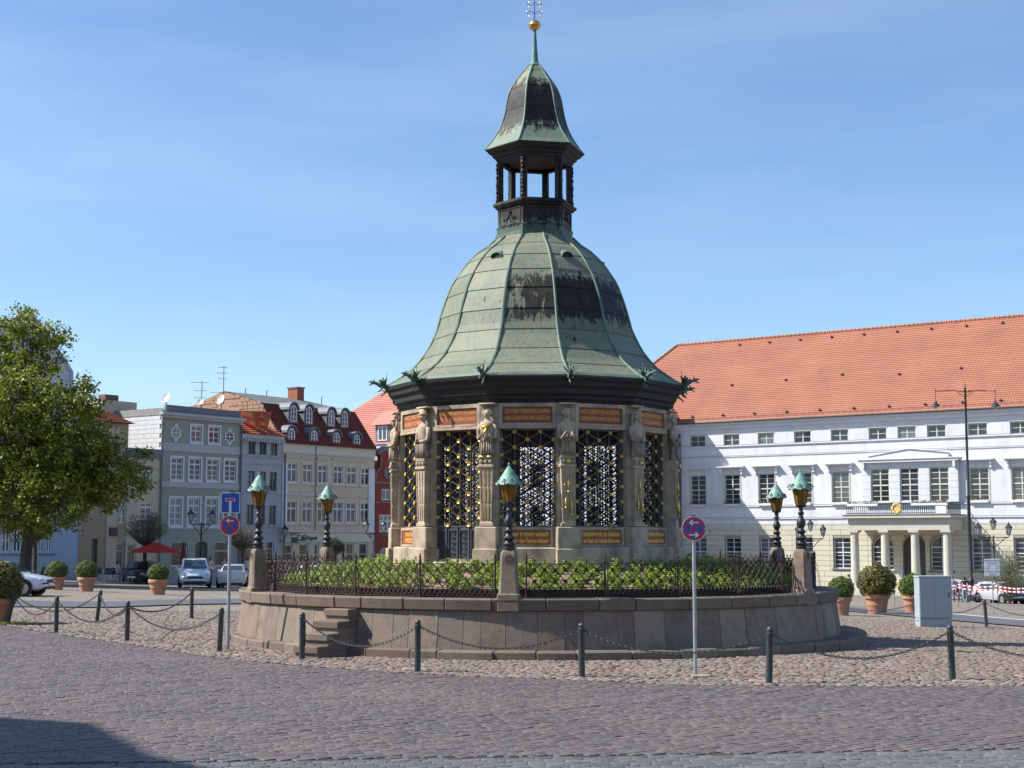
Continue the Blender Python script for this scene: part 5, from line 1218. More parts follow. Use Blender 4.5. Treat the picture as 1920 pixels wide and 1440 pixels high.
for r_, (za, zb_) in enumerate(((1.0, 3.2), (5.0, 7.4), (9.0, 11.2), (12.4, 13.6))):
    if r_ == 3: continue
    for k in range(8): wo_.append((wu + 1.2 + k * 3.0, wu + 2.5 + k * 3.0, za, zb_))
wo_ = [o for o in wo_ if o[1] < -0.5]
box_walls(WG, wu, -0.02, 0.0, 15.3, wo_, m_whitewall, y0=-9.0)
for o in wo_: window(WG, *o, m_winf, 2, (0.33, 0.66), 0.08, dep=-8.86)
for z in (12.9 + 0.2, 12.2, 6.45):     # courses carried round the side wall
    MB().box(0.0, 0.08, -9.0, -0.6, z, z + 0.12).build('string_course', m_trimw, WG.o)
simple_roof(WG, wu - 0.3, 0.25, -9.4, 6, 15.35, 21.5, 4, 7, m_tile_s, 30)
d_ = MB(); d_.box(-0.9, 0.12, -3.3, -1.5, 15.5, 16.9); dm = d_.build('dormer', m_trimw, WG.o); MB().box(-1.0, 0.3, -3.5, -1.3, 16.905, 17.1).build('dormer_roof', m_slate, dm); MB().box(0.125, 0.15, -2.9, -1.9, 15.8, 16.7).build('pane', m_glass, dm)
SR = House('salmon_roof_house', 'house with a large salmon-pink tiled roof and one dormer rising behind the red gabled house', 'house', TH.at(0)[:2], AT, -1.8)
so = -9.0; su0, su1 = SR.U(560, 1000, so), SR.U(920, 1000, so); sze = SR.Z(720, 834, so); szr = SR.Z(762, 708, so + 7.5)
box_walls(SR, su0, su1, 6, sze, [], mat('ochre_plaster', (0.40, 0.33, 0.24), (0.46, 0.38, 0.28), 0.85, 1.5), y0=so)
MB().box(su0 - 0.2, su1, so - 0.45, so - 0.003, sze - 0.35, sze - 0.02).build('eaves_cornice', m_trimw, SR.o)
hl = SR.U(762, 708, so + 7.5) - su0
sr = simple_roof(SR, su0 - 0.2, su1, so - 0.55, so + 15.5, sze, szr, hl, 3, m_tile_s, 34)
du0, du1 = SR.U(713.5, 812, so), SR.U(731, 812, so); dz0, dz1 = SR.Z(722, 827, so), SR.Z(722, 799, so)
b = MB(); b.box(du0 - 0.35, du1 + 0.35, so - 0.35, so + 3.2, dz0 - 0.1, dz1 + 0.08); dm = b.build('dormer', m_lead, sr)
MB().hexa([(du0 - 0.7, so - 0.7, dz1 + 0.1), (du1 + 0.7, so - 0.7, dz1 + 0.1), (du1 + 0.7, so + 5, dz1 + 0.1), (du0 - 0.7, so + 5, dz1 + 0.1), (du0 - 0.4, so + 0.8, dz1 + 1.6), (du1 + 0.4, so + 0.8, dz1 + 1.6), (du1 + 0.4, so + 5, dz1 + 1.6), (du0 - 0.4, so + 5, dz1 + 1.6)]).build('dormer_roof', m_tile_s, sr)
window(SR, du0, du1, dz0, dz1, m_winw, 2, (), 0.12, dep=so - 0.41, parent=dm)

# ---- row of houses on the left, one street line
AL = math.atan2(0.811, 0.585)
q_ = W(530, 1000, 115); LP0 = Vector((q_.x, q_.y)); uL = Vector((0.585, 0.811)).normalized()
ML = House(None, '', '', LP0, AL, 0)
def row_house(name, label, px, zb=None):
    u = ML.U(px); P = ML.at(u); return House(name, label, 'house', (P.x, P.y), AL, zb if zb is not None else g(P.x, P.y) - 0.05)
def rect(H, x0, x1, y0, y1): xm = (x0 + x1) / 2; return (H.U(x0), H.U(x1), H.Z(xm, y1), H.Z(xm, y0))
# grey-green house
HG = row_house('grey_green_house', 'grey-green house with flat parapet, white window frames and two small diamond windows', 300)
wG = HG.U(448.5); ztop = HG.Z(375, 776); m_gg = mat('grey_green_plaster', (0.29, 0.295, 0.24), (0.33, 0.335, 0.275), 0.85, 1.0, 0.002, 30)
m_band = mat('pale_grey_band', (0.40, 0.40, 0.40), (0.46, 0.46, 0.46), 0.8, 2)
r1 = [rect(HG, 354, 373.5, 798, 829), rect(HG, 388, 407.5, 800, 831)]
r2 = [rect(HG, a, a + 21.5, 858 + 1.5 * i, 900 + .8 * i) for i, a in enumerate((318, 352, 385.5, 418.5))]; r3 = [rect(HG, a, a + 22, 934, 986) for a in (317, 351.5, 385, 418.5)]
gr = [(*rect(HG, 322, 353, 1015, 1062), 'arch', 0.5), (*rect(HG, 403, 435, 1015, 1062), 'arch', 0.5)]; dr = (*rect(HG, 367, 390, 1015, 1075), 'arch', 0.6)
def ext(o, b): return (o[0] - b, o[1] + b, o[2] - b, o[3] + b)
box_walls(HG, 0, wG, 9, ztop, r1 + r2 + r3 + gr + [dr], m_gg)
for o in r1 + r2 + r3:
    window(HG, o[0], o[1], o[2], o[3], m_winw, 2, (0.33, 0.70) if o in r1 else (0.25, 0.48, 0.73), 0.09, dep=0.06, glass=m_glass_red if o in (r1[1], r2[3]) else None, tall=(0.70,) if o in r1 else (0.73,))
    b = framebox(0, 0, 0, 0, 0, 0) if False else MB(); t = 0.14; b.box(o[0] - t, o[1] + t, -0.05, -0.003, o[3] + .003, o[3] + t); b.box(o[0] - t, o[0] - .003, -0.05, -0.003, o[2], o[3]); b.box(o[1] + .003, o[1] + t, -0.05, -0.003, o[2], o[3]); b.box(o[0] - t, o[1] + t, -0.08, -0.003, o[2] - t, o[2] - .003); b.build('window_surround', m_winw, HG.o)
for o in gr: window(HG, *o[:4], m_winw, 1, (0.62,), 0.10, dep=0.1); trim(HG, 'shop_sign', m_winw, o[0] + 0.3, o[0] + 1.1, o[2] + 0.6, o[2] + 1.3, -0.1, 0.0) if False else None
MB().box(dr[0], dr[1], 0.15, 0.19, dr[2], dr[3]).build('door', m_gutter, HG.o)
def diamond(H, px, py, glz):
    u, z = H.uz(px, py); w_, h_ = 0.46, 0.72; k = 0.28
    o = [(0, h_), (-k, k * 1.0), (-w_, k), (-w_, -k), (-k, -k), (0, -h_), (k, -k), (w_, -k), (w_, k), (k, k)]
    n = len(o); inn = [(x * .74, z_ * .74) for x, z_ in o]
    b = MB(); vs = [(u + x, -0.05, z + z_) for x, z_ in o] + [(u + x, -0.05, z + z_) for x, z_ in inn] + [(u + x, -0.003, z + z_) for x, z_ in o] + [(u + x, -0.003, z + z_) for x, z_ in inn]
    fs = [((i + 1) % n, i, n + i, n + (i + 1) % n) for i in range(n)] + [(2 * n + i, i, (i + 1) % n, 2 * n + (i + 1) % n)[::-1] for i in range(n)] + [(n + i, 3 * n + i, 3 * n + (i + 1) % n, n + (i + 1) % n)[::-1] for i in range(n)]
    b.add(vs, fs); b.box(u - 0.03, u + 0.03, -0.045, -0.004, z - 0.5, z + 0.5); b.box(u - 0.32, u + 0.32, -0.043, -0.004, z - 0.03, z + 0.03)
    f = b.build('diamond_window', m_winw, H.o); MB().add([(u + x, -0.012, z + z_) for x, z_ in inn], [tuple(range(n - 1, -1, -1))]).build('pane', m_glass if glz else m_gg, f)
diamond(HG, 329.5, 811.7, False); diamond(HG, 430, 819, True)
for y0_, y1_ in ((828.5, 844), (902, 912.5), (988, 992)): trim(HG, 'band_course', m_band, 0, wG, HG.Z(300, y1_), HG.Z(300, y0_), 0.06)
b = MB(); b.box(-0.35, wG + 0.1, -0.45, -0.003, ztop - 0.30, ztop - 0.10); b.box(-0.25, wG, -0.28, -0.003, ztop - 0.48, ztop - 0.302); b.build('eaves_cornice', m_band, HG.o)
b = MB(); b.box(0.25, wG - 0.1, -0.05, 0.15, ztop - 0.098, HG.Z(375, 764.5)); b.build('parapet', m_lead, HG.o)
MB().tube([(-0.1, -0.12, ztop - 0.6), (-0.1, -0.12, 0.1)], 0.07, 6).build('drainpipe', m_lead, HG.o); MB().tube([(wG - 0.05, -0.12, ztop - 0.6), (wG - 0.05, -0.12, 0.1)], 0.07, 6).build('drainpipe', m_lead, HG.o)
MB().box(0, wG, 0.2, 9, ztop - 0.0, ztop + 0.1).build('roof', m_slate, HG.o)
b = MB(); zsw = ztop - 0.3
m_wbrick = mat('white_painted_block', (0.72, 0.73, 0.72), (0.62, 0.63, 0.62), 0.8, 2, 0.01, 9)
nb_ = 0
cb = MB().bbox(0, 1, 0, 1, 0, 1, 0.02).mesh('painted_block', m_wbrick); zlo = HG.Z(300, 846)
for i in range(8):
    hz_ = (zsw - zlo) / 8
    for j in range(6):
        link('painted_block', cb, HG.o, loc=(-0.05, 0.05 + j * 0.85 + (0.2 if i % 2 else 0), zlo + i * hz_), scale=(0.046, 0.83, hz_ - 0.02)) if 0.05 + j * .85 + .85 < 5.5 else None
MB().box(-0.08, 0.0, 0, 9, zsw, zsw + 0.5).build('party_wall_cap', mat('concrete_grey', (0.26, 0.26, 0.24), (0.33, 0.33, 0.30), 0.9, 3), HG.o)
# satellite dishes and aerials on its roof: things of their own
m_dish = mat('dish_white', (0.62, 0.60, 0.56), (0.70, 0.68, 0.64), 0.5, 5)
def dish(px, py, r, off, lbl, yaw):
    u, z = HG.uz(px, py, off); P = HG.at(u) + HG.n * off; zw = z + HG.zb; zb_ = ztop + HG.zb + 0.1
    t = thing('satellite_dish', lbl, 'satellite dish', (P.x, P.y, zb_), 0, 'satellite dishes on the grey-green house')
    b = MB(); b.lathe([(0.02, -0.13 * r), (r * .5, -0.07 * r), (r * 1.01, .20 * r), (r, .22 * r), (r * .5, -0.04 * r), (0.02, -0.10 * r)], 18); b.xf(Matrix.Translation((0, 0, zw - zb_)) @ Matrix.Rotation(yaw, 4, 'Z') @ Matrix.Rotation(R(66), 4, 'X')); b.build('reflector', m_dish, t)
    MB().tube([(0, 0.1, -0.1), (0, 0.1, zw - zb_)], 0.03, 5).build('mast', m_lead, t); f = Matrix.Rotation(yaw, 4, 'Z') @ Vector((0, -r * .9, 0)); MB().tube([(0, 0, zw - zb_ - r * .9), (f.x, f.y, zw - zb_ - r * .3), (f.x, f.y, zw - zb_ - r * .1)], 0.025, 5).build('arm', m_lead, t)
dish(312, 747, 0.42, 0.6, 'large cream satellite dish at the left corner of the grey-green house', R(-35)); dish(376, 754, 0.27, 1.0, 'small round satellite dish in the middle of the grey-green roof', R(-20)); dish(415, 750, 0.40, 1.2, 'pale grey satellite dish in front of the brick gable', R(-40))
def aerial(px, py0, py1, lbl, arms):
    u, z0_ = HG.uz(px, py1, 3.0); z1_ = HG.Z(px, py0, 3.0); P = HG.at(u) + HG.n * 3.0
    t = thing('tv_aerial', lbl, 'aerial', (P.x, P.y, z0_ + HG.zb), 0, 'television aerials'); h = z1_ - z0_
    MB().tube([(0, 0, 0), (0, 0, h)], 0.03, 5).build('mast', m_gutter, t)
    for f, l_, an in arms:
        b = MB(); c, s_ = math.cos(an), math.sin(an); b.tube([(-l_ * c, -l_ * s_, h * f), (l_ * c * .6, l_ * s_ * .6, h * f)], 0.018, 4)
        for k in range(5): x = -l_ + k * l_ * .35; b.tube([(x * c - .25 * s_, x * s_ + .25 * c, h * f), (x * c + .25 * s_, x * s_ - .25 * c, h * f)], 0.010, 3)
        b.build('crossarm', m_gutter, t)
aerial(378, 714, 762, 'television aerial with three crossarms beside the small dish', [(0.93, .9, .3), (0.62, .55, .1), (0.33, .55, .2)])
aerial(419, 686, 740, 'tall thin television aerial rising behind the brick gable', [(0.95, .4, 0), (0.75, .5, 0), (0.55, .4, 0.2), (0.08, 1.0, .1)])
# low beige house between the grey-green house and the brown one
HE = row_house('beige_house', 'low beige plastered house with a shop left of the grey-green house', 234); wE = HE.U(299.5); zE = HE.Z(270, 856)
m_bei = mat('beige_plaster', (0.52, 0.415, 0.305), (0.58, 0.47, 0.35), 0.85, 1.0, 0.002, 30)
eo = [rect(HE, 264, 282, 873, 909), rect(HE, 261.5, 284, 942, 975)]; es = rect(HE, 240, 256, 1020, 1065)
box_walls(HE, 0, wE, 8, zE, eo + [es], m_bei)
for o in eo: window(HE, *o, m_winw, 2, (0.35, 0.72), 0.10, dep=0.08, tall=(0.72,)); trim(HE, 'window_sill', m_lead, o[0] - .1, o[1] + .1, o[2] - 0.2, o[2] - 0.003, 0.1)
trim(HE, 'eaves_board', m_lead, -0.1, wE, zE - 0.1, zE + 0.55, 0.15)
MB().box(0, wE, 0.01, 8, zE + 0.0, zE + 0.12).build('roof', m_slate, HE.o); window(HE, *es, m_winw, 1, (0.7,), 0.08, dep=0.1)
# brown house
HF = row_house('brown_house', 'tall beige-brown house with dark red roof and a doorway, beside the light blue gabled house', 146); wF = HF.U(236); zF = HF.Z(205, 792)
m_bro = mat('brown_plaster', (0.36, 0.265, 0.175), (0.42, 0.31, 0.21), 0.85, 1.2, 0.002, 30)
fo = [rect(HF, 221, 235, 942, 981)]; fd = rect(HF, 173, 184, 1010, 1068); fs_ = rect(HF, 218, 234, 1018, 1066)
box_walls(HF, 0, wF, 9, zF, fo + [fd, fs_], m_bro)
window(HF, *fo[0], m_winw, 2, (0.35, 0.72), 0.1, dep=0.08, tall=(0.72,)); MB().box(fd[0], fd[1], 0.15, 0.18, fd[2], fd[3]).build('door', m_gutter, HF.o); window(HF, *fs_, m_winw, 1, (0.7,), 0.08, dep=0.1, glass=m_glass_red)
bs_ = rect(HF, 203.5, 216.5, 989, 1005); trim(HF, 'shop_sign', mat('dark_red_sign', (0.10, 0.02, 0.02), (0.13, 0.03, 0.03), 0.5, 5), bs_[0], bs_[1], bs_[2], bs_[3], 0.25)
trim(HF, 'corner_strip', m_bei, HF.U(198), HF.U(217.5), 0.0, zF - 0.3, 0.08)
b = MB(); courses(b, (-0.2, -0.4, zF), (wF + 0.2, -0.4, zF), (wF + 0.2, 4.5, zF + 1.6), (-0.2, 4.5, zF + 1.6), 14, 0.05); b.add([(wF + .2, -0.4, zF), (wF + .2, 9.4, zF), (wF + .2, 4.5, zF + 1.6)], [(0, 1, 2)]); b.add([(-.2, 9.4, zF), (-.2, -0.4, zF), (-.2, 4.5, zF + 1.6)], [(0, 1, 2)]); b.add([(wF + .2, 9.4, zF), (-.2, 9.4, zF), (-.2, 4.5, zF + 1.6), (wF + .2, 4.5, zF + 1.6)], [(0, 1, 2, 3)]); b.build('roof', m_tile_d, HF.o)
uq = HF.U(178, 765, 6); ur = HF.U(243, 765, 6); zq = HF.Z(210, 753, 6)
MB().box(uq, ur, 5.2, 7.0, zF, zq).build('firewall', m_bei, HF.o); MB().box((uq + ur) / 2 - 1, (uq + ur) / 2 + 0.2, 5.6, 6.4, zq + 0.003, zq + 0.45).build('chimney', mat('dark_brick', (0.12, 0.08, 0.07), (0.17, 0.11, 0.09), 0.9, 8), HF.o)
RH = House('red_pantile_roof_house', 'distant house showing only its dark red pantile roof left of the grey-green house', 'house', (ML.at(HF.U(236) * 0 + ML.U(236)) + ML.n * 16)[:2], AL, -0.6)
ra, rb_ = RH.U(240, 775), RH.U(300, 775); zz0, zz1 = RH.Z(270, 786), RH.Z(270, 764, 4); box_walls(RH, ra, rb_, 8, zz0, [], m_bei)
b = MB(); courses(b, (ra, -0.4, zz0), (rb_, -0.4, zz0), (rb_ - 1.5, 4, zz1), (ra, 4, zz1), 8, 0.07); b.add([(rb_, -0.4, zz0), (rb_, 8, zz0), (rb_ - 1.5, 4, zz1)], [(0, 1, 2)]); b.add([(rb_, 8, zz0), (ra, 8, zz0), (ra, 4, zz1), (rb_ - 1.5, 4, zz1)], [(0, 1, 2, 3)]); b.build('roof', m_tile_r, RH.o)
# light blue gabled house
HL = row_house('light_blue_gabled_house', 'light blue gabled house with a curved white gable behind the large tree', -70); wL = HL.U(147); zL = HL.Z(100, 790)
m_lb = mat('light_blue_plaster', (0.36, 0.45, 0.60), (0.40, 0.49, 0.64), 0.85, 1.0, 0.002, 30); m_gab = mat('lilac_white_plaster', (0.50, 0.50, 0.60), (0.56, 0.56, 0.65), 0.85, 1.0)
lo = [rect(HL, a, c, 990, 1036) for a, c in ((5, 20), (26, 41), (72, 84), (88, 99))] + [rect(HL, -40, -20, 990, 1036)] + [rect(HL, a, a + 16, y, y + 40) for a in (10, 50, 90) for y in (860, 925)]
box_walls(HL, 0, wL, 9, zL, lo, m_lb)
for o in lo: window(HL, *o, m_winw, 2, (0.5,), 0.10, dep=0.08)
for a, c in ((3, 44), (62, 104)): trim(HL, 'window_sill', m_lead, HL.U(a), HL.U(c), HL.Z(50, 1040.5), HL.Z(50, 1038.5), 0.12)
trim(HL, 'plinth', m_band, 0, wL, 0.0, HL.Z(100, 1053), 0.06)
gp = [HL.uz(x, y) for x, y in ((-68, 790), (-68, 740), (-30, 690), (-20, 640), (20, 600), (50, 585), (78, 610), (88, 625), (106, 655), (118, 672), (134, 697), (135.5, 735), (146, 790))][::-1]
MB().prism([(u, z) for u, z in gp][::-1], 0.02, 0.42).build('gable', m_gab, HL.o)
mp2 = [gp[k] for k in range(len(gp))]
MB().tube([(u, -0.02, z) for u, z in mp2], 0.12, 5).build('gable_coping', m_gab, HL.o)
um = wL / 2; zt_ = HL.Z(40, 640)
b = MB(); b.add([(0.3, 0.4, zL), (wL - .3, 0.4, zL), (um, 0.4, zt_), (0.3, 9, zL), (wL - .3, 9, zL), (um, 9, zt_)], [(1, 4, 5, 2), (3, 0, 2, 5), (4, 3, 5)]); b.build('roof', m_tile_d, HL.o)
# narrow blue-grey house
HB = row_house('blue_grey_house', 'narrow pale blue-grey house with red tile roof and two small triangular dormers', 449); wB = HB.U(526.5); zB = HB.Z(488, 815)
m_bg = mat('blue_grey_plaster', (0.35, 0.36, 0.38), (0.40, 0.41, 0.43), 0.85, 1.0, 0.002, 30); m_dkf = mat('dark_window_frame', (0.07, 0.08, 0.09), (0.1, 0.11, 0.12), 0.5, 5)
bo = [rect(HB, a, a + 13.5, 824 + i, 852 + i) for i, a in enumerate((463, 484, 504.5))] + [rect(HB, a, a + 13.5, 883 + i, 919 + i) for i, a in enumerate((462, 483.5, 504))] + [rect(HB, a, a + 13.5, 946 + i, 984) for i, a in enumerate((461.5, 483, 503.5))]
bg_ = [rect(HB, 458, 478, 1018, 1060), rect(HB, 500, 514, 1015, 1062)]
box_walls(HB, 0, wB, 9, zB, bo + bg_, m_bg)
for o in bo: window(HB, *o, m_dkf, 2, (0.68,), 0.10, dep=0.10); trim(HB, 'window_sill', m_bg, o[0] - .1, o[1] + .1, o[2] - 0.15, o[2] - 0.003, 0.08)
for o in bg_: window(HB, *o, m_winw, 1, (0.7,), 0.08, dep=0.1)
for y in (857, 870, 923, 990, 998): trim(HB, 'string_course', m_bg, 0, wB, HB.Z(488, y + 1.0), HB.Z(488, y - 0.6), 0.06)
trim(HB, 'eaves_cornice', m_band, -0.1, wB, zB - 0.45, zB - 0.02, 0.25)
me_dn = MB().box(0, 0.14, -0.36, -0.253, zB - 0.6, zB - 0.32).mesh('dentil', m_band)
for i in range(16): link('dentil', me_dn, HB.o, loc=(0.1 + i * wB / 16, 0, 0))
zBr = HB.Z(488, 776, 4.0); b = MB(); courses(b, (0, -0.4, zB), (wB, -0.4, zB), (wB, 4, zBr), (0, 4, zBr), 12, 0.06); b.add([(wB, 9, zB), (0, 9, zB), (0, 4, zBr), (wB, 4, zBr)], [(0, 1, 2, 3)]); b.add([(0, 8.4, zB), (0, -.4, zB), (0, 4, zBr)], [(0, 1, 2)]); rfB = b.build('roof', m_tile_r, HB.o)
for p in (473, 493):
    u, z = HB.uz(p, 803, 0.3); h = 1.25; b = MB(); b.add([(u, -0.15, z - 0.1), (u - 0.62, -0.1, z + h), (u + 0.5, -0.1, z + h), (u, 3.0, z + h + 0.1)], [(0, 2, 1), (0, 3, 2), (1, 3, 0), (1, 2, 3)]); b.add([(u - 0.62, -0.16, z + h), (u + 0.0, -0.22, z - 0.12), (u + .02, -.1, z - .12), (u - .55, 1.6, z + h + .1)], [(0, 1, 2, 3)]); b.build('dormer', m_tile_r, rfB)
# cream house with mansard
HC = row_house('cream_house', 'large cream house with dark red mansard roof, arched dormers and a ground floor cafe', 527); wC = HC.U(700.5); zC = HC.Z(615, 836.5)
m_cr = mat('cream_plaster', (0.58, 0.47, 0.345), (0.64, 0.53, 0.39), 0.85, 1.0, 0.002, 30, dirt=(0.46, 0.39, 0.31), dscale=.8, damt=.3); m_crp = mat('pale_cream_band', (0.60, 0.55, 0.47), (0.65, 0.60, 0.52), 0.8, 1.5)
xs_c = [(536, 555), (565.5, 583), (594.5, 612), (623.5, 641), (649, 666), (675.5, 691)]
co = [rect(HC, a, c, 867.5 + 1.8 * i, 904 + 1.2 * i) for i, (a, c) in enumerate(xs_c)] + [rect(HC, a, c, 939 + .7 * i, 980.5) for i, (a, c) in enumerate(xs_c)]
cg = [rect(HC, 533, 549, 1020, 1052), rect(HC, 562, 579, 1019, 1058), rect(HC, 590, 598, 1019, 1058), rect(HC, 650, 664, 1018, 1056), rect(HC, 674, 690, 1018, 1056)]
box_walls(HC, 0, wC, 12, zC, co + cg, m_cr)
for i, o in enumerate(co):
    window(HC, *o, m_winw, 2, (0.66,), 0.10, dep=0.05, glass=m_glass_red, tall=(0.66,)); t = 0.12; b = MB(); b.box(o[0] - t, o[1] + t, -0.06, -.003, o[3] + .003, o[3] + t); b.box(o[0] - t, o[0] - .003, -.06, -.003, o[2], o[3]); b.box(o[1] + .003, o[1] + t, -.06, -.003, o[2], o[3]); b.box(o[0] - .22, o[1] + .22, -0.12, -.003, o[2] - .15, o[2] - .003)
    b.box(o[0] - .2, o[1] + .2, -0.14, -.003, o[3] + 0.42, o[3] + 0.52); b.build('window_surround', m_crp, HC.o)
for o in cg: window(HC, *o, m_winw, 1, (0.45,), 0.10, dep=0.1, glass=m_glass_red)
for y0_, y1_, pr in ((847.5, 849, .12), (851, 853, .08), (918, 919.2, .05), (995.5, 998, .15)):
    trim(HC, 'string_course', m_crp, 0, wC, HC.Z(530, y1_), HC.Z(530, y0_), pr)
trim(HC, 'frieze', m_crp, 0, wC, HC.Z(530, 847), zC, 0.05); trim(HC, 'corner_pilaster', m_trimw, wC - 0.75, wC, HC.Z(700, 998), HC.Z(700, 880), 0.09); trim(HC, 'corner_pilaster', m_trimw, 0, 0.55, HC.Z(530, 998), HC.Z(530, 868), 0.09)
trim(HC, 'shop_front', mat('shop_cream', (0.56, 0.52, 0.40), (0.61, 0.57, 0.45), 0.7, 3), 0, wC, HC.Z(600, 1016.5), HC.Z(600, 999.5), 0.12)
sg = House(None, '', '', HC.P[:2], AL, HC.zb)
uu, zz = HC.uz(566, 1008.5); m_dk = mat('dark_green_lettering', (0.03, 0.05, 0.03), None, 0.5)
for t_, px_, wd_, sz in (('Café', 563.5, 17 * wC / 173, 0.72), ('Hegede', 583, 18.5 * wC / 173, 0.42)):
    uu, zz = HC.uz(px_, 1008.8); text_part(t_, sz, HC.o, Matrix.Translation((uu, -0.16, zz)) @ Matrix.Rotation(math.pi / 2, 4, 'X') @ Matrix.Shear('XY', 4, (0.3, 0)) if False else Matrix.Translation((uu, -0.16, zz)) @ Matrix.Rotation(math.pi / 2, 4, 'X'), m_dk, 'lettering', 0.02, width=wd_)
MB().tube([(0.2, -0.14, HC.Z(530, 850)), (0.2, -0.14, 0.1)], 0.07, 6).build('drainpipe', m_lead, HC.o)
MB().tube([(HC.U(589), -0.1, HC.Z(589, 836)), (HC.U(589), -0.1, HC.Z(589, 995))], 0.035, 5).build('lightning_rod', m_lead, HC.o)
# mansard: steep dark red slope then flat grey top
MY = 2.2; zm = (HC.Z(503, 757, MY) + HC.Z(680, 774.5, MY)) / 2; zrC = HC.Z(440, 735.5, 6.5)
b = MB(); courses(b, (0, -0.3, zC), (wC, -0.3, zC), (wC, MY, zm), (0, MY, zm), 26, 0.045)
b.add([(wC, -0.3, zC), (wC, 12, zC), (wC, 10.5, zm), (wC, MY, zm)], [(0, 1, 2, 3)]); b.add([(wC, 12, zC), (0, 12, zC), (0, 10.5, zm), (wC, 10.5, zm)], [(0, 1, 2, 3)])
rfC = b.build('mansard_roof', m_tile_d, HC.o)
b = MB(); b.add([(-0.1, MY - 0.15, zm), (wC, MY - 0.15, zm), (wC - 2.5, 6.5, zrC), (-0.1, 6.5, zrC), (wC, 10.6, zm), (-0.1, 10.6, zm)], [(0, 1, 2, 3), (4, 5, 3, 2), (1, 4, 2)]); b.build('upper_roof', m_slate, HC.o)
m_brk = mat('rough_brick', (0.30, 0.17, 0.11), (0.40, 0.27, 0.18), 0.9, 7, 0.03, 9, dirt=(0.42, 0.36, 0.28), dscale=4, damt=0.6)
b = MB(); gpoly = [(-0.3, zC), (12, zC), (10.5, zm), (6.5, zrC - 0.05), (MY, zm)]
b.add([(-0.06, y, z) for y, z in gpoly] + [(-0.25, y, z) for y, z in gpoly], [(0, 1, 2, 3, 4), (9, 8, 7, 6, 5)] + [(i, i + 5, (i + 1) % 5 + 5, (i + 1) % 5) for i in range(5)]); b.build('brick_gable', m_brk, HC.o)
rbk = random.Random(8); me_bk = MB().bbox(0, 1, 0, 1, 0, 1, 0.03).mesh('brick', m_brk)
for i in range(14):
    z = zC + 2.2 + i * 0.3
    if z > zrC - 0.5: break
    f = (z - zm) / (zrC - zm) if z > zm else 0; y0_ = MY + (6.5 - MY) * max(0, f) + 0.2 if z > zm else -0.1 + (z - zC) / (zm - zC) * MY; y1_ = 10.5 - (10.5 - 6.5) * max(0, f) - 0.2
    y = y0_ + rbk.uniform(0, .3)
    while y < y1_ - 0.6:
        l_ = rbk.uniform(.4, .7)
        if rbk.random() < .8: link('brick', me_bk, HC.o, loc=(-0.25 - 0.035 - rbk.uniform(0, .02), y, z), scale=(0.033, l_ - .05, 0.26))
        y += l_
b = MB(); b.box(-0.35, -0.0, 1.9, 6.5, zm - 0.0, zm + 0.01) if False else None
def arch_dormer(px0, px1, py0, py1, off, deep):
    u0_, u1_ = HC.U(px0, (py0 + py1) / 2, off), HC.U(px1, (py0 + py1) / 2, off); z0_, z1_ = HC.Z((px0 + px1) / 2, py1, off), HC.Z((px0 + px1) / 2, py0, off)
    e = 0.16; b = MB(); r = (u1_ - u0_) / 2 + e; c = (u0_ + u1_) / 2
    poly = [(u0_ - e, z0_ - 0.1), (u1_ + e, z0_ - 0.1)] + [(c + r * math.cos(a), z1_ - (u1_ - u0_) / 2 + r * math.sin(a)) for a in np.linspace(0, math.pi, 11)]
    b.prism(poly, off + 0.06, off + deep); d = b.build('dormer', m_lead, rfC)
    b = MB(); rr_ = r + 0.12; zc__ = z1_ - (u1_ - u0_) / 2
    arc = [(c + rr_ * math.cos(a), zc__ + rr_ * math.sin(a)) for a in np.linspace(0, math.pi, 11)]; arc2 = [(c + r * math.cos(a) * 1.01, zc__ + r * math.sin(a) * 1.01) for a in np.linspace(0, math.pi, 11)]
    b.prism(arc + arc2[::-1], off - 0.08, off + deep * 0.9); b.build('dormer_roof', m_lead, rfC)
    window(HC, u0_, u1_, z0_, z1_, m_winw, 2, (0.3, 0.6), 0.09, dep=off, arch=True, parent=d)
for a, c, y0_, y1_ in ((545, 556.5, 760, 791), (574, 585.5, 763, 794), (616, 627, 768.5, 798.5), (641.5, 652, 770.5, 800)): arch_dormer(a, c, y0_, y1_, 0.9, 2.2)
for a, c, y0_, y1_ in ((541, 553, 803, 825.5), (583.5, 595, 807, 829.5), (625.5, 637, 811, 833), (664, 675, 815, 836.5)): arch_dormer(a, c, y0_, y1_, -0.1, 1.4)
uc0, uc1 = HC.U(543, 740, 6.5), HC.U(563.5, 740, 6.5); zck = HC.Z(553, 729, 6.5)
m_chm = mat('red_brick_chimney', (0.28, 0.085, 0.05), (0.34, 0.12, 0.07), 0.9, 9, 0.01, 20)
MB().box(uc0 + 0.3, uc1 - 0.2, 5.9, 7.0, zm, zck).build('chimney', m_chm, HC.o); MB().box(uc0 + 0.24, uc1 - 0.14, 5.84, 7.06, zck + 0.002, zck + 0.12).build('chimney_cap', m_lead, HC.o)
for p in (460, 500, 603): u = HC.U(p, 745, 6.3); MB().tube([(u, 6.3, zrC - .3), (u, 6.3, zrC + 0.35), (u + .12, 6.3, zrC + .4)], 0.035, 5).build('roof_pipe', m_gutter, HC.o)
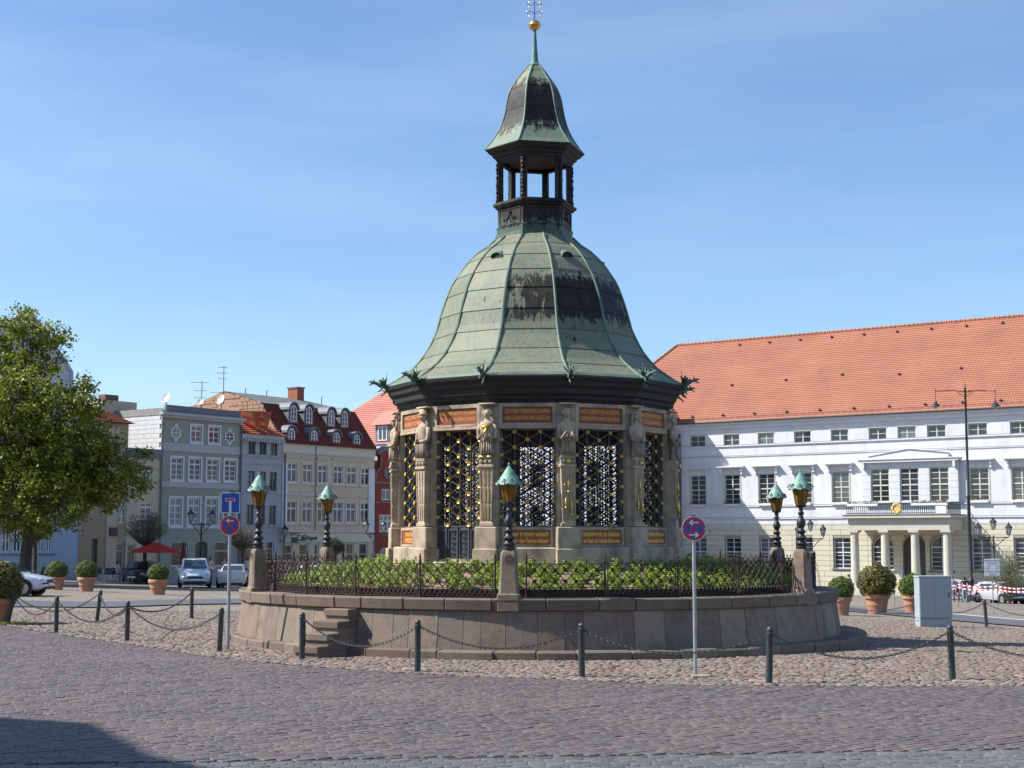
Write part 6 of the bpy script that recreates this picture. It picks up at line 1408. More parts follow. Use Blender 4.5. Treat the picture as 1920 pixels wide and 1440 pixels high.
# red gabled house
HR = row_house('red_gabled_house', 'narrow deep red house with scrolled gable and round attic window left of the pavilion', 703.5); wR = HR.U(758)
m_rd = mat('deep_red_plaster', (0.225, 0.04, 0.025), (0.27, 0.052, 0.032), 0.85, 1.5, 0.002, 30); m_rg = mat('grey_pink_trim', (0.22, 0.16, 0.15), (0.27, 0.20, 0.19), 0.8, 3)
zR = HR.Z(730, 905); ro = [rect(HR, 715, 731, 917, 938), rect(HR, 711, 735, 965, 998), (*rect(HR, 711, 734, 1027, 1058), 'arch', 0.6)]
box_walls(HR, 0, wR, 9, zR, ro, m_rd)
window(HR, *ro[0], m_winw, 2, (), 0.12, dep=0.06); window(HR, *ro[1], m_winw, 3, (0.62,), 0.12, dep=0.06, tall=(0.62,)); window(HR, *ro[2][:4], m_winw, 3, (0.6,), 0.1, dep=0.1)
cu_ = HR.U(724.7, 887); hw_ = cu_; P_ = lambda k, y: (cu_ + k, HR.Z(724.7, y))
half = [(hw_ - 0.0, 905), (hw_ * 1.0, 896), (hw_ * .92, 889), (hw_ * .78, 882), (hw_ * .60, 879), (hw_ * .55, 877), (hw_ * .53, 856), (hw_ * .66, 855), (hw_ * .64, 851), (hw_ * .45, 846.5), (hw_ * .22, 844)]
poly = [P_(-k, y) for k, y in half] + [P_(k, y) for k, y in half[::-1]]
MB().prism(poly[::-1], 0.02, 0.4).build('gable', m_rd, HR.o)
b = MB(); b.tube([(P_(-k, y)[0], -0.02, P_(-k, y)[1]) for k, y in half[:7]], 0.07, 5); b.tube([(P_(k, y)[0], -0.02, P_(k, y)[1]) for k, y in half[:7]], 0.07, 5); b.build('gable_trim', m_rg, HR.o)
MB().tube([(P_(k, y)[0], 0.15, P_(k, y)[1] + 0.1) for k, y in [(-a, c) for a, c in half[7:]] + [(a, c) for a, c in half[7:][::-1]]], 0.24, 7).build('gable_hood', m_lead, HR.o)
uc, zc = HR.uz(724.7, 887.5); MB().tube([(uc + 0.30 * math.cos(a), -0.02, zc + 0.42 * math.sin(a)) for a in np.linspace(0, 6.283, 17)], 0.08, 5, cap=False).build('round_window', m_rg, HR.o); MB().prism([(uc + 0.28 * math.cos(a), zc + 0.4 * math.sin(a)) for a in np.linspace(0, 6.0, 14)], -0.01, 0.015).build('pane', m_glass, HR.o)
for y0_, y1_ in ((904, 907), (941, 943.5), (1002, 1004)): trim(HR, 'string_course', m_rg, 0, wR, HR.Z(725, y1_), HR.Z(725, y0_), 0.08)
b = MB(); b.add([(0.2, 0.4, zR), (wR - .2, 0.4, zR), (wR / 2, 0.4, HR.Z(724, 862)), (0.2, 9, zR), (wR - .2, 9, zR), (wR / 2, 9, HR.Z(724, 862))], [(1, 4, 5, 2), (3, 0, 2, 5), (4, 3, 5), (0, 1, 2)]); b.build('roof', m_tile_r, HR.o)
# house added out of view; gable outline shaped to cast the lower left shadow
GH = House('corner_shadow_house', 'gabled house added out of view at the near left, shaped to cast the corner shadow', 'house', (-20.5, 3.0), R(90), -0.02)
pf = [(0, 0), (17.6, 0), (17.6, 12.4), (16.6, 14.0), (16.0, 15.3), (14.6, 16.0), (13.2, 16.7), (12.2, 17.6), (11.2, 19.0), (9.5, 20.2), (8, 20.6), (6.5, 20.2), (4.5, 18.0), (2.5, 16.4), (1.0, 15.0), (0, 12.5)]
MB().prism(pf, 0, 0.5).build('gable_wall', m_bei, GH.o)
b = MB(); b.add([(0, .5, 0), (0, 12, 0), (0, 12, 12.4), (0, .5, 12.4), (17.6, .5, 0), (17.6, 12, 0), (17.6, 12, 12.4), (17.6, .5, 12.4), (8.8, .5, 18.5), (8.8, 12, 18.5)], [(0, 1, 2, 3), (5, 4, 7, 6), (3, 2, 9, 8), (6, 7, 8, 9), (1, 5, 6, 9, 2)]); b.build('roof', m_tile_r, GH.o)
for z in (1.5, 5.0, 8.5):
    for k in range(5): window(GH, 1.6 + k * 3.1, 2.9 + k * 3.1, z, z + 2.1, m_winw, 2, (0.66,), 0.09, dep=-0.045)
# ================================================================== street furniture
m_bol = mat('bollard_paint', (0.028, 0.04, 0.045), (0.05, 0.062, 0.068), 0.4, 12, 0.001, 60, dirt=(0.09, 0.08, 0.07), dscale=6, damt=0.35)
m_galv = mat('galvanised_steel', (0.28, 0.32, 0.35), (0.36, 0.40, 0.42), 0.45, 9, metal=0.35, dirt=(0.20, 0.20, 0.18), dscale=3, damt=0.4)
me_bo = MB().lathe([(0.085, -0.25), (0.085, 0.015), (0.056, 0.02), (0.055, 0.79), (0.060, 0.80), (0.060, 0.83), (0.045, 0.84), (0.055, 0.865), (0.05, 0.895), (0.03, 0.915), (0.004, 0.922)], 14).mesh('bollard', m_bol); smooth_by_angle(me_bo, 50)
BOL = [(11, 1172, 16, 'bollard leaning far over beside the terracotta pot at the left edge'), (105, 1188, 0, 'upright bollard second from the left edge, nearest the camera of that pair'), (181, 1168, 6, 'slightly leaning bollard behind the second and third from the left'),
       (238, 1203, 0, 'bollard left of the road sign where four chains meet'), (359, 1161, 0, 'small far bollard in front of the silver minivan'), (411, 1223, 2, 'bollard standing right beside the dead end sign post'),
       (566, 1238, 0, 'bollard in front of the stone steps with a dangling chain end'), (783, 1261, 0, 'bollard on a crooked stone foot in front of the basin left of centre'), (1091, 1271, 0, 'central bollard in front of the basin'),
       (1442, 1283, 2, 'bollard right of the no stopping sign, in front of the shaded wall'), (1786, 1277, -1, 'large near bollard in front of the grey cabinet'), (1850, 1176, -3, 'small bollard right of the cabinet near the asphalt path'),
       (1729, 1173, 0, 'bollard hidden behind the grey cabinet'), (1532, 1166, 0, 'bollard hidden behind the right end of the basin'), (2150, 1278, 0, 'bollard just beyond the right edge of the picture'), (2010, 1182, 0, 'small far bollard beyond the right edge of the picture')]
bp = []
for px, py, lean, lb in BOL:
    P = G(px, py); o = link('bollard', me_bo, None, loc=P, rot=(0, R(lean), 0), label=lb, cat='bollard', group='black bollards linked by chains'); bp.append(P + Vector((math.sin(R(lean)) * .79, 0, 0.79 * math.cos(R(lean)))))
def link_verts(big=0.036, small=0.017, r=0.0080):
    b = MB(); pts = [(big * math.copysign(1, math.cos(a)) * min(1, abs(math.cos(a)) ** .6), small * math.sin(a), 0) for a in np.linspace(0.3, 0.3 + 2 * math.pi, 9)]
    b.tube(pts, r, 4, cap=False); return b
lk = link_verts()
m_chain = mat('chain_iron', (0.05, 0.045, 0.045), (0.12, 0.115, 0.12), 0.42, 60, metal=0.5)
def chain(A, B, sag, lbl, obj=True):
    mb = MB(); A, B = Vector(A), Vector(B); n0 = 60
    pts = [A.lerp(B, i / n0) + Vector((0, 0, -4 * sag * (i / n0) * (1 - i / n0))) for i in range(n0 + 1)]
    L_ = sum((pts[i + 1] - pts[i]).length for i in range(n0)); pitch = 0.054; n = int(L_ / pitch); acc = [0]
    for i in range(n0): acc.append(acc[-1] + (pts[i + 1] - pts[i]).length)
    def at(s):
        s = min(max(s, 0), L_ - 1e-6); i = int(np.searchsorted(acc, s)) - 1; i = max(0, min(n0 - 1, i)); f = (s - acc[i]) / (acc[i + 1] - acc[i]); return pts[i].lerp(pts[i + 1], f)
    for k in range(n):
        s = (k + .5) * L_ / n; c = at(s); t = (at(s + .02) - at(s - .02)).normalized(); q = t.to_track_quat('X', 'Z'); M_ = Matrix.Translation(c - A) @ q.to_matrix().to_4x4() @ Matrix.Rotation(math.pi / 2 * (k % 2) + .3, 4, 'X')
        mb.add([tuple(M_ @ Vector(v)) for v in lk.v], lk.f)
    return mb.build('chain', m_chain, None, loc=A, label=lbl, cat='chain', group='chains hanging between bollards')
D_ = lambda i, j: bp[i] + (bp[j] - bp[i]).normalized() * 0.055
for i, j, s, l in ((0, 2, .42, 'chain from the leaning left edge bollard back to the farther leaning bollard'), (0, 1, .40, 'short chain from the leaning left edge bollard to the second bollard'), (1, 3, .42, 'chain sagging between the second bollard and the one where four chains meet'),
                   (2, 3, .36, 'chain from the slightly leaning far bollard to the one left of the road sign'), (3, 4, .30, 'far chain running to the small bollard by the minivan'), (3, 5, .42, 'deeply sagging chain left of the dead end sign post'),
                   (6, 7, .42, 'bright linked chain passing in front of the stone steps'), (7, 8, .34, 'chain across the sunlit wall between two front bollards left of centre'), (8, 9, .34, 'chain passing behind the no stopping sign post'), (9, 10, .40, 'long chain on the right across the fieldstones to the large near bollard'),
                   (10, 14, .40, 'chain leaving the right edge from the large near bollard'), (12, 11, .34, 'chain behind the cabinet reaching the small right bollard'), (13, 12, .36, 'chain passing in front of the topiary pots'), (11, 15, .36, 'chain leaving the right edge near the white notice sign')):
    chain(D_(i, j), D_(j, i), s, l)
chain(bp[6] + Vector((0.05, -.02, -.02)), bp[6] + Vector((0.06, -.03, -.50)), 0.0, 'loose chain end hanging from the bollard in front of the steps')
m_stn = mat('loose_kerb_stone', (0.26, 0.20, 0.17), (0.34, 0.27, 0.22), 0.85, 6, 0.01, 40)
# signs
m_red = mat('sign_red', (0.55, 0.02, 0.03), (0.50, 0.02, 0.03), 0.35, 3); m_blue = mat('sign_blue', (0.01, 0.07, 0.42), (0.015, 0.08, 0.38), 0.35, 3); m_sw = mat('sign_white', (0.78, 0.78, 0.78), (0.72, 0.72, 0.72), 0.35, 3)
def disc(r, y0, y1, z, n=36, cx=0): return MB().prism([(cx + r * math.cos(a), z + r * math.sin(a)) for a in np.linspace(0, 2 * math.pi, n + 1)[:-1]], y0, y1)
def arrow(z, d, s=1.0):
    a = [(-.085, -.011), (.025, -.011), (.025 - .012, -.045), (.035, -.045), (.085, 0), (.035, .045), (.013, .045), (.025, .011), (-.085, .011)]
    p = [(x * d * s, z + y * s) for x, y in a]
    if d < 0: p = p[::-1]
    return MB().prism(p, -0.060, -0.057)
def no_stop(root, z, arrows):
    pl = disc(0.212, -0.045, -0.03, z).build('sign_plate', m_sw, root); disc(0.20, -0.048, -0.046, z).build('red_ring', m_red, pl); disc(0.150, -0.051, -0.049, z).build('blue_field', m_blue, pl)
    for s_ in (-1, 1):
        b = MB(); b.box(-0.158, 0.158, -0.0545 - .001 * s_, -0.052, -0.02, 0.02); b.xf(Matrix.Translation((0, 0, z)) @ Matrix.Rotation(s_ * math.pi / 4, 4, 'Y')); b.build('red_bar', m_red, pl)
    for dz, d in arrows: arrow(z + dz, d).build('arrow', m_sw, pl)
    for s_ in (-1, 1): disc(0.008, -0.052, -0.049, z, 8, s_ * .178).build('rivet', m_sw, pl)
P = G(1304, 1270); t = thing('no_stopping_sign', 'round red and blue no stopping sign with two white arrows right of centre', 'road sign', P)
MB().lathe([(0.032, -0.1), (0.032, 2.36)], 12).build('post', m_galv, t); no_stop(t, 2.51, ((0.105, -1), (-0.105, 1)))
MB().box(-0.03, 0.03, -0.03, 0.02, 2.70, 2.74).build('clamp', m_iron, t); MB().tube([(0, 0, 2.3), (0, 0, 2.72)], 0.030, 8).build('post_top', m_galv, t)
MB().bbox(-0.10, 0.22, -0.32, -0.13, -0.03, 0.065, 0.02).build('foot_stone', m_stn, t)
P = G(427, 1219); t = thing('dead_end_sign', 'square blue dead end sign above a round no stopping sign on one post', 'road sign', P, R(4))
MB().lathe([(0.035, -0.1), (0.035, 3.22)], 12).build('post', m_galv, t); no_stop(t, 2.62, ((0.10, -1),))
sq = MB().bbox(-0.205, 0.205, -0.045, -0.03, 2.88, 3.32, 0.012).build('square_plate', m_sw, t)
MB().box(-0.19, 0.19, -0.048, -0.0455, 2.895, 3.305).build('blue_field', m_blue, sq); MB().box(-0.026, 0.026, -0.0505, -0.0485, 2.897, 3.13).build('white_stem', m_sw, sq); MB().box(-0.105, 0.105, -0.0505, -0.0485, 3.132, 3.20).build('white_edge', m_sw, sq); MB().box(-0.09, 0.09, -0.053, -0.051, 3.143, 3.19).build('red_bar', m_red, sq)
MB().bbox(-0.03, 0.09, -0.05, 0.03, 3.325, 3.35, 0.005).build('clamp', m_iron, t)
P = G(1863, 1153); t = thing('notice_sign', 'small white lettered notice board on a thin post near the right edge', 'sign', P, R(-4))
sc = P.y / 2785; hh = (1153 - 1050) * sc; MB().lathe([(0.025, 0), (0.025, hh)], 8).build('post', m_galv, t)
pb = MB().bbox(-14 * sc, 13.5 * sc, -0.045, -0.03, hh - 31.5 * sc, hh, 0.01).build('board', m_sw, t)
for i, l in enumerate(('Achtung Kraftfahrer', 'kein Parken', 'vom           bis', 'Mo            Mi', 'Di und Sa   Markt', 'gesperrt')): text_part(l, 0.085, pb, Matrix.Translation((0, -0.047, hh - (3.5 + 5 * i) * sc)) @ Matrix.Rotation(math.pi / 2, 4, 'X'), m_iron, 'lettering', 0.001)
# cabinet
P = G(1756, 1177); S_ = P.y / 2785; t = thing('street_cabinet', 'grey telecom street cabinet with two doors standing on the fieldstones', 'cabinet', P, R(4))
m_cab = mat('cabinet_grey', (0.31, 0.36, 0.38), (0.35, 0.40, 0.42), 0.5, 3, 0.0008, 200, dirt=(0.28, 0.32, 0.33), dscale=2, damt=0.3)
w2, ch_, bh = 31 * S_, 95 * S_, 17 * S_
MB().bbox(-w2 + .01, w2 - .01, 0.01, 0.47, -0.05, bh, 0.01).build('base', m_cab, t); MB().bbox(-w2, w2, 0, 0.48, bh + 0.012, ch_ - 0.02, 0.012).build('body', m_cab, t)
MB().bbox(-w2 - .015, w2 + .015, -0.015, 0.50, ch_ - 0.05, ch_, 0.012).build('lid', m_cab, t)
for a, c in ((-w2 + .02, -0.045), (-0.038, w2 - .02)):
    d_ = MB().bbox(a, c, -0.014, -0.001, bh + 0.03, ch_ - 0.07, 0.004).build('door', m_cab, t)
MB().box(w2 - 0.12, w2 - 0.09, -0.022, -0.0145, ch_ * .58, ch_ * .68).build('door_handle', m_iron, t)
MB().box(-w2 - 0.003, -w2 + 0.0, 0.08, 0.36, bh * .72, bh * .76).build('vent_slot', m_iron, t)
# terracotta pots with clipped box balls
m_terra = mat('terracotta', (0.38, 0.16, 0.09), (0.46, 0.21, 0.125), 0.8, 4, 0.003, 40, dirt=(0.36, 0.24, 0.18), dscale=3, damt=0.5)
m_box = mat('boxwood_leaf', (0.085, 0.135, 0.02), (0.14, 0.19, 0.03), 0.55, 3, island=0.45, hue=0.02, tl=0.25)
m_boxb = mat('boxwood_leaf_bronze', (0.12, 0.105, 0.02), (0.16, 0.155, 0.03), 0.6, 3, island=0.45, hue=0.03, tl=0.2)
def topiary(px, py, pw, bd, lb, bronze=False, ph=0.78):
    P = G(px, py); s = P.y / 2785; r = pw * s / 2; h = pw * s * ph; br = bd * s / 2; rg = np.random.default_rng(px + 500)
    t = thing('potted_topiary', lb, 'potted plant', P, 0, 'clipped box balls in terracotta pots')
    MB().lathe([(r * .66, -0.04), (r * .70, 0.02), (r * .70, .05 * h), (r * .80, h * .45), (r * .81, h * .46), (r * .80, h * .48), (r * .90, h * .76), (r * 1.0, h * .77), (r * 1.02, h * .80), (r * 1.0, h * .97), (r * .96, h), (r * .86, h), (r * .84, h * .9)], 28).build('pot', m_terra, t, sharp=40)
    MB().lathe([(r * .85, h * .9), (0.01, h * .93)], 16, cap=False).build('soil', m_soil, t)
    cz = h + br * .62; n = 5200; d = unit(n, rg); lump = 1 + .07 * np.sin(d[:, 0] * 9 + 1) * np.sin(d[:, 2] * 8) + .03 * np.sin(d[:, 1] * 17 + d[:, 2] * 11) ; rad = rg.uniform(.86, 1.03, n) * lump
    P_ = d * (rad * br)[:, None]; P_[:, 2] = P_[:, 2] * .92; P_[:, 2] += cz
    nn = d + rg.normal(0, .55, (n, 3)); nn /= np.linalg.norm(nn, axis=1)[:, None]; v, q = leaf_quads(P_, nn, rg.uniform(.6, 1.2, n) * .032 * br / .5, .6, rg)
    link('foliage', np_mesh('foliage', v, q, m_boxb if bronze else m_box), t); MB().sphere((0, 0, cz), br * .86, 16, sc=(1, 1, .9)).build('dark_core', mat('dark_core_fill', (0.01, 0.015, 0.006), (0.02, 0.025, 0.01), 0.9, 5), t)  # near-black core sphere fills the inside of the leaf ball
topiary(1578, 1154, 37, 48, 'fresh green box ball in a terracotta pot just right of the basin', ph=.92); topiary(1645, 1151, 47, 70, 'largest bronze-tinged box ball in a terracotta pot, middle of the right three', True); topiary(1712, 1150, 38, 50, 'box ball in a terracotta pot half hidden by the grey cabinet', ph=.9)
topiary(1887, 1124, 27, 29, 'small box ball in a pot among the parked cars at the right edge'); topiary(106, 1106, 31, 38, 'box ball in a pot just right of the white car bonnet'); topiary(162, 1109, 34, 39, 'box ball in a terracotta pot standing alone left of the dark hatchback')
topiary(296, 1115, 36, 38, 'box ball in a terracotta pot in front of the dark hatchback'); topiary(-4, 1171, 62, 86, 'big bronze-green box ball in a pot cut by the left edge', True)
# street lamps with glazed lanterns
m_lglass = mat('lantern_glass', (0.45, 0.48, 0.52), (0.55, 0.58, 0.62), 0.15, 5, spec=0.8, tl=0.3)
def glazed_lantern(t, x, y, z, s):
    b = MB(); b.lathe([(0.02, 0), (0.07, 0.02), (0.07, 0.05)], 8, (x, y, z)) ; b.lathe([(0.24 * s, 0.52 * s), (0.25 * s, 0.55 * s), (0.15 * s, 0.66 * s), (0.09 * s, 0.70 * s), (0.09 * s, 0.76 * s), (0.02 * s, 0.80 * s), (0.03 * s, 0.84 * s), (0.002, 0.92 * s)], 6, (x, y, z))
    for k in range(6): a = 2 * math.pi * k / 6; b.tube([(x + .10 * s * math.sin(a), y - .10 * s * math.cos(a), z + .06 * s), (x + .21 * s * math.sin(a), y - .21 * s * math.cos(a), z + .53 * s)], .014, 4)
    o = b.build('lantern', m_iron, t); MB().lathe([(0.095 * s, .06 * s), (0.20 * s, .52 * s)], 6, (x, y, z)).build('pane', m_lglass, o)
def town_lamp(px, Y, ytop, arms, lb, armw, double=True):
    P0 = W(px, 1010, Y); gzz = g(P0.x, Y); top = W(px, ytop, Y).z - gzz
    t = thing('street_lamp', lb, 'street lamp', (P0.x, Y, gzz), 0, 'black town lamps with glazed lanterns'); za = top - (1.05 if double else 1.45)
    MB().lathe([(0.20, 0), (0.20, .15), (0.15, .25), (0.13, .9), (0.16, .95), (0.09, 1.05), (0.075, 2.2), (0.09, 2.25), (0.06, 2.3), (0.055, za + .12)], 12).build('pole', m_iron, t, sharp=40)
    b = MB(); b.tube([(-armw, 0, za), (armw, 0, za)], .03, 5)
    for s_ in (-1, 1):
        b.tube([(s_ * armw, 0, za), (s_ * (armw + .08), 0, za + .1), (s_ * (armw + .02), 0, za + .2)], .025, 5); b.tube([(0, 0, za - .75), (s_ * armw * .35, 0, za - .45), (s_ * armw * .75, 0, za - .08), (s_ * armw, 0, za - .0)], .026, 5)
        for q in (.3, .6): b.tube([(s_ * armw * q + .1 * math.cos(a), 0, za - .15 + .09 * math.sin(a)) for a in np.linspace(0, 5.5, 9)], .018, 4)
    b.build('bracket_arms', m_iron, t)
    for s_ in (-1, 1): glazed_lantern(t, s_ * (armw + .02), 0, za + .12, 1.05)
    if not double: glazed_lantern(t, 0, 0, za + .5, 1.05)
    return t
town_lamp(377, 98, 953, 2, 'double lantern street lamp in front of the grey-green house', .68)
town_lamp(703, 110, 974, 2, 'double lantern street lamp before the cream and red houses', .62)
town_lamp(1863, 104, 968, 3, 'three lantern street lamp near the right edge behind the notice sign', 1.05, False)
town_lamp(1520, 108, 972, 3, 'three lantern street lamp behind the right ring lamps', .88, False)
P = G(1822, 1127); ztop_ = W(1808, 716, P.y).z - P.z; t = thing('tall_street_lamp', 'very tall slim black street lamp with two pendant lights on the right', 'street lamp', P)
za = ztop_ - 0.75
b = MB(); b.lathe([(0.30, 0), (0.30, .35), (0.22, .5), (0.20, 1.4), (0.24, 1.5), (0.13, 1.7), (0.12, 7.4), (0.15, 7.45), (0.15, 7.6), (0.10, 7.7), (0.085, za + .2), (0.10, za + .25), (0.03, za + .35), (0.05, za + .45), (0.004, ztop_)], 12); b.build('pole', m_iron, t, sharp=40)
aw = 56 * P.y / 2785
b = MB()
for s_ in (-1, 1):
    b.tube([(0, 0, za), (s_ * aw * .4, 0, za + .12), (s_ * aw, 0, za + .06)], .03, 5); b.tube([(0, 0, za - .35), (s_ * .35, 0, za - .2), (s_ * .7, 0, za + .1)], .02, 4)
    b.tube([(s_ * (.35 + .13 * math.cos(a)), 0, za - .02 + .13 * math.sin(a)) for a in np.linspace(0, 5.6, 10)], .018, 4); b.tube([(s_ * aw, 0, za + .25), (s_ * aw, 0, za - .85)], .022, 5)
b.build('bracket_arms', m_iron, t)
for s_ in (-1, 1): pl = MB().lathe([(0.05, -0.62), (0.10, -0.74), (0.12, -0.82), (0.34, -1.02), (0.36, -1.06), (0.30, -1.06)], 14, (s_ * aw, 0, za)).build('pendant_light', m_iron, t); MB().sphere((s_ * aw, 0, za - 1.08), .2, 10, sc=(1, 1, .9)).build('glass_bowl', m_lglass, pl)
# wall lantern and bracket sign on the cream house
uw_, zw_ = HC.uz(534.5, 1004, -0.6); Pw = HC.at(uw_) - HC.n * 0.6
t = thing('wall_lantern', 'old green-black wall lantern on the corner of the cream house', 'lantern', (Pw.x, Pw.y, zw_ + HC.zb - .4), AL); glazed_lantern(t, 0, 0, 0.3, 1.1); MB().tube([(0, .55, .0), (0, .2, -.05), (0, 0, .3)], .04, 5).build('bracket', m_iron, t)
uw_, zw_ = HC.uz(541, 1000, -0.1); Pw = HC.at(uw_); t = thing('hanging_shop_sign', 'wrought iron bracket with a small hanging shop sign on the cream house', 'shop sign', (Pw.x, Pw.y, zw_ + HC.zb), AL)
b = MB(); b.tube([(0, 0, 0), (0, -1.3, 0)], .025, 5); b.tube([(0, 0, -.5), (0, -.5, -.1), (0, -1.0, 0)], .02, 4)
for q in (.2, .45, .7, .95): b.tube([(0, -q + .1 * math.cos(a), -.12 + .1 * math.sin(a)) for a in np.linspace(0, 6.28, 9)], .014, 4)
b.build('bracket', m_iron, t); MB().box(-.02, .02, -1.1, -.4, -.75, -.3).build('board', m_lead, t)
# barrier tape on thin stakes
m_tr = mat('tape_red', (0.60, 0.03, 0.03), None, 0.5); m_tw = mat('tape_white', (0.75, 0.75, 0.75), None, 0.5)
stk_ = [G(1678, 1140), G(1797, 1138), G(1871, 1141), G(1935, 1144)]; hs_ = []
for i, P in enumerate(stk_):
    h = 42 * P.y / 2785; hs_.append(P + Vector((0, 0, h))); t = thing('barrier_stake', ('thin iron stake left of the grey cabinet near the pots', 'thin stake holding the barrier tape right of the cabinet', 'thin barrier stake beside the notice sign post', 'barrier stake at the right edge beyond the small pot')[i], 'stake', P, 0, 'thin stakes of the barrier tape')
    MB().tube([(0, 0, -.1), (0, 0, h)], .012, 5).build('rod', m_rust, t); MB().tube([(0, 0, h - .02), (.04, 0, h + .02), (.0, 0, h + .05), (-.02, 0, h + .01)], .008, 4).build('hook', m_rust, t)
for dz, lb in ((-.02, 'upper red and white barrier tape stretched across the right edge'), (-.20, 'lower red and white barrier tape across the right edge')):
    b = MB(); pth = [hs_[1] + Vector((-.0, 0, dz)), hs_[2] + Vector((0, 0, dz)), hs_[3] + Vector((0, 0, dz))]; k = 0
    pth = [Vector(pth[0]) + Vector((-1.0, 0.6, -.05))] + pth
    for a, c in zip(pth, pth[1:]):
        n = max(1, int((c - a).length / .16))
        for i in range(n):
            f0, f1 = i / n, (i + 1) / n; s0, s1 = -.10 * 4 * f0 * (1 - f0), -.10 * 4 * f1 * (1 - f1); p, q = a.lerp(c, f0), a.lerp(c, f1)
            b.add([(p.x, p.y, p.z + s0 - .035), (q.x, q.y, q.z + s1 - .035), (q.x, q.y, q.z + s1 + .035), (p.x, p.y, p.z + s0 + .035)], [(0, 1, 2, 3)], k % 2); k += 1
    o = b.build('barrier_tape', [m_tr, m_tw], None, label=lb, cat='barrier tape', group='red and white barrier tapes')
# parasols, cafe furniture
m_prs = mat('red_canvas', (0.42, 0.025, 0.02), (0.50, 0.03, 0.025), 0.8, 4, tl=0.2); m_prd = mat('dark_red_canvas', (0.16, 0.02, 0.025), (0.2, 0.03, 0.03), 0.85, 4)
P = W(292, 1010, 95); gg = g(P.x, P.y); t = thing('red_parasol', 'open red parasol over the cafe tables left of the grey-green house', 'parasol', (P.x, P.y, gg), R(20)); zt_ = W(292, 1016, 95).z - gg
b = MB(); n = 8; 
for k in range(n):
    a0, a1 = 2 * math.pi * k / n, 2 * math.pi * (k + 1) / n; p = [(0, 0, zt_), (1.5 * math.cos(a0), 1.5 * math.sin(a0), zt_ - .55), (1.5 * math.cos(a1), 1.5 * math.sin(a1), zt_ - .55)]
    b.add(p, [(0, 1, 2)]); b.add(p[1:] + [(1.5 * math.cos(a1), 1.5 * math.sin(a1), zt_ - .68), (1.5 * math.cos(a0), 1.5 * math.sin(a0), zt_ - .68)], [(0, 1, 2, 3)])
b.build('canopy', m_prs, t); MB().tube([(0, 0, 0), (0, 0, zt_ + .05)], .025, 6).build('pole', m_galv, t); MB().lathe([(0.3, 0), (.3, .08), (.05, .12)], 10).build('base', m_iron, t)
P = W(345, 1010, 97); gg = g(P.x, P.y); t = thing('closed_parasol', 'closed dark red parasol standing before the arched shop window', 'parasol', (P.x, P.y, gg)); zt_ = W(345, 1016, 97).z - gg
MB().lathe([(0.22, zt_ - 1.7), (0.24, zt_ - 1.5), (.14, zt_ - .5), (.03, zt_)], 9).build('folded_canopy', m_prd, t); MB().tube([(0, 0, 0), (0, 0, zt_ + .08)], .025, 6).build('pole', m_galv, t); MB().lathe([(0.3, 0), (.3, .08), (.05, .12)], 10).build('base', m_iron, t)
m_chb = mat('blue_black_wicker', (0.02, 0.03, 0.05), (0.035, 0.045, 0.07), 0.6, 20); m_alu = mat('aluminium', (0.5, 0.52, 0.55), (0.42, 0.44, 0.47), 0.35, 9, metal=0.6)
ch = thing('cafe_chair', 'dark cafe chair with pale metal legs left of the dark hatchback', 'chair', (0, 0, 0))
MB().bbox(-.22, .22, -.22, .22, .43, .46, .01).build('seat', m_chb, ch); MB().bbox(-.22, .22, .20, .23, .47, .85, .008).build('backrest', m_chb, ch)
for sx in (-1, 1):
    for sy in (-1, 1): MB().tube([(sx * .2, sy * .2, .45), (sx * .25, sy * .24, 0)], .014, 5).build('leg', m_alu, ch)
    MB().tube([(sx * .23, .21, .66), (sx * .24, -.18, .66), (sx * .22, -.2, .45)], .014, 5).build('armrest', m_alu, ch)
tb = thing('cafe_table', 'small round cafe table among the dark chairs', 'table', (0, 0, 0)); MB().lathe([(.36, .72), (.37, .74), (.36, .755)], 16).build('tabletop', m_alu, tb); MB().lathe([(.22, 0), (.2, .03), (.03, .05), (.03, .72)], 10).build('pedestal', m_iron, tb)
def GP(px, Y, up=.13):
    P = W(px, 1010, Y); P.z = g(P.x, P.y) + up; return P
cl = [(183, 1086, .4, 'leftmost'), (196, 1087, 2.2, 'second from left'), (204, 1084, 3.6, 'third from left, turned away'), (221, 1088, 1.2, 'fourth from left'), (231, 1085, -.8, 'fifth from left'), (240, 1087, 2.8, 'rightmost'), (126, 1085, .9, 'far left between two box balls')]
for i, (px, py, rz, lb) in enumerate(cl):
    P = GP(px, 95 - i % 3); o = ch if i == 0 else dup(ch); o.location = P; o.rotation_euler = (0, 0, rz); o['label'] = 'dark cafe chair with pale legs, ' + lb + ' of the row'; o['group'] = 'dark chairs of the street cafe'
for i, (px, py) in enumerate(((190, 1085), (213, 1085), (233, 1087))):
    o = tb if i == 0 else dup(tb); o.location = GP(px, 95.5 - i * .5); o['label'] = ('small round cafe table between the leftmost cafe chairs', 'small round cafe table in the middle of the cafe chairs', 'small round cafe table nearest the dark hatchback')[i]; o['group'] = 'round tables of the street cafe'
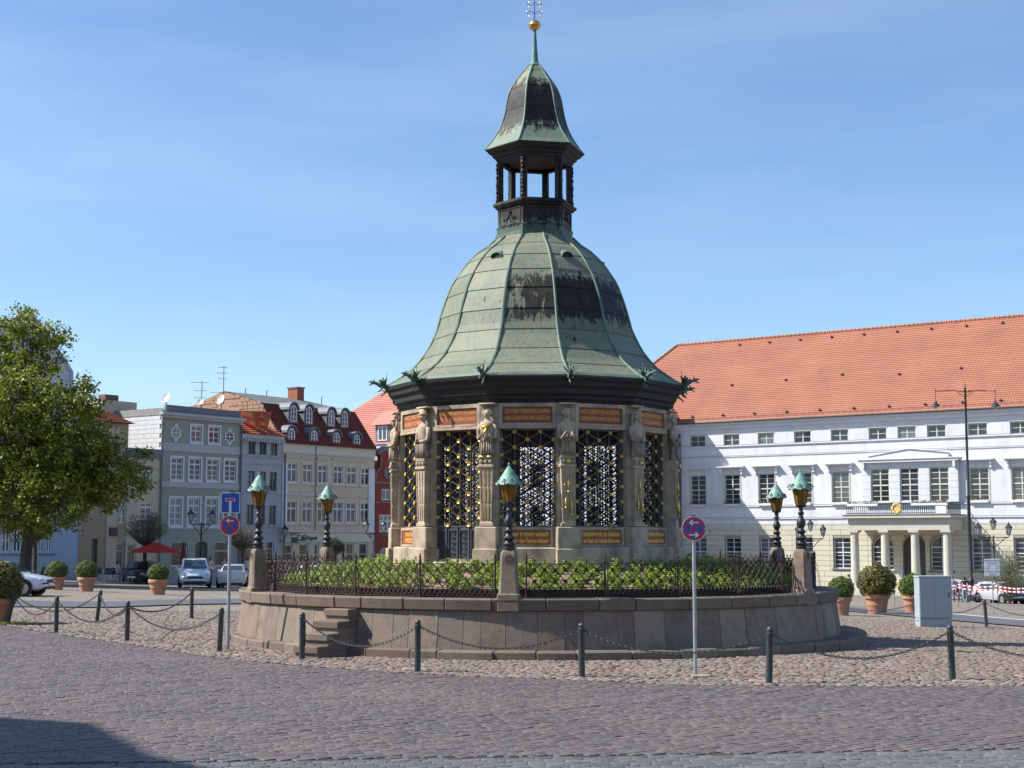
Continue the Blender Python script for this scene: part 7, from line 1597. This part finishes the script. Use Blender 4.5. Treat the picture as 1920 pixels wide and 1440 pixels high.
# raised pavement along the left houses
m_pav = mat('pale_paving', (0.33, 0.31, 0.29), (0.40, 0.38, 0.35), 0.85, 1.5, 0.003, 20)
def strip(name, pts_a, pts_b, h, m, n=30):
    vs = []; 
    for i in range(n + 1):
        a = Vector(pts_a[0]).lerp(Vector(pts_a[1]), i / n); b_ = Vector(pts_b[0]).lerp(Vector(pts_b[1]), i / n)
        for p, hh_ in ((a, -.1), (a, h), (b_, h)): vs.append((p.x, p.y, g(p.x, p.y) + hh_))
    fs = []
    for i in range(n): q = i * 3; fs += [(q + 1, q, q + 3, q + 4)[::-1], (q + 2, q + 1, q + 4, q + 5)[::-1]]
    return MB().add(vs, fs).build(name, m, None, kind='structure')
Pa = ML.at(ML.U(-70)) - ML.n * 7; Pb = ML.at(ML.U(760)) - ML.n * 7; Qa = ML.at(ML.U(-70)) + ML.n * .3; Qb = ML.at(ML.U(760)) + ML.n * .3
strip('pavement', (tuple(Pa), tuple(Pb)), (tuple(Qa), tuple(Qb)), .13, m_pav)
Pa = TH.at(-20) - TH.n * 3.9; Pb = TH.at(TL) - TH.n * 7; 
# ================================================================== trees
m_bark = mat('bark', (0.05, 0.04, 0.032), (0.09, 0.072, 0.055), 0.95, 5, 0.02, 20, stretch=(1, 1, .3))
m_tleaf = mat('maple_leaf', (0.14, 0.18, 0.018), (0.25, 0.27, 0.03), 0.5, .6, island=0.45, hue=0.025, tl=0.38)
m_grey = mat('grey_twig', (0.11, 0.09, 0.075), (0.16, 0.135, 0.11), 0.9, 5)
rt = random.Random(21)
TY = 83.0; tb_ = W(48, 1010, TY); tx, tyy = tb_.x, TY; tz = g(tx, tyy)
tree = thing('large_tree', 'large yellow-green leafed tree at the left edge in front of the light blue gabled house', 'tree', (tx, tyy, tz))
blobs = [(38, 598, 1.0), (62, 612, 1.1), (20, 640, 1.5), (60, 655, 1.5), (100, 632, 0.8), (118, 640, .55), (90, 668, 1.2), (10, 700, 1.9), (62, 712, 1.6), (30, 750, 2.0), (88, 752, 1.3), (158, 722, 0.6), (140, 742, 1.0), (168, 765, .9), (120, 780, 1.8), (60, 800, 2.4), (175, 800, 1.2), (10, 820, 2.6), (200, 835, 1.2), (150, 845, 2.0), (95, 860, 2.6),
         (218, 868, 1.3), (252, 885, .75), (40, 890, 2.8), (185, 895, 1.8), (140, 920, 2.1), (232, 912, 1.2), (90, 935, 2.4), (268, 906, .5), (20, 945, 2.4), (200, 935, 1.0), (60, 968, 1.6), (125, 955, 1.2), (268, 850, .35),
         (-60, 640, 2.2), (-60, 740, 3), (-80, 850, 3.4), (-60, 940, 2.8), (-130, 800, 3), (-140, 900, 3)]
rgt = np.random.default_rng(4); VV = []; QQ = []; off = 0; br = MB()
trunk_top = Vector((0.3, 0, 6.0)); br.tube([(0, 0, -0.2), (0.03, 0, .3), (.05, 0, 1.6), (.18, .05, 3.2), trunk_top], [.46, .35, .31, .30, .28], 12)
br.tube([trunk_top, (.2, .1, 8), (-.1, 0, 11)], [.25, .16, .06], 8)
for i, (px, py, r) in enumerate(blobs):
    r = r * .74 * TY / 68.0
    for rep in range(2 if r > 1.45 else 1):
        dy = rt.uniform(-1, 1) * (3.4 if r > 1.2 else 1.6) * (1 - rep * .2); c = W(px, py, TY + dy) - Vector((tx, tyy, tz)); c.y = dy
        st = Vector((0.15, 0, min(max(4.4, c.z * .55), 11.0))); mid_ = st.lerp(c, .5) + Vector((0, 0, .5)); br.tube([st, mid_, c], [.10, .065, .02], 5)
        k = int(14 * r * r / (1 + rep * .5)) + 6
        ctr = unit(k, rgt) * (rgt.uniform(0.25, 1.35, (k, 1)) ** .5) * r * np.array([1, 1, .8]) + np.array(c)
        for cc in ctr[::3]: br.tube([c, tuple(Vector(c).lerp(Vector(cc), .5) + Vector((0, 0, .1))), tuple(cc)], [.022, .015, .006], 3, cap=False)
        nl = 26; P_ = (ctr[:, None] + rgt.normal(0, .21, (k, nl, 3)) * np.array([1, 1, .75])).reshape(-1, 3); nn = unit(len(P_), rgt); nn[:, 2] = np.abs(nn[:, 2]) + .3; nn /= np.linalg.norm(nn, axis=1)[:, None]
        v, q = leaf_quads(P_, nn, rgt.uniform(.065, .12, len(P_)), .8, rgt); VV.append(v); QQ.append(q + off); off += len(v)
br.build('trunk', m_bark, tree); link('crown', np_mesh('crown', np.concatenate(VV), np.concatenate(QQ), m_tleaf), tree); print('leaves', off // 4)
def pollard(px, Y, ytop, wpx, lb, leafy=0.3, trunk_h=None):
    P0 = W(px, 1010, Y); gg = g(P0.x, Y); s = Y / 2785; H_ = W(px, ytop, Y).z - gg; R_ = wpx * s / 2; cz = H_ - R_ * .95; t = thing('small_tree', lb, 'tree', (P0.x, Y, gg)); rr_ = random.Random(px); b = MB(); th = max(1.2, cz - R_ * .7)
    b.tube([(0, 0, -.1), (.02, 0, th * .6), (0, 0, th)], [.15, .12, .13], 8); b.build('trunk', m_bark, t); b = MB(); tips = []
    for i in range(150):
        a = rr_.uniform(0, 6.283); e = math.acos(rr_.uniform(-.25, 1)); d = Vector((math.cos(a) * math.sin(e), math.sin(a) * math.sin(e), math.cos(e))); L_ = R_ * rr_.uniform(.75, 1.08)
        tip = Vector((0, 0, cz)) + d * L_; p1 = Vector((0, 0, th)).lerp(tip, .35) + Vector((d.x, d.y, 0)) * .12; b.tube([(0, 0, th - .05), p1, p1.lerp(tip, .6) + Vector((0, 0, .04)), tip], [.035, .02, .012, .005], 3, cap=False); tips.append(tip)
        for _ in range(3):
            q = p1.lerp(tip, rr_.uniform(.4, .9)); e2 = q + Vector((rr_.uniform(-1, 1), rr_.uniform(-1, 1), rr_.uniform(-.2, 1))) * R_ * .22; b.tube([q, e2], [.009, .004], 3, cap=False); tips.append(e2)
    cr_ = b.build('crown', m_grey, t); n = int(3200 * leafy)
    if n:
        rg = np.random.default_rng(px + 900); T_ = np.array([tips[i] for i in rg.integers(0, len(tips), n)]) + rg.normal(0, .10, (n, 3)); v, q = leaf_quads(T_, unit(n, rg), rg.uniform(.03, .05, n), .6, rg); link('young_leaves', np_mesh('young_leaves', v, q, m_leaf_r if leafy < 1 else m_leaf_d), t)
pollard(272, 96, 958, 78, 'nearly bare pollarded tree behind the dark hatchback and red parasol', .8); pollard(66, 89, 968, 58, 'nearly bare small tree under the large tree before the light blue house', .5); pollard(455, 96, 985, 56, 'bare round-headed small tree behind the dead end sign and silver sedan', .35)
pollard(628, 100, 1012, 34, 'small green-leafed round tree behind the rear left ring lamp', 1.6); pollard(-40, 84, 968, 60, 'nearly bare small tree just beyond the left edge', .5)
P0 = W(1890, 1010, 101); gg = g(P0.x, 101); t = thing('olive_bush', 'loose grey-green olive bush behind the cars at the right edge', 'shrub', (P0.x, 101, gg)); rg = np.random.default_rng(77); b = MB(); n = 5200; tips = []
for i in range(90):
    a = rg.uniform(0, 6.28); e = rg.uniform(0, 1.15); L_ = rg.uniform(1.6, 3.1); tip = (math.cos(a) * math.sin(e) * L_ * .75, math.sin(a) * math.sin(e) * L_ * .6, .6 + L_ * math.cos(e)); b.tube([(0, 0, 0), (tip[0] * .4, tip[1] * .4, tip[2] * .55), tip], [.03, .018, .006], 3, cap=False); tips += [tip, (tip[0] * .75, tip[1] * .75, tip[2] * .85), (tip[0] * .55, tip[1] * .55, tip[2] * .7)]
b.build('stems', m_grey, t); T_ = np.array([tips[i] for i in rg.integers(0, len(tips), n)]) + rg.normal(0, .17, (n, 3)); v, q = leaf_quads(T_, unit(n, rg), rg.uniform(.035, .06, n), .4, rg); link('foliage', np_mesh('foliage', v, q, mat('olive_leaf', (0.14, 0.17, 0.08), (0.20, 0.22, 0.12), 0.6, 4, island=.35, hue=.02, tl=.2)), t)

# ================================================================== cars
m_tyre = mat('tyre', (0.015, 0.015, 0.016), (0.025, 0.025, 0.026), 0.8, 20); m_rim = mat('alloy', (0.55, 0.56, 0.58), (0.45, 0.46, 0.48), 0.3, 9, metal=0.7)
m_cgl = mat('car_glass', (0.02, 0.035, 0.05), (0.03, 0.05, 0.07), 0.05, 1, spec=0.9); m_hl = mat('headlight_glass', (0.6, 0.63, 0.68), (0.5, 0.52, 0.56), 0.1, 20, metal=.4); m_tail = mat('tail_lamp', (0.35, 0.02, 0.02), None, 0.2); m_blk = mat('black_plastic', (0.015, 0.015, 0.017), None, 0.6); m_plate = mat('number_plate', (0.7, 0.7, 0.68), None, 0.5)
def section(x, hw, zb, zs, crown=.04, tuck=.93):
    h = [(0.0, zb), (hw * .80, zb), (hw * .95, zb + .06), (hw, zb + .22), (hw * 1.0, zb + (zs - zb) * .6), (hw * .975, zs - .07), (hw * tuck, zs - .012), (hw * .6, zs + crown * .7), (0.0, zs + crown)]
    full = [(-a, z) for a, z in h[1:][::-1][1:]] ; ring = [(a, z) for a, z in h] + full
    return [(x, a, z) for a, z in ring]
def loft(b, secs, m=0):
    n = len(secs[0]); base = [v for s_ in secs for v in s_]; fs = [tuple(range(n)), tuple((len(secs) - 1) * n + k for k in range(n - 1, -1, -1))]
    for i in range(len(secs) - 1):
        for k in range(n): fs.append((i * n + k, (i + 1) * n + k, (i + 1) * n + (k + 1) % n, i * n + (k + 1) % n))
    return b.add(base, fs, m)
CARS = {'hatch': dict(L=4.2, W=1.75, H=1.45, body=[(-2.08, .60, .45, .75), (-2.05, .78, .28, .92), (-1.7, .86, .22, .98), (-1.2, .875, .20, .96), (0, .88, .20, .93), (.9, .875, .20, .92), (1.5, .85, .22, .84), (1.9, .80, .26, .74), (2.08, .66, .33, .60)], gh=[(-1.98, .62, .95), (-1.55, .60, 1.38), (-.9, .60, 1.45), (0.0, .60, 1.45), (.45, .58, 1.40), (1.15, .60, .93)]),
        'van': dict(L=4.4, W=1.8, H=1.65, body=[(-2.18, .65, .45, .85), (-2.15, .82, .28, 1.0), (-1.8, .89, .22, 1.05), (0, .90, .20, 1.03), (1.0, .895, .20, 1.02), (1.55, .87, .22, .95), (1.95, .82, .26, .82), (2.18, .68, .33, .66)], gh=[(-2.08, .66, 1.02), (-1.85, .64, 1.52), (-1.2, .64, 1.63), (0, .64, 1.65), (.5, .62, 1.58), (1.45, .64, 1.0)]),
        'sedan': dict(L=4.6, W=1.8, H=1.42, body=[(-2.3, .62, .42, .80), (-2.27, .80, .28, 1.0), (-1.7, .87, .22, 1.02), (-1.1, .88, .20, .96), (0, .89, .20, .92), (1.0, .88, .20, .91), (1.6, .86, .22, .83), (2.05, .80, .26, .74), (2.28, .66, .33, .60)], gh=[(-1.72, .60, 1.0), (-1.05, .58, 1.36), (-.5, .58, 1.42), (.1, .58, 1.41), (.5, .57, 1.35), (1.25, .60, .92)])}
def car(kind, lb, P, yaw, paint, rear_detail=True, scale=1.0, group='cars parked round the square'):
    c = CARS[kind]; t = thing('parked_car', lb, 'car', P, yaw, group); t.scale = (scale,) * 3
    b = MB(); loft(b, [section(x, hw, zb, zs) for x, hw, zb, zs in c['body']]); gh = c['gh']
    gs = []
    for i, (x, hw, z) in enumerate(gh):
        belt = .92 if kind != 'van' else 1.0; tw = hw if z > 1.2 else hw * 1.15; zz = max(z, belt + .03); gs.append([(x, .80 * (.98 if 0 < i < len(gh) - 1 else .85), belt - .05), (x, tw + .05, zz - .10 if zz > 1.2 else zz - .02), (x, tw - .04, zz), (x, -tw + .04, zz), (x, -tw - .05, zz - .10 if zz > 1.2 else zz - .02), (x, -.80 * (.98 if 0 < i < len(gh) - 1 else .85), belt - .05)])
    loft(b, gs); bd = b.build('body', paint, t, sharp=45)
    belt = .92 if kind != 'van' else 1.0; top = gh[3][2]
    # glazing a few millimetres proud of the body shell
    x0, x1 = gh[-2], gh[-1]; f = lambda p, q, k: tuple(p[i] + (q[i] - p[i]) * k for i in range(3))
    a, d_ = (x0[0] + .02, 0, x0[2]), (x1[0] + .02, 0, max(x1[2], belt + .03)); A_, D__ = f(a, d_, .06), f(a, d_, .90)
    wq = [(A_[0] + .012, -x0[1] * .93, A_[2] + .012), (A_[0] + .012, x0[1] * .93, A_[2] + .012), (D__[0] + .012, x1[1] * 1.05, D__[2] + .012), (D__[0] + .012, -x1[1] * 1.05, D__[2] + .012)]
    MB().add(wq, [(3, 2, 1, 0)]).build('windscreen', m_cgl, t)
    x0, x1 = gh[1], gh[0]; a, d_ = (x0[0] - .01, 0, x0[2]), (x1[0] - .01, 0, max(x1[2], belt + .03)); A_, D__ = f(a, d_, .10), f(a, d_, .85)
    MB().add([(A_[0] - .014, x0[1] * .93, A_[2] + .008), (A_[0] - .014, -x0[1] * .93, A_[2] + .008), (D__[0] - .014, -x1[1] * .98, D__[2] + .008), (D__[0] - .014, x1[1] * .98, D__[2] + .008)], [(3, 2, 1, 0)]).build('rear_window', m_cgl, t)
    for s_ in (-1, 1):
        yb, yt = .795, gh[3][1] + .062
        for xa, xb, xat, xbt in ((gh[0][0] + .62, -.02, gh[1][0] + .35, -.02), (.06, gh[-1][0] - .30, .06, gh[-2][0] - .05)):
            q = [(xa, s_ * (yb + .012), belt + .04), (xb, s_ * (yb + .012), belt + .04), (xbt, s_ * (yt + .012), top - .15), (xat, s_ * (yt + .012), top - .15)]
            MB().add(q, [(0, 1, 2, 3) if s_ < 0 else (3, 2, 1, 0)]).build('side_window', m_cgl, t)
        MB().sphere((gh[-1][0] - .35, s_ * .98, belt + .08), .11, 8, sc=(.6, .9, .75)).build('mirror', paint, t)
        fx = c['L'] / 2; hlb = MB(); hlb.sphere((fx - .20, s_ * .60, .66 if kind != 'van' else .74), .15, 10, sc=(.9, 1.15, .55)); hlb.build('headlight', m_hl, t)
        MB().sphere((-fx + .09, s_ * .70, .84 if kind != 'van' else .95), .13, 10, sc=(.5, .9, .8)).build('tail_light', m_tail, t)
        for x in (c['L'] / 2 - .82, -c['L'] / 2 + .80):
            w_ = MB(); w_.lathe([(.30, -.10), (.325, -.09), (.33, 0), (.325, .09), (.30, .10), (.22, .10), (.22, -.10)], 20, cap=False); w_.xf(Matrix.Translation((x, s_ * .80, .33)) @ Matrix.Rotation(math.pi / 2, 4, 'X')); wo_ = w_.build('tyre', m_tyre, t)
            r_ = MB(); r_.lathe([(.225, -.07), (.225, .08), (.205, .085), (.20, .03), (.06, .05), (.055, .08), (.01, .085)], 20, cap=False)
            for k in range(10): an = 2 * math.pi * k / 10; r_.tube([(.05 * math.cos(an), .05 * math.sin(an), .075), (.205 * math.cos(an), .205 * math.sin(an), .075)], .017, 4)
            r_.xf(Matrix.Translation((x, s_ * .80, .33)) @ Matrix.Rotation(-s_ * math.pi / 2, 4, 'X') if s_ < 0 else Matrix.Translation((x, s_ * .80, .33)) @ Matrix.Rotation(-math.pi / 2, 4, 'X')); r_.build('rim', m_rim, wo_)
            ar = MB(); ar.lathe([(.385, -.02), (.385, .02), (.33, .02), (.33, -.02)], 20, cap=False); ar.xf(Matrix.Translation((x, s_ * (.872 if kind == 'hatch' else .89), .33)) @ Matrix.Rotation(math.pi / 2, 4, 'X')); ar.build('wheel_arch', m_blk, t)
    fx = c['L'] / 2
    MB().bbox(fx - .14, fx - .0, -.42, .42, .56, .66, .02).build('grille', m_blk, t); MB().bbox(fx - .16, fx + .0, -.62, .62, .27, .40, .02).build('lower_grille', m_blk, t)
    MB().box(fx + .0, fx + .012, -.26, .26, .42, .53).build('number_plate', m_plate, t); MB().box(-fx - .012, -fx + .03, -.26, .26, .55, .66).build('number_plate', m_plate, t); MB().bbox(-fx - .01, -fx + .1, -.65, .65, .27, .36, .02).build('bumper_insert', m_blk, t)
    return t
def paint(n, c, c2=None): return mat(n, c, c2 or tuple(x * .96 for x in c), 0.3, 2, metal=0.15, coat=0.6)
silver = paint('silver_blue_paint', (0.55, 0.60, 0.66)); grey_s = paint('warm_silver_paint', (0.50, 0.50, 0.52)); dark = paint('dark_blue_paint', (0.02, 0.025, 0.035)); whitep = mat('white_car_paint', (0.55, 0.60, 0.68), (0.58, 0.63, 0.70), 0.25, 2, coat=.5)
P = GP(366, 88.5, 0); car('van', 'silver-blue minivan parked facing the camera in front of the grey-green house', P, R(-77), silver, scale=1.03)
P = GP(266, 96, 0); car('hatch', 'dark blue hatchback behind a potted box ball at the left', P, R(-92), dark)
P = GP(441, 90, 0); car('sedan', 'warm silver sedan seen from behind, right of the dead end sign post', P, R(96), grey_s)
P = W(590, 1010, 92); P.z = g(P.x, P.y); car('hatch', 'white car behind the basin fence in front of the cafe', P, R(-70), whitep)
P = G(95, 1119); P.x -= 2.62; P.y += 0.8; P.z = g(P.x, P.y); car('sedan', 'white car at the left edge with only bonnet and front wheel in view', P, R(0), whitep, scale=1.02)
P = GP(1872, 103, 0); car('hatch', 'silver car parked at an angle behind the barrier tape at the right', P, R(-70), grey_s)
P = GP(1930, 103, 0); car('hatch', 'dark car cut by the right edge behind the small potted ball', P, R(-120), dark)
P = GP(1790, 106, 0); car('sedan', 'blue-grey car mostly hidden behind the people at the foot of the tall lamp', P + Vector((1.0, 6, 0)), R(170), silver)
# moped under the large tree
P = GP(68, 86, 0); t = thing('moped', 'dark moped with a pale seat under the small bare tree at the left', 'moped', P, R(25))
for x in (-.6, .6): MB().tube([(x + .24 * math.cos(a), 0, .28 + .24 * math.sin(a)) for a in np.linspace(0, 6.283, 15)], .05, 6, cap=False).build('wheel', m_tyre, t)
MB().tube([(-.6, 0, .4), (-.3, 0, .6), (.0, 0, .35), (.3, 0, .35), (.45, 0, .9), (.5, 0, 1.0)], [.12, .16, .10, .08, .07, .05], 7).build('frame', m_blk, t); MB().bbox(-.65, -.05, -.13, .13, .68, .80, .04).build('seat', m_plate, t); MB().tube([(.45, -.3, 1.0), (.5, 0, 1.02), (.45, .3, 1.0)], .02, 5).build('handlebar', m_alu, t); MB().tube([(.5, 0, .95), (.6, 0, .28)], .03, 5).build('fork', m_alu, t)

# ================================================================== people
m_skin = mat('skin', (0.50, 0.30, 0.21), (0.55, 0.34, 0.25), 0.6, 8)
def cloth(n, c): return mat('cloth_' + n, c, tuple(x * .8 for x in c), 0.85, 12, 0.003, 40)
def person(lb, P, yaw, h=1.7, sit=False, top=(.5, .5, .5), legs=(.05, .07, .14), hair=(.05, .03, .02), tn='grey', ln='jeans', hn='dark', arms='down', female=False):
    t = thing('person', lb, 'person', P, yaw); s = h / 1.7
    # joints: x right, -y forward
    sh = .175 if female else .20; hp = .10
    V = {}; E = []
    def J(n, x, y, z, r): V[n] = ((x * s, y * s, z * s), r * s)
    dz = 0.0 if not sit else -.42
    J('pel', 0, 0, .95 + dz, .125); J('waist', 0, 0, 1.08 + dz, .115); J('chest', 0, -.01, 1.28 + dz, .145); J('neck0', 0, .0, 1.42 + dz, .075); J('neck', 0, -.005, 1.49 + dz, .05); J('head', 0, -.02, 1.58 + dz, .088); J('crown', 0, -.01, 1.66 + dz, .07)
    E += [('pel', 'waist'), ('waist', 'chest'), ('chest', 'neck0'), ('neck0', 'neck'), ('neck', 'head'), ('head', 'crown')]
    J('nose', 0, -.115, 1.575 + dz, .012); E.append(('head', 'nose'))
    for k, q in ((-1, 'l'), (1, 'r')):
        if sit: pts = [('hip', k * hp, -.02, .50, .09), ('knee', k * .13, -.42, .50, .06), ('ank', k * .12, -.44, .09, .042), ('toe', k * .13, -.60, .03, .035)]
        else: pts = [('hip', k * hp, 0, .90, .09), ('knee', k * .105, -.02, .50, .06), ('ank', k * .10, .01, .09, .042), ('toe', k * .115, -.15, .03, .035)]
        prev = 'pel'
        for n, x, y, z, r in pts: J(n + q, x, y, z, r); E.append((prev, n + q)); prev = n + q
        if arms == 'down' and not sit: ap = [('sho', k * sh, 0, 1.40 + dz, .055), ('elb', k * (sh + .06), .02, 1.12 + dz, .042), ('wri', k * (sh + .05), -.05, .87 + dz, .028), ('pal', k * (sh + .045), -.07, .80 + dz, .03)]
        elif arms == 'cross': ap = [('sho', k * sh, 0, 1.40 + dz, .055), ('elb', k * (sh + .05), -.05, 1.14 + dz, .042), ('wri', k * .06, -.20, 1.18 + dz, .028), ('pal', -k * .01, -.22, 1.20 + dz, .03)]
        else: ap = [('sho', k * sh, 0, 1.40 + dz, .055), ('elb', k * (sh + .06), -.04, 1.14 + dz, .042), ('wri', k * (sh - .03), -.26, 1.05 + dz, .028), ('pal', k * (sh - .05), -.33, 1.04 + dz, .03)]
        prev = 'neck0'
        for n, x, y, z, r in ap: J(n + q, x, y, z, r); E.append((prev, n + q)); prev = n + q
        px_, py_, pz_ = ap[-1][1:4]; fwd = Vector((ap[-1][1] - ap[-2][1], ap[-1][2] - ap[-2][2], ap[-1][3] - ap[-2][3])).normalized(); side = fwd.orthogonal().normalized()
        for fi in range(5):
            o_ = side * (fi - 2) * .017; ln_ = (.05, .075, .085, .075, .06)[fi]; e = Vector((px_, py_, pz_)) + o_ * (1.0 if fi else 2.2) + fwd * (ln_ + .02 if fi else .04)
            J('f%d%s' % (fi, q), e.x, e.y, e.z, .009); E.append((prev, 'f%d%s' % (fi, q)))
    names = list(V); me = bpy.data.meshes.new('body'); me.from_pydata([V[n][0] for n in names], [(names.index(a), names.index(b_)) for a, b_ in E], [])
    o = bpy.data.objects.new('body', me); COL.objects.link(o); sk = o.modifiers.new('s', 'SKIN'); sk.use_smooth_shade = True; sb = o.modifiers.new('b', 'SUBSURF'); sb.levels = 1
    for i, n in enumerate(names): r = V[n][1]; me.skin_vertices[0].data[i].radius = (r, r * (.72 if n in ('pel', 'waist', 'chest') else 1)); me.skin_vertices[0].data[i].use_root = (n == 'pel')
    bpy.context.view_layer.update(); m2 = bpy.data.meshes.new_from_object(o.evaluated_get(bpy.context.evaluated_depsgraph_get())); bpy.data.objects.remove(o)
    m2.materials.clear(); ms = [m_skin, cloth(tn, top), cloth(ln, legs), cloth('shoe', (.03, .03, .03)), cloth('hair_' + hn, hair)]
    for m_ in ms: m2.materials.append(m_)
    hz = (1.44 + dz) * s; wz = (.97 + dz) * s
    for p in m2.polygons:
        c = p.center; xx = abs(c.x)
        hand = (c - Vector(V['pall'][0])).length < .115 * s or (c - Vector(V['palr'][0])).length < .115 * s
        if c.z > hz: k = 4 if (c.z > (1.62 + dz) * s or (c.y > -.01 * s and c.z > (1.5 + dz) * s)) else 0
        elif hand: k = 0
        elif c.z < .07 * s: k = 3
        elif c.z > wz or (xx > .19 * s and c.z > .75 * s + dz * s) or (sit and c.z > .56 * s): k = 1
        else: k = 2
        p.material_index = k
    m2.shade_smooth(); link('body', m2, t)
    hb = MB(); hb.sphere((0, .012 * s, (1.625 + dz) * s), .108 * s, 12, sc=(.92, 1.0, .95))
    if female: hb.sphere((0, .055 * s, (1.52 + dz) * s), .085 * s, 10, sc=(1, .7, 1.35))
    vv_ = [v for v in hb.v]; hb.v = [(x, y if y > -.06 * s else y * .5 - .03 * s, z) for x, y, z in vv_]; hb.build('hair', ms[4], t, smooth=True)
    for k in (-1, 1): MB().sphere((k * .032 * s, -.098 * s, (1.60 + dz) * s), .011 * s, 6).build('eye', m_blk, t)
    MB().bbox(-.022 * s, .022 * s, -.106 * s, -.098 * s, (1.535 + dz) * s, (1.542 + dz) * s, .001).build('mouth', mat('lips', (.35, .12, .10), None, .5), t)
    return t
def sitting(P, back=False): return P
person('woman in a pink and white top standing right of the silver minivan', GP(395, 95), R(150), 1.68, top=(.62, .50, .50), tn='pink', female=True, hn='brown', hair=(.16, .08, .04), arms='cross')
person('woman in a grey top standing at the left side of the silver sedan', GP(421, 95), R(60), 1.66, top=(.30, .28, .27), tn='greytop', female=True, hn='brown', hair=(.16, .08, .04), arms='fwd')
person('person in a white shirt standing behind the silver sedan', GP(465, 97), R(30), 1.7, top=(.62, .62, .62), tn='white')
person('person in black vest and light jeans seen from behind at the tall lamp', GP(1806, 101, 0), R(175), 1.72, top=(.02, .02, .022), tn='black', legs=(.30, .38, .50), ln='lightjeans', arms='fwd')
m_bench = mat('bench_grey', (0.25, 0.24, 0.23), (0.3, 0.29, 0.28), .8, 4)
bP = GP(1812, 104, 0); t = thing('bench', 'low grey bench under the people left and right of the tall lamp', 'bench', bP, R(-4)); MB().bbox(-1.9, 1.9, -.25, .25, .38, .45, .02).build('seat', m_bench, t)
for x in (-1.6, 0, 1.6): MB().box(x - .06, x + .06, -.2, .2, -.1, .38).build('leg', m_bench, t)
person('person in dark red seated left of the man in the black vest', bP + Vector((-.72, -.02, 0)), R(10), 1.68, sit=True, top=(.10, .03, .03), tn='darkred', arms='fwd'); person('woman in a white top sitting right of the tall lamp pole', bP + Vector((.95, -.02, 0)), R(-12), 1.66, sit=True, top=(.66, .64, .64), tn='white', female=True, hn='auburn', hair=(.20, .07, .03), arms='fwd')
person('person in a pale shirt sitting behind the man in the black vest', bP + Vector((.1, .02, 0)), R(0), 1.7, sit=True, top=(.45, .40, .42), tn='pale', arms='fwd')
b2 = GP(1783, 104, 0); person('man whose head shows above the right top of the grey cabinet', b2, R(-20), 1.74, top=(.40, .42, .48), tn='bluegrey', hn='brown', hair=(.16, .08, .04))
P = GP(1590, 98, 0); person('person whose head shows above the green box ball right of the basin', P, R(40), 1.70, top=(.40, .32, .30), tn='brownish', hn='brown', hair=(.16, .08, .04), arms='fwd')
person('seated cafe guest in pale pink in front of the brown house', GP(222, 94.5), R(70), 1.66, sit=True, top=(.60, .42, .42), tn='pink', female=True, arms='fwd')
# loose stones at the bollard feet
for px, py, sx, sy, rz, lb in ((778, 1258, .22, .10, .2, 'tilted flat stone at the foot of the bollard left of centre'), (1432, 1281, .24, .09, -.1, 'dark flat stone under the bollard right of the no stopping sign'), (1812, 1281, .22, .07, 0.02, 'reddish kerb brick right of the large near bollard')):
    P = G(px, py); b = MB(); b.bbox(-sx, sx, -sy, sy, -.03, .045, .018); link('paving_stone', b.mesh('paving_stone', m_stn), None, loc=P, rot=(.08, .05, rz), label=lb, cat='stone')
# litter
pl_ = G(654, 1222); MB().add([(-.05, -.03, .045), (.04, -.04, .06), (.06, .02, .05), (-.03, .04, .07), (0, 0, .085)], [(0, 1, 4), (1, 2, 4), (2, 3, 4), (3, 0, 4), (3, 2, 1, 0)]).build('crumpled_paper', m_sw, None, loc=pl_, label='crumpled white paper on the fieldstones at the foot of the steps', cat='litter')
# weeds in the joints at the foot of the left pot
rg = np.random.default_rng(9); n = 500; P0 = G(22, 1172); P_ = np.stack([rg.normal(P0.x + .1, .28, n), rg.normal(P0.y - .1, .16, n), rg.uniform(.03, .10, n)], -1); v, q = leaf_quads(P_, unit(n, rg), .03, .25, rg); link('weeds', np_mesh('weeds', v, q, m_leaf_g), None, kind='stuff', label='grass tuft at the foot of the leaning bollard')
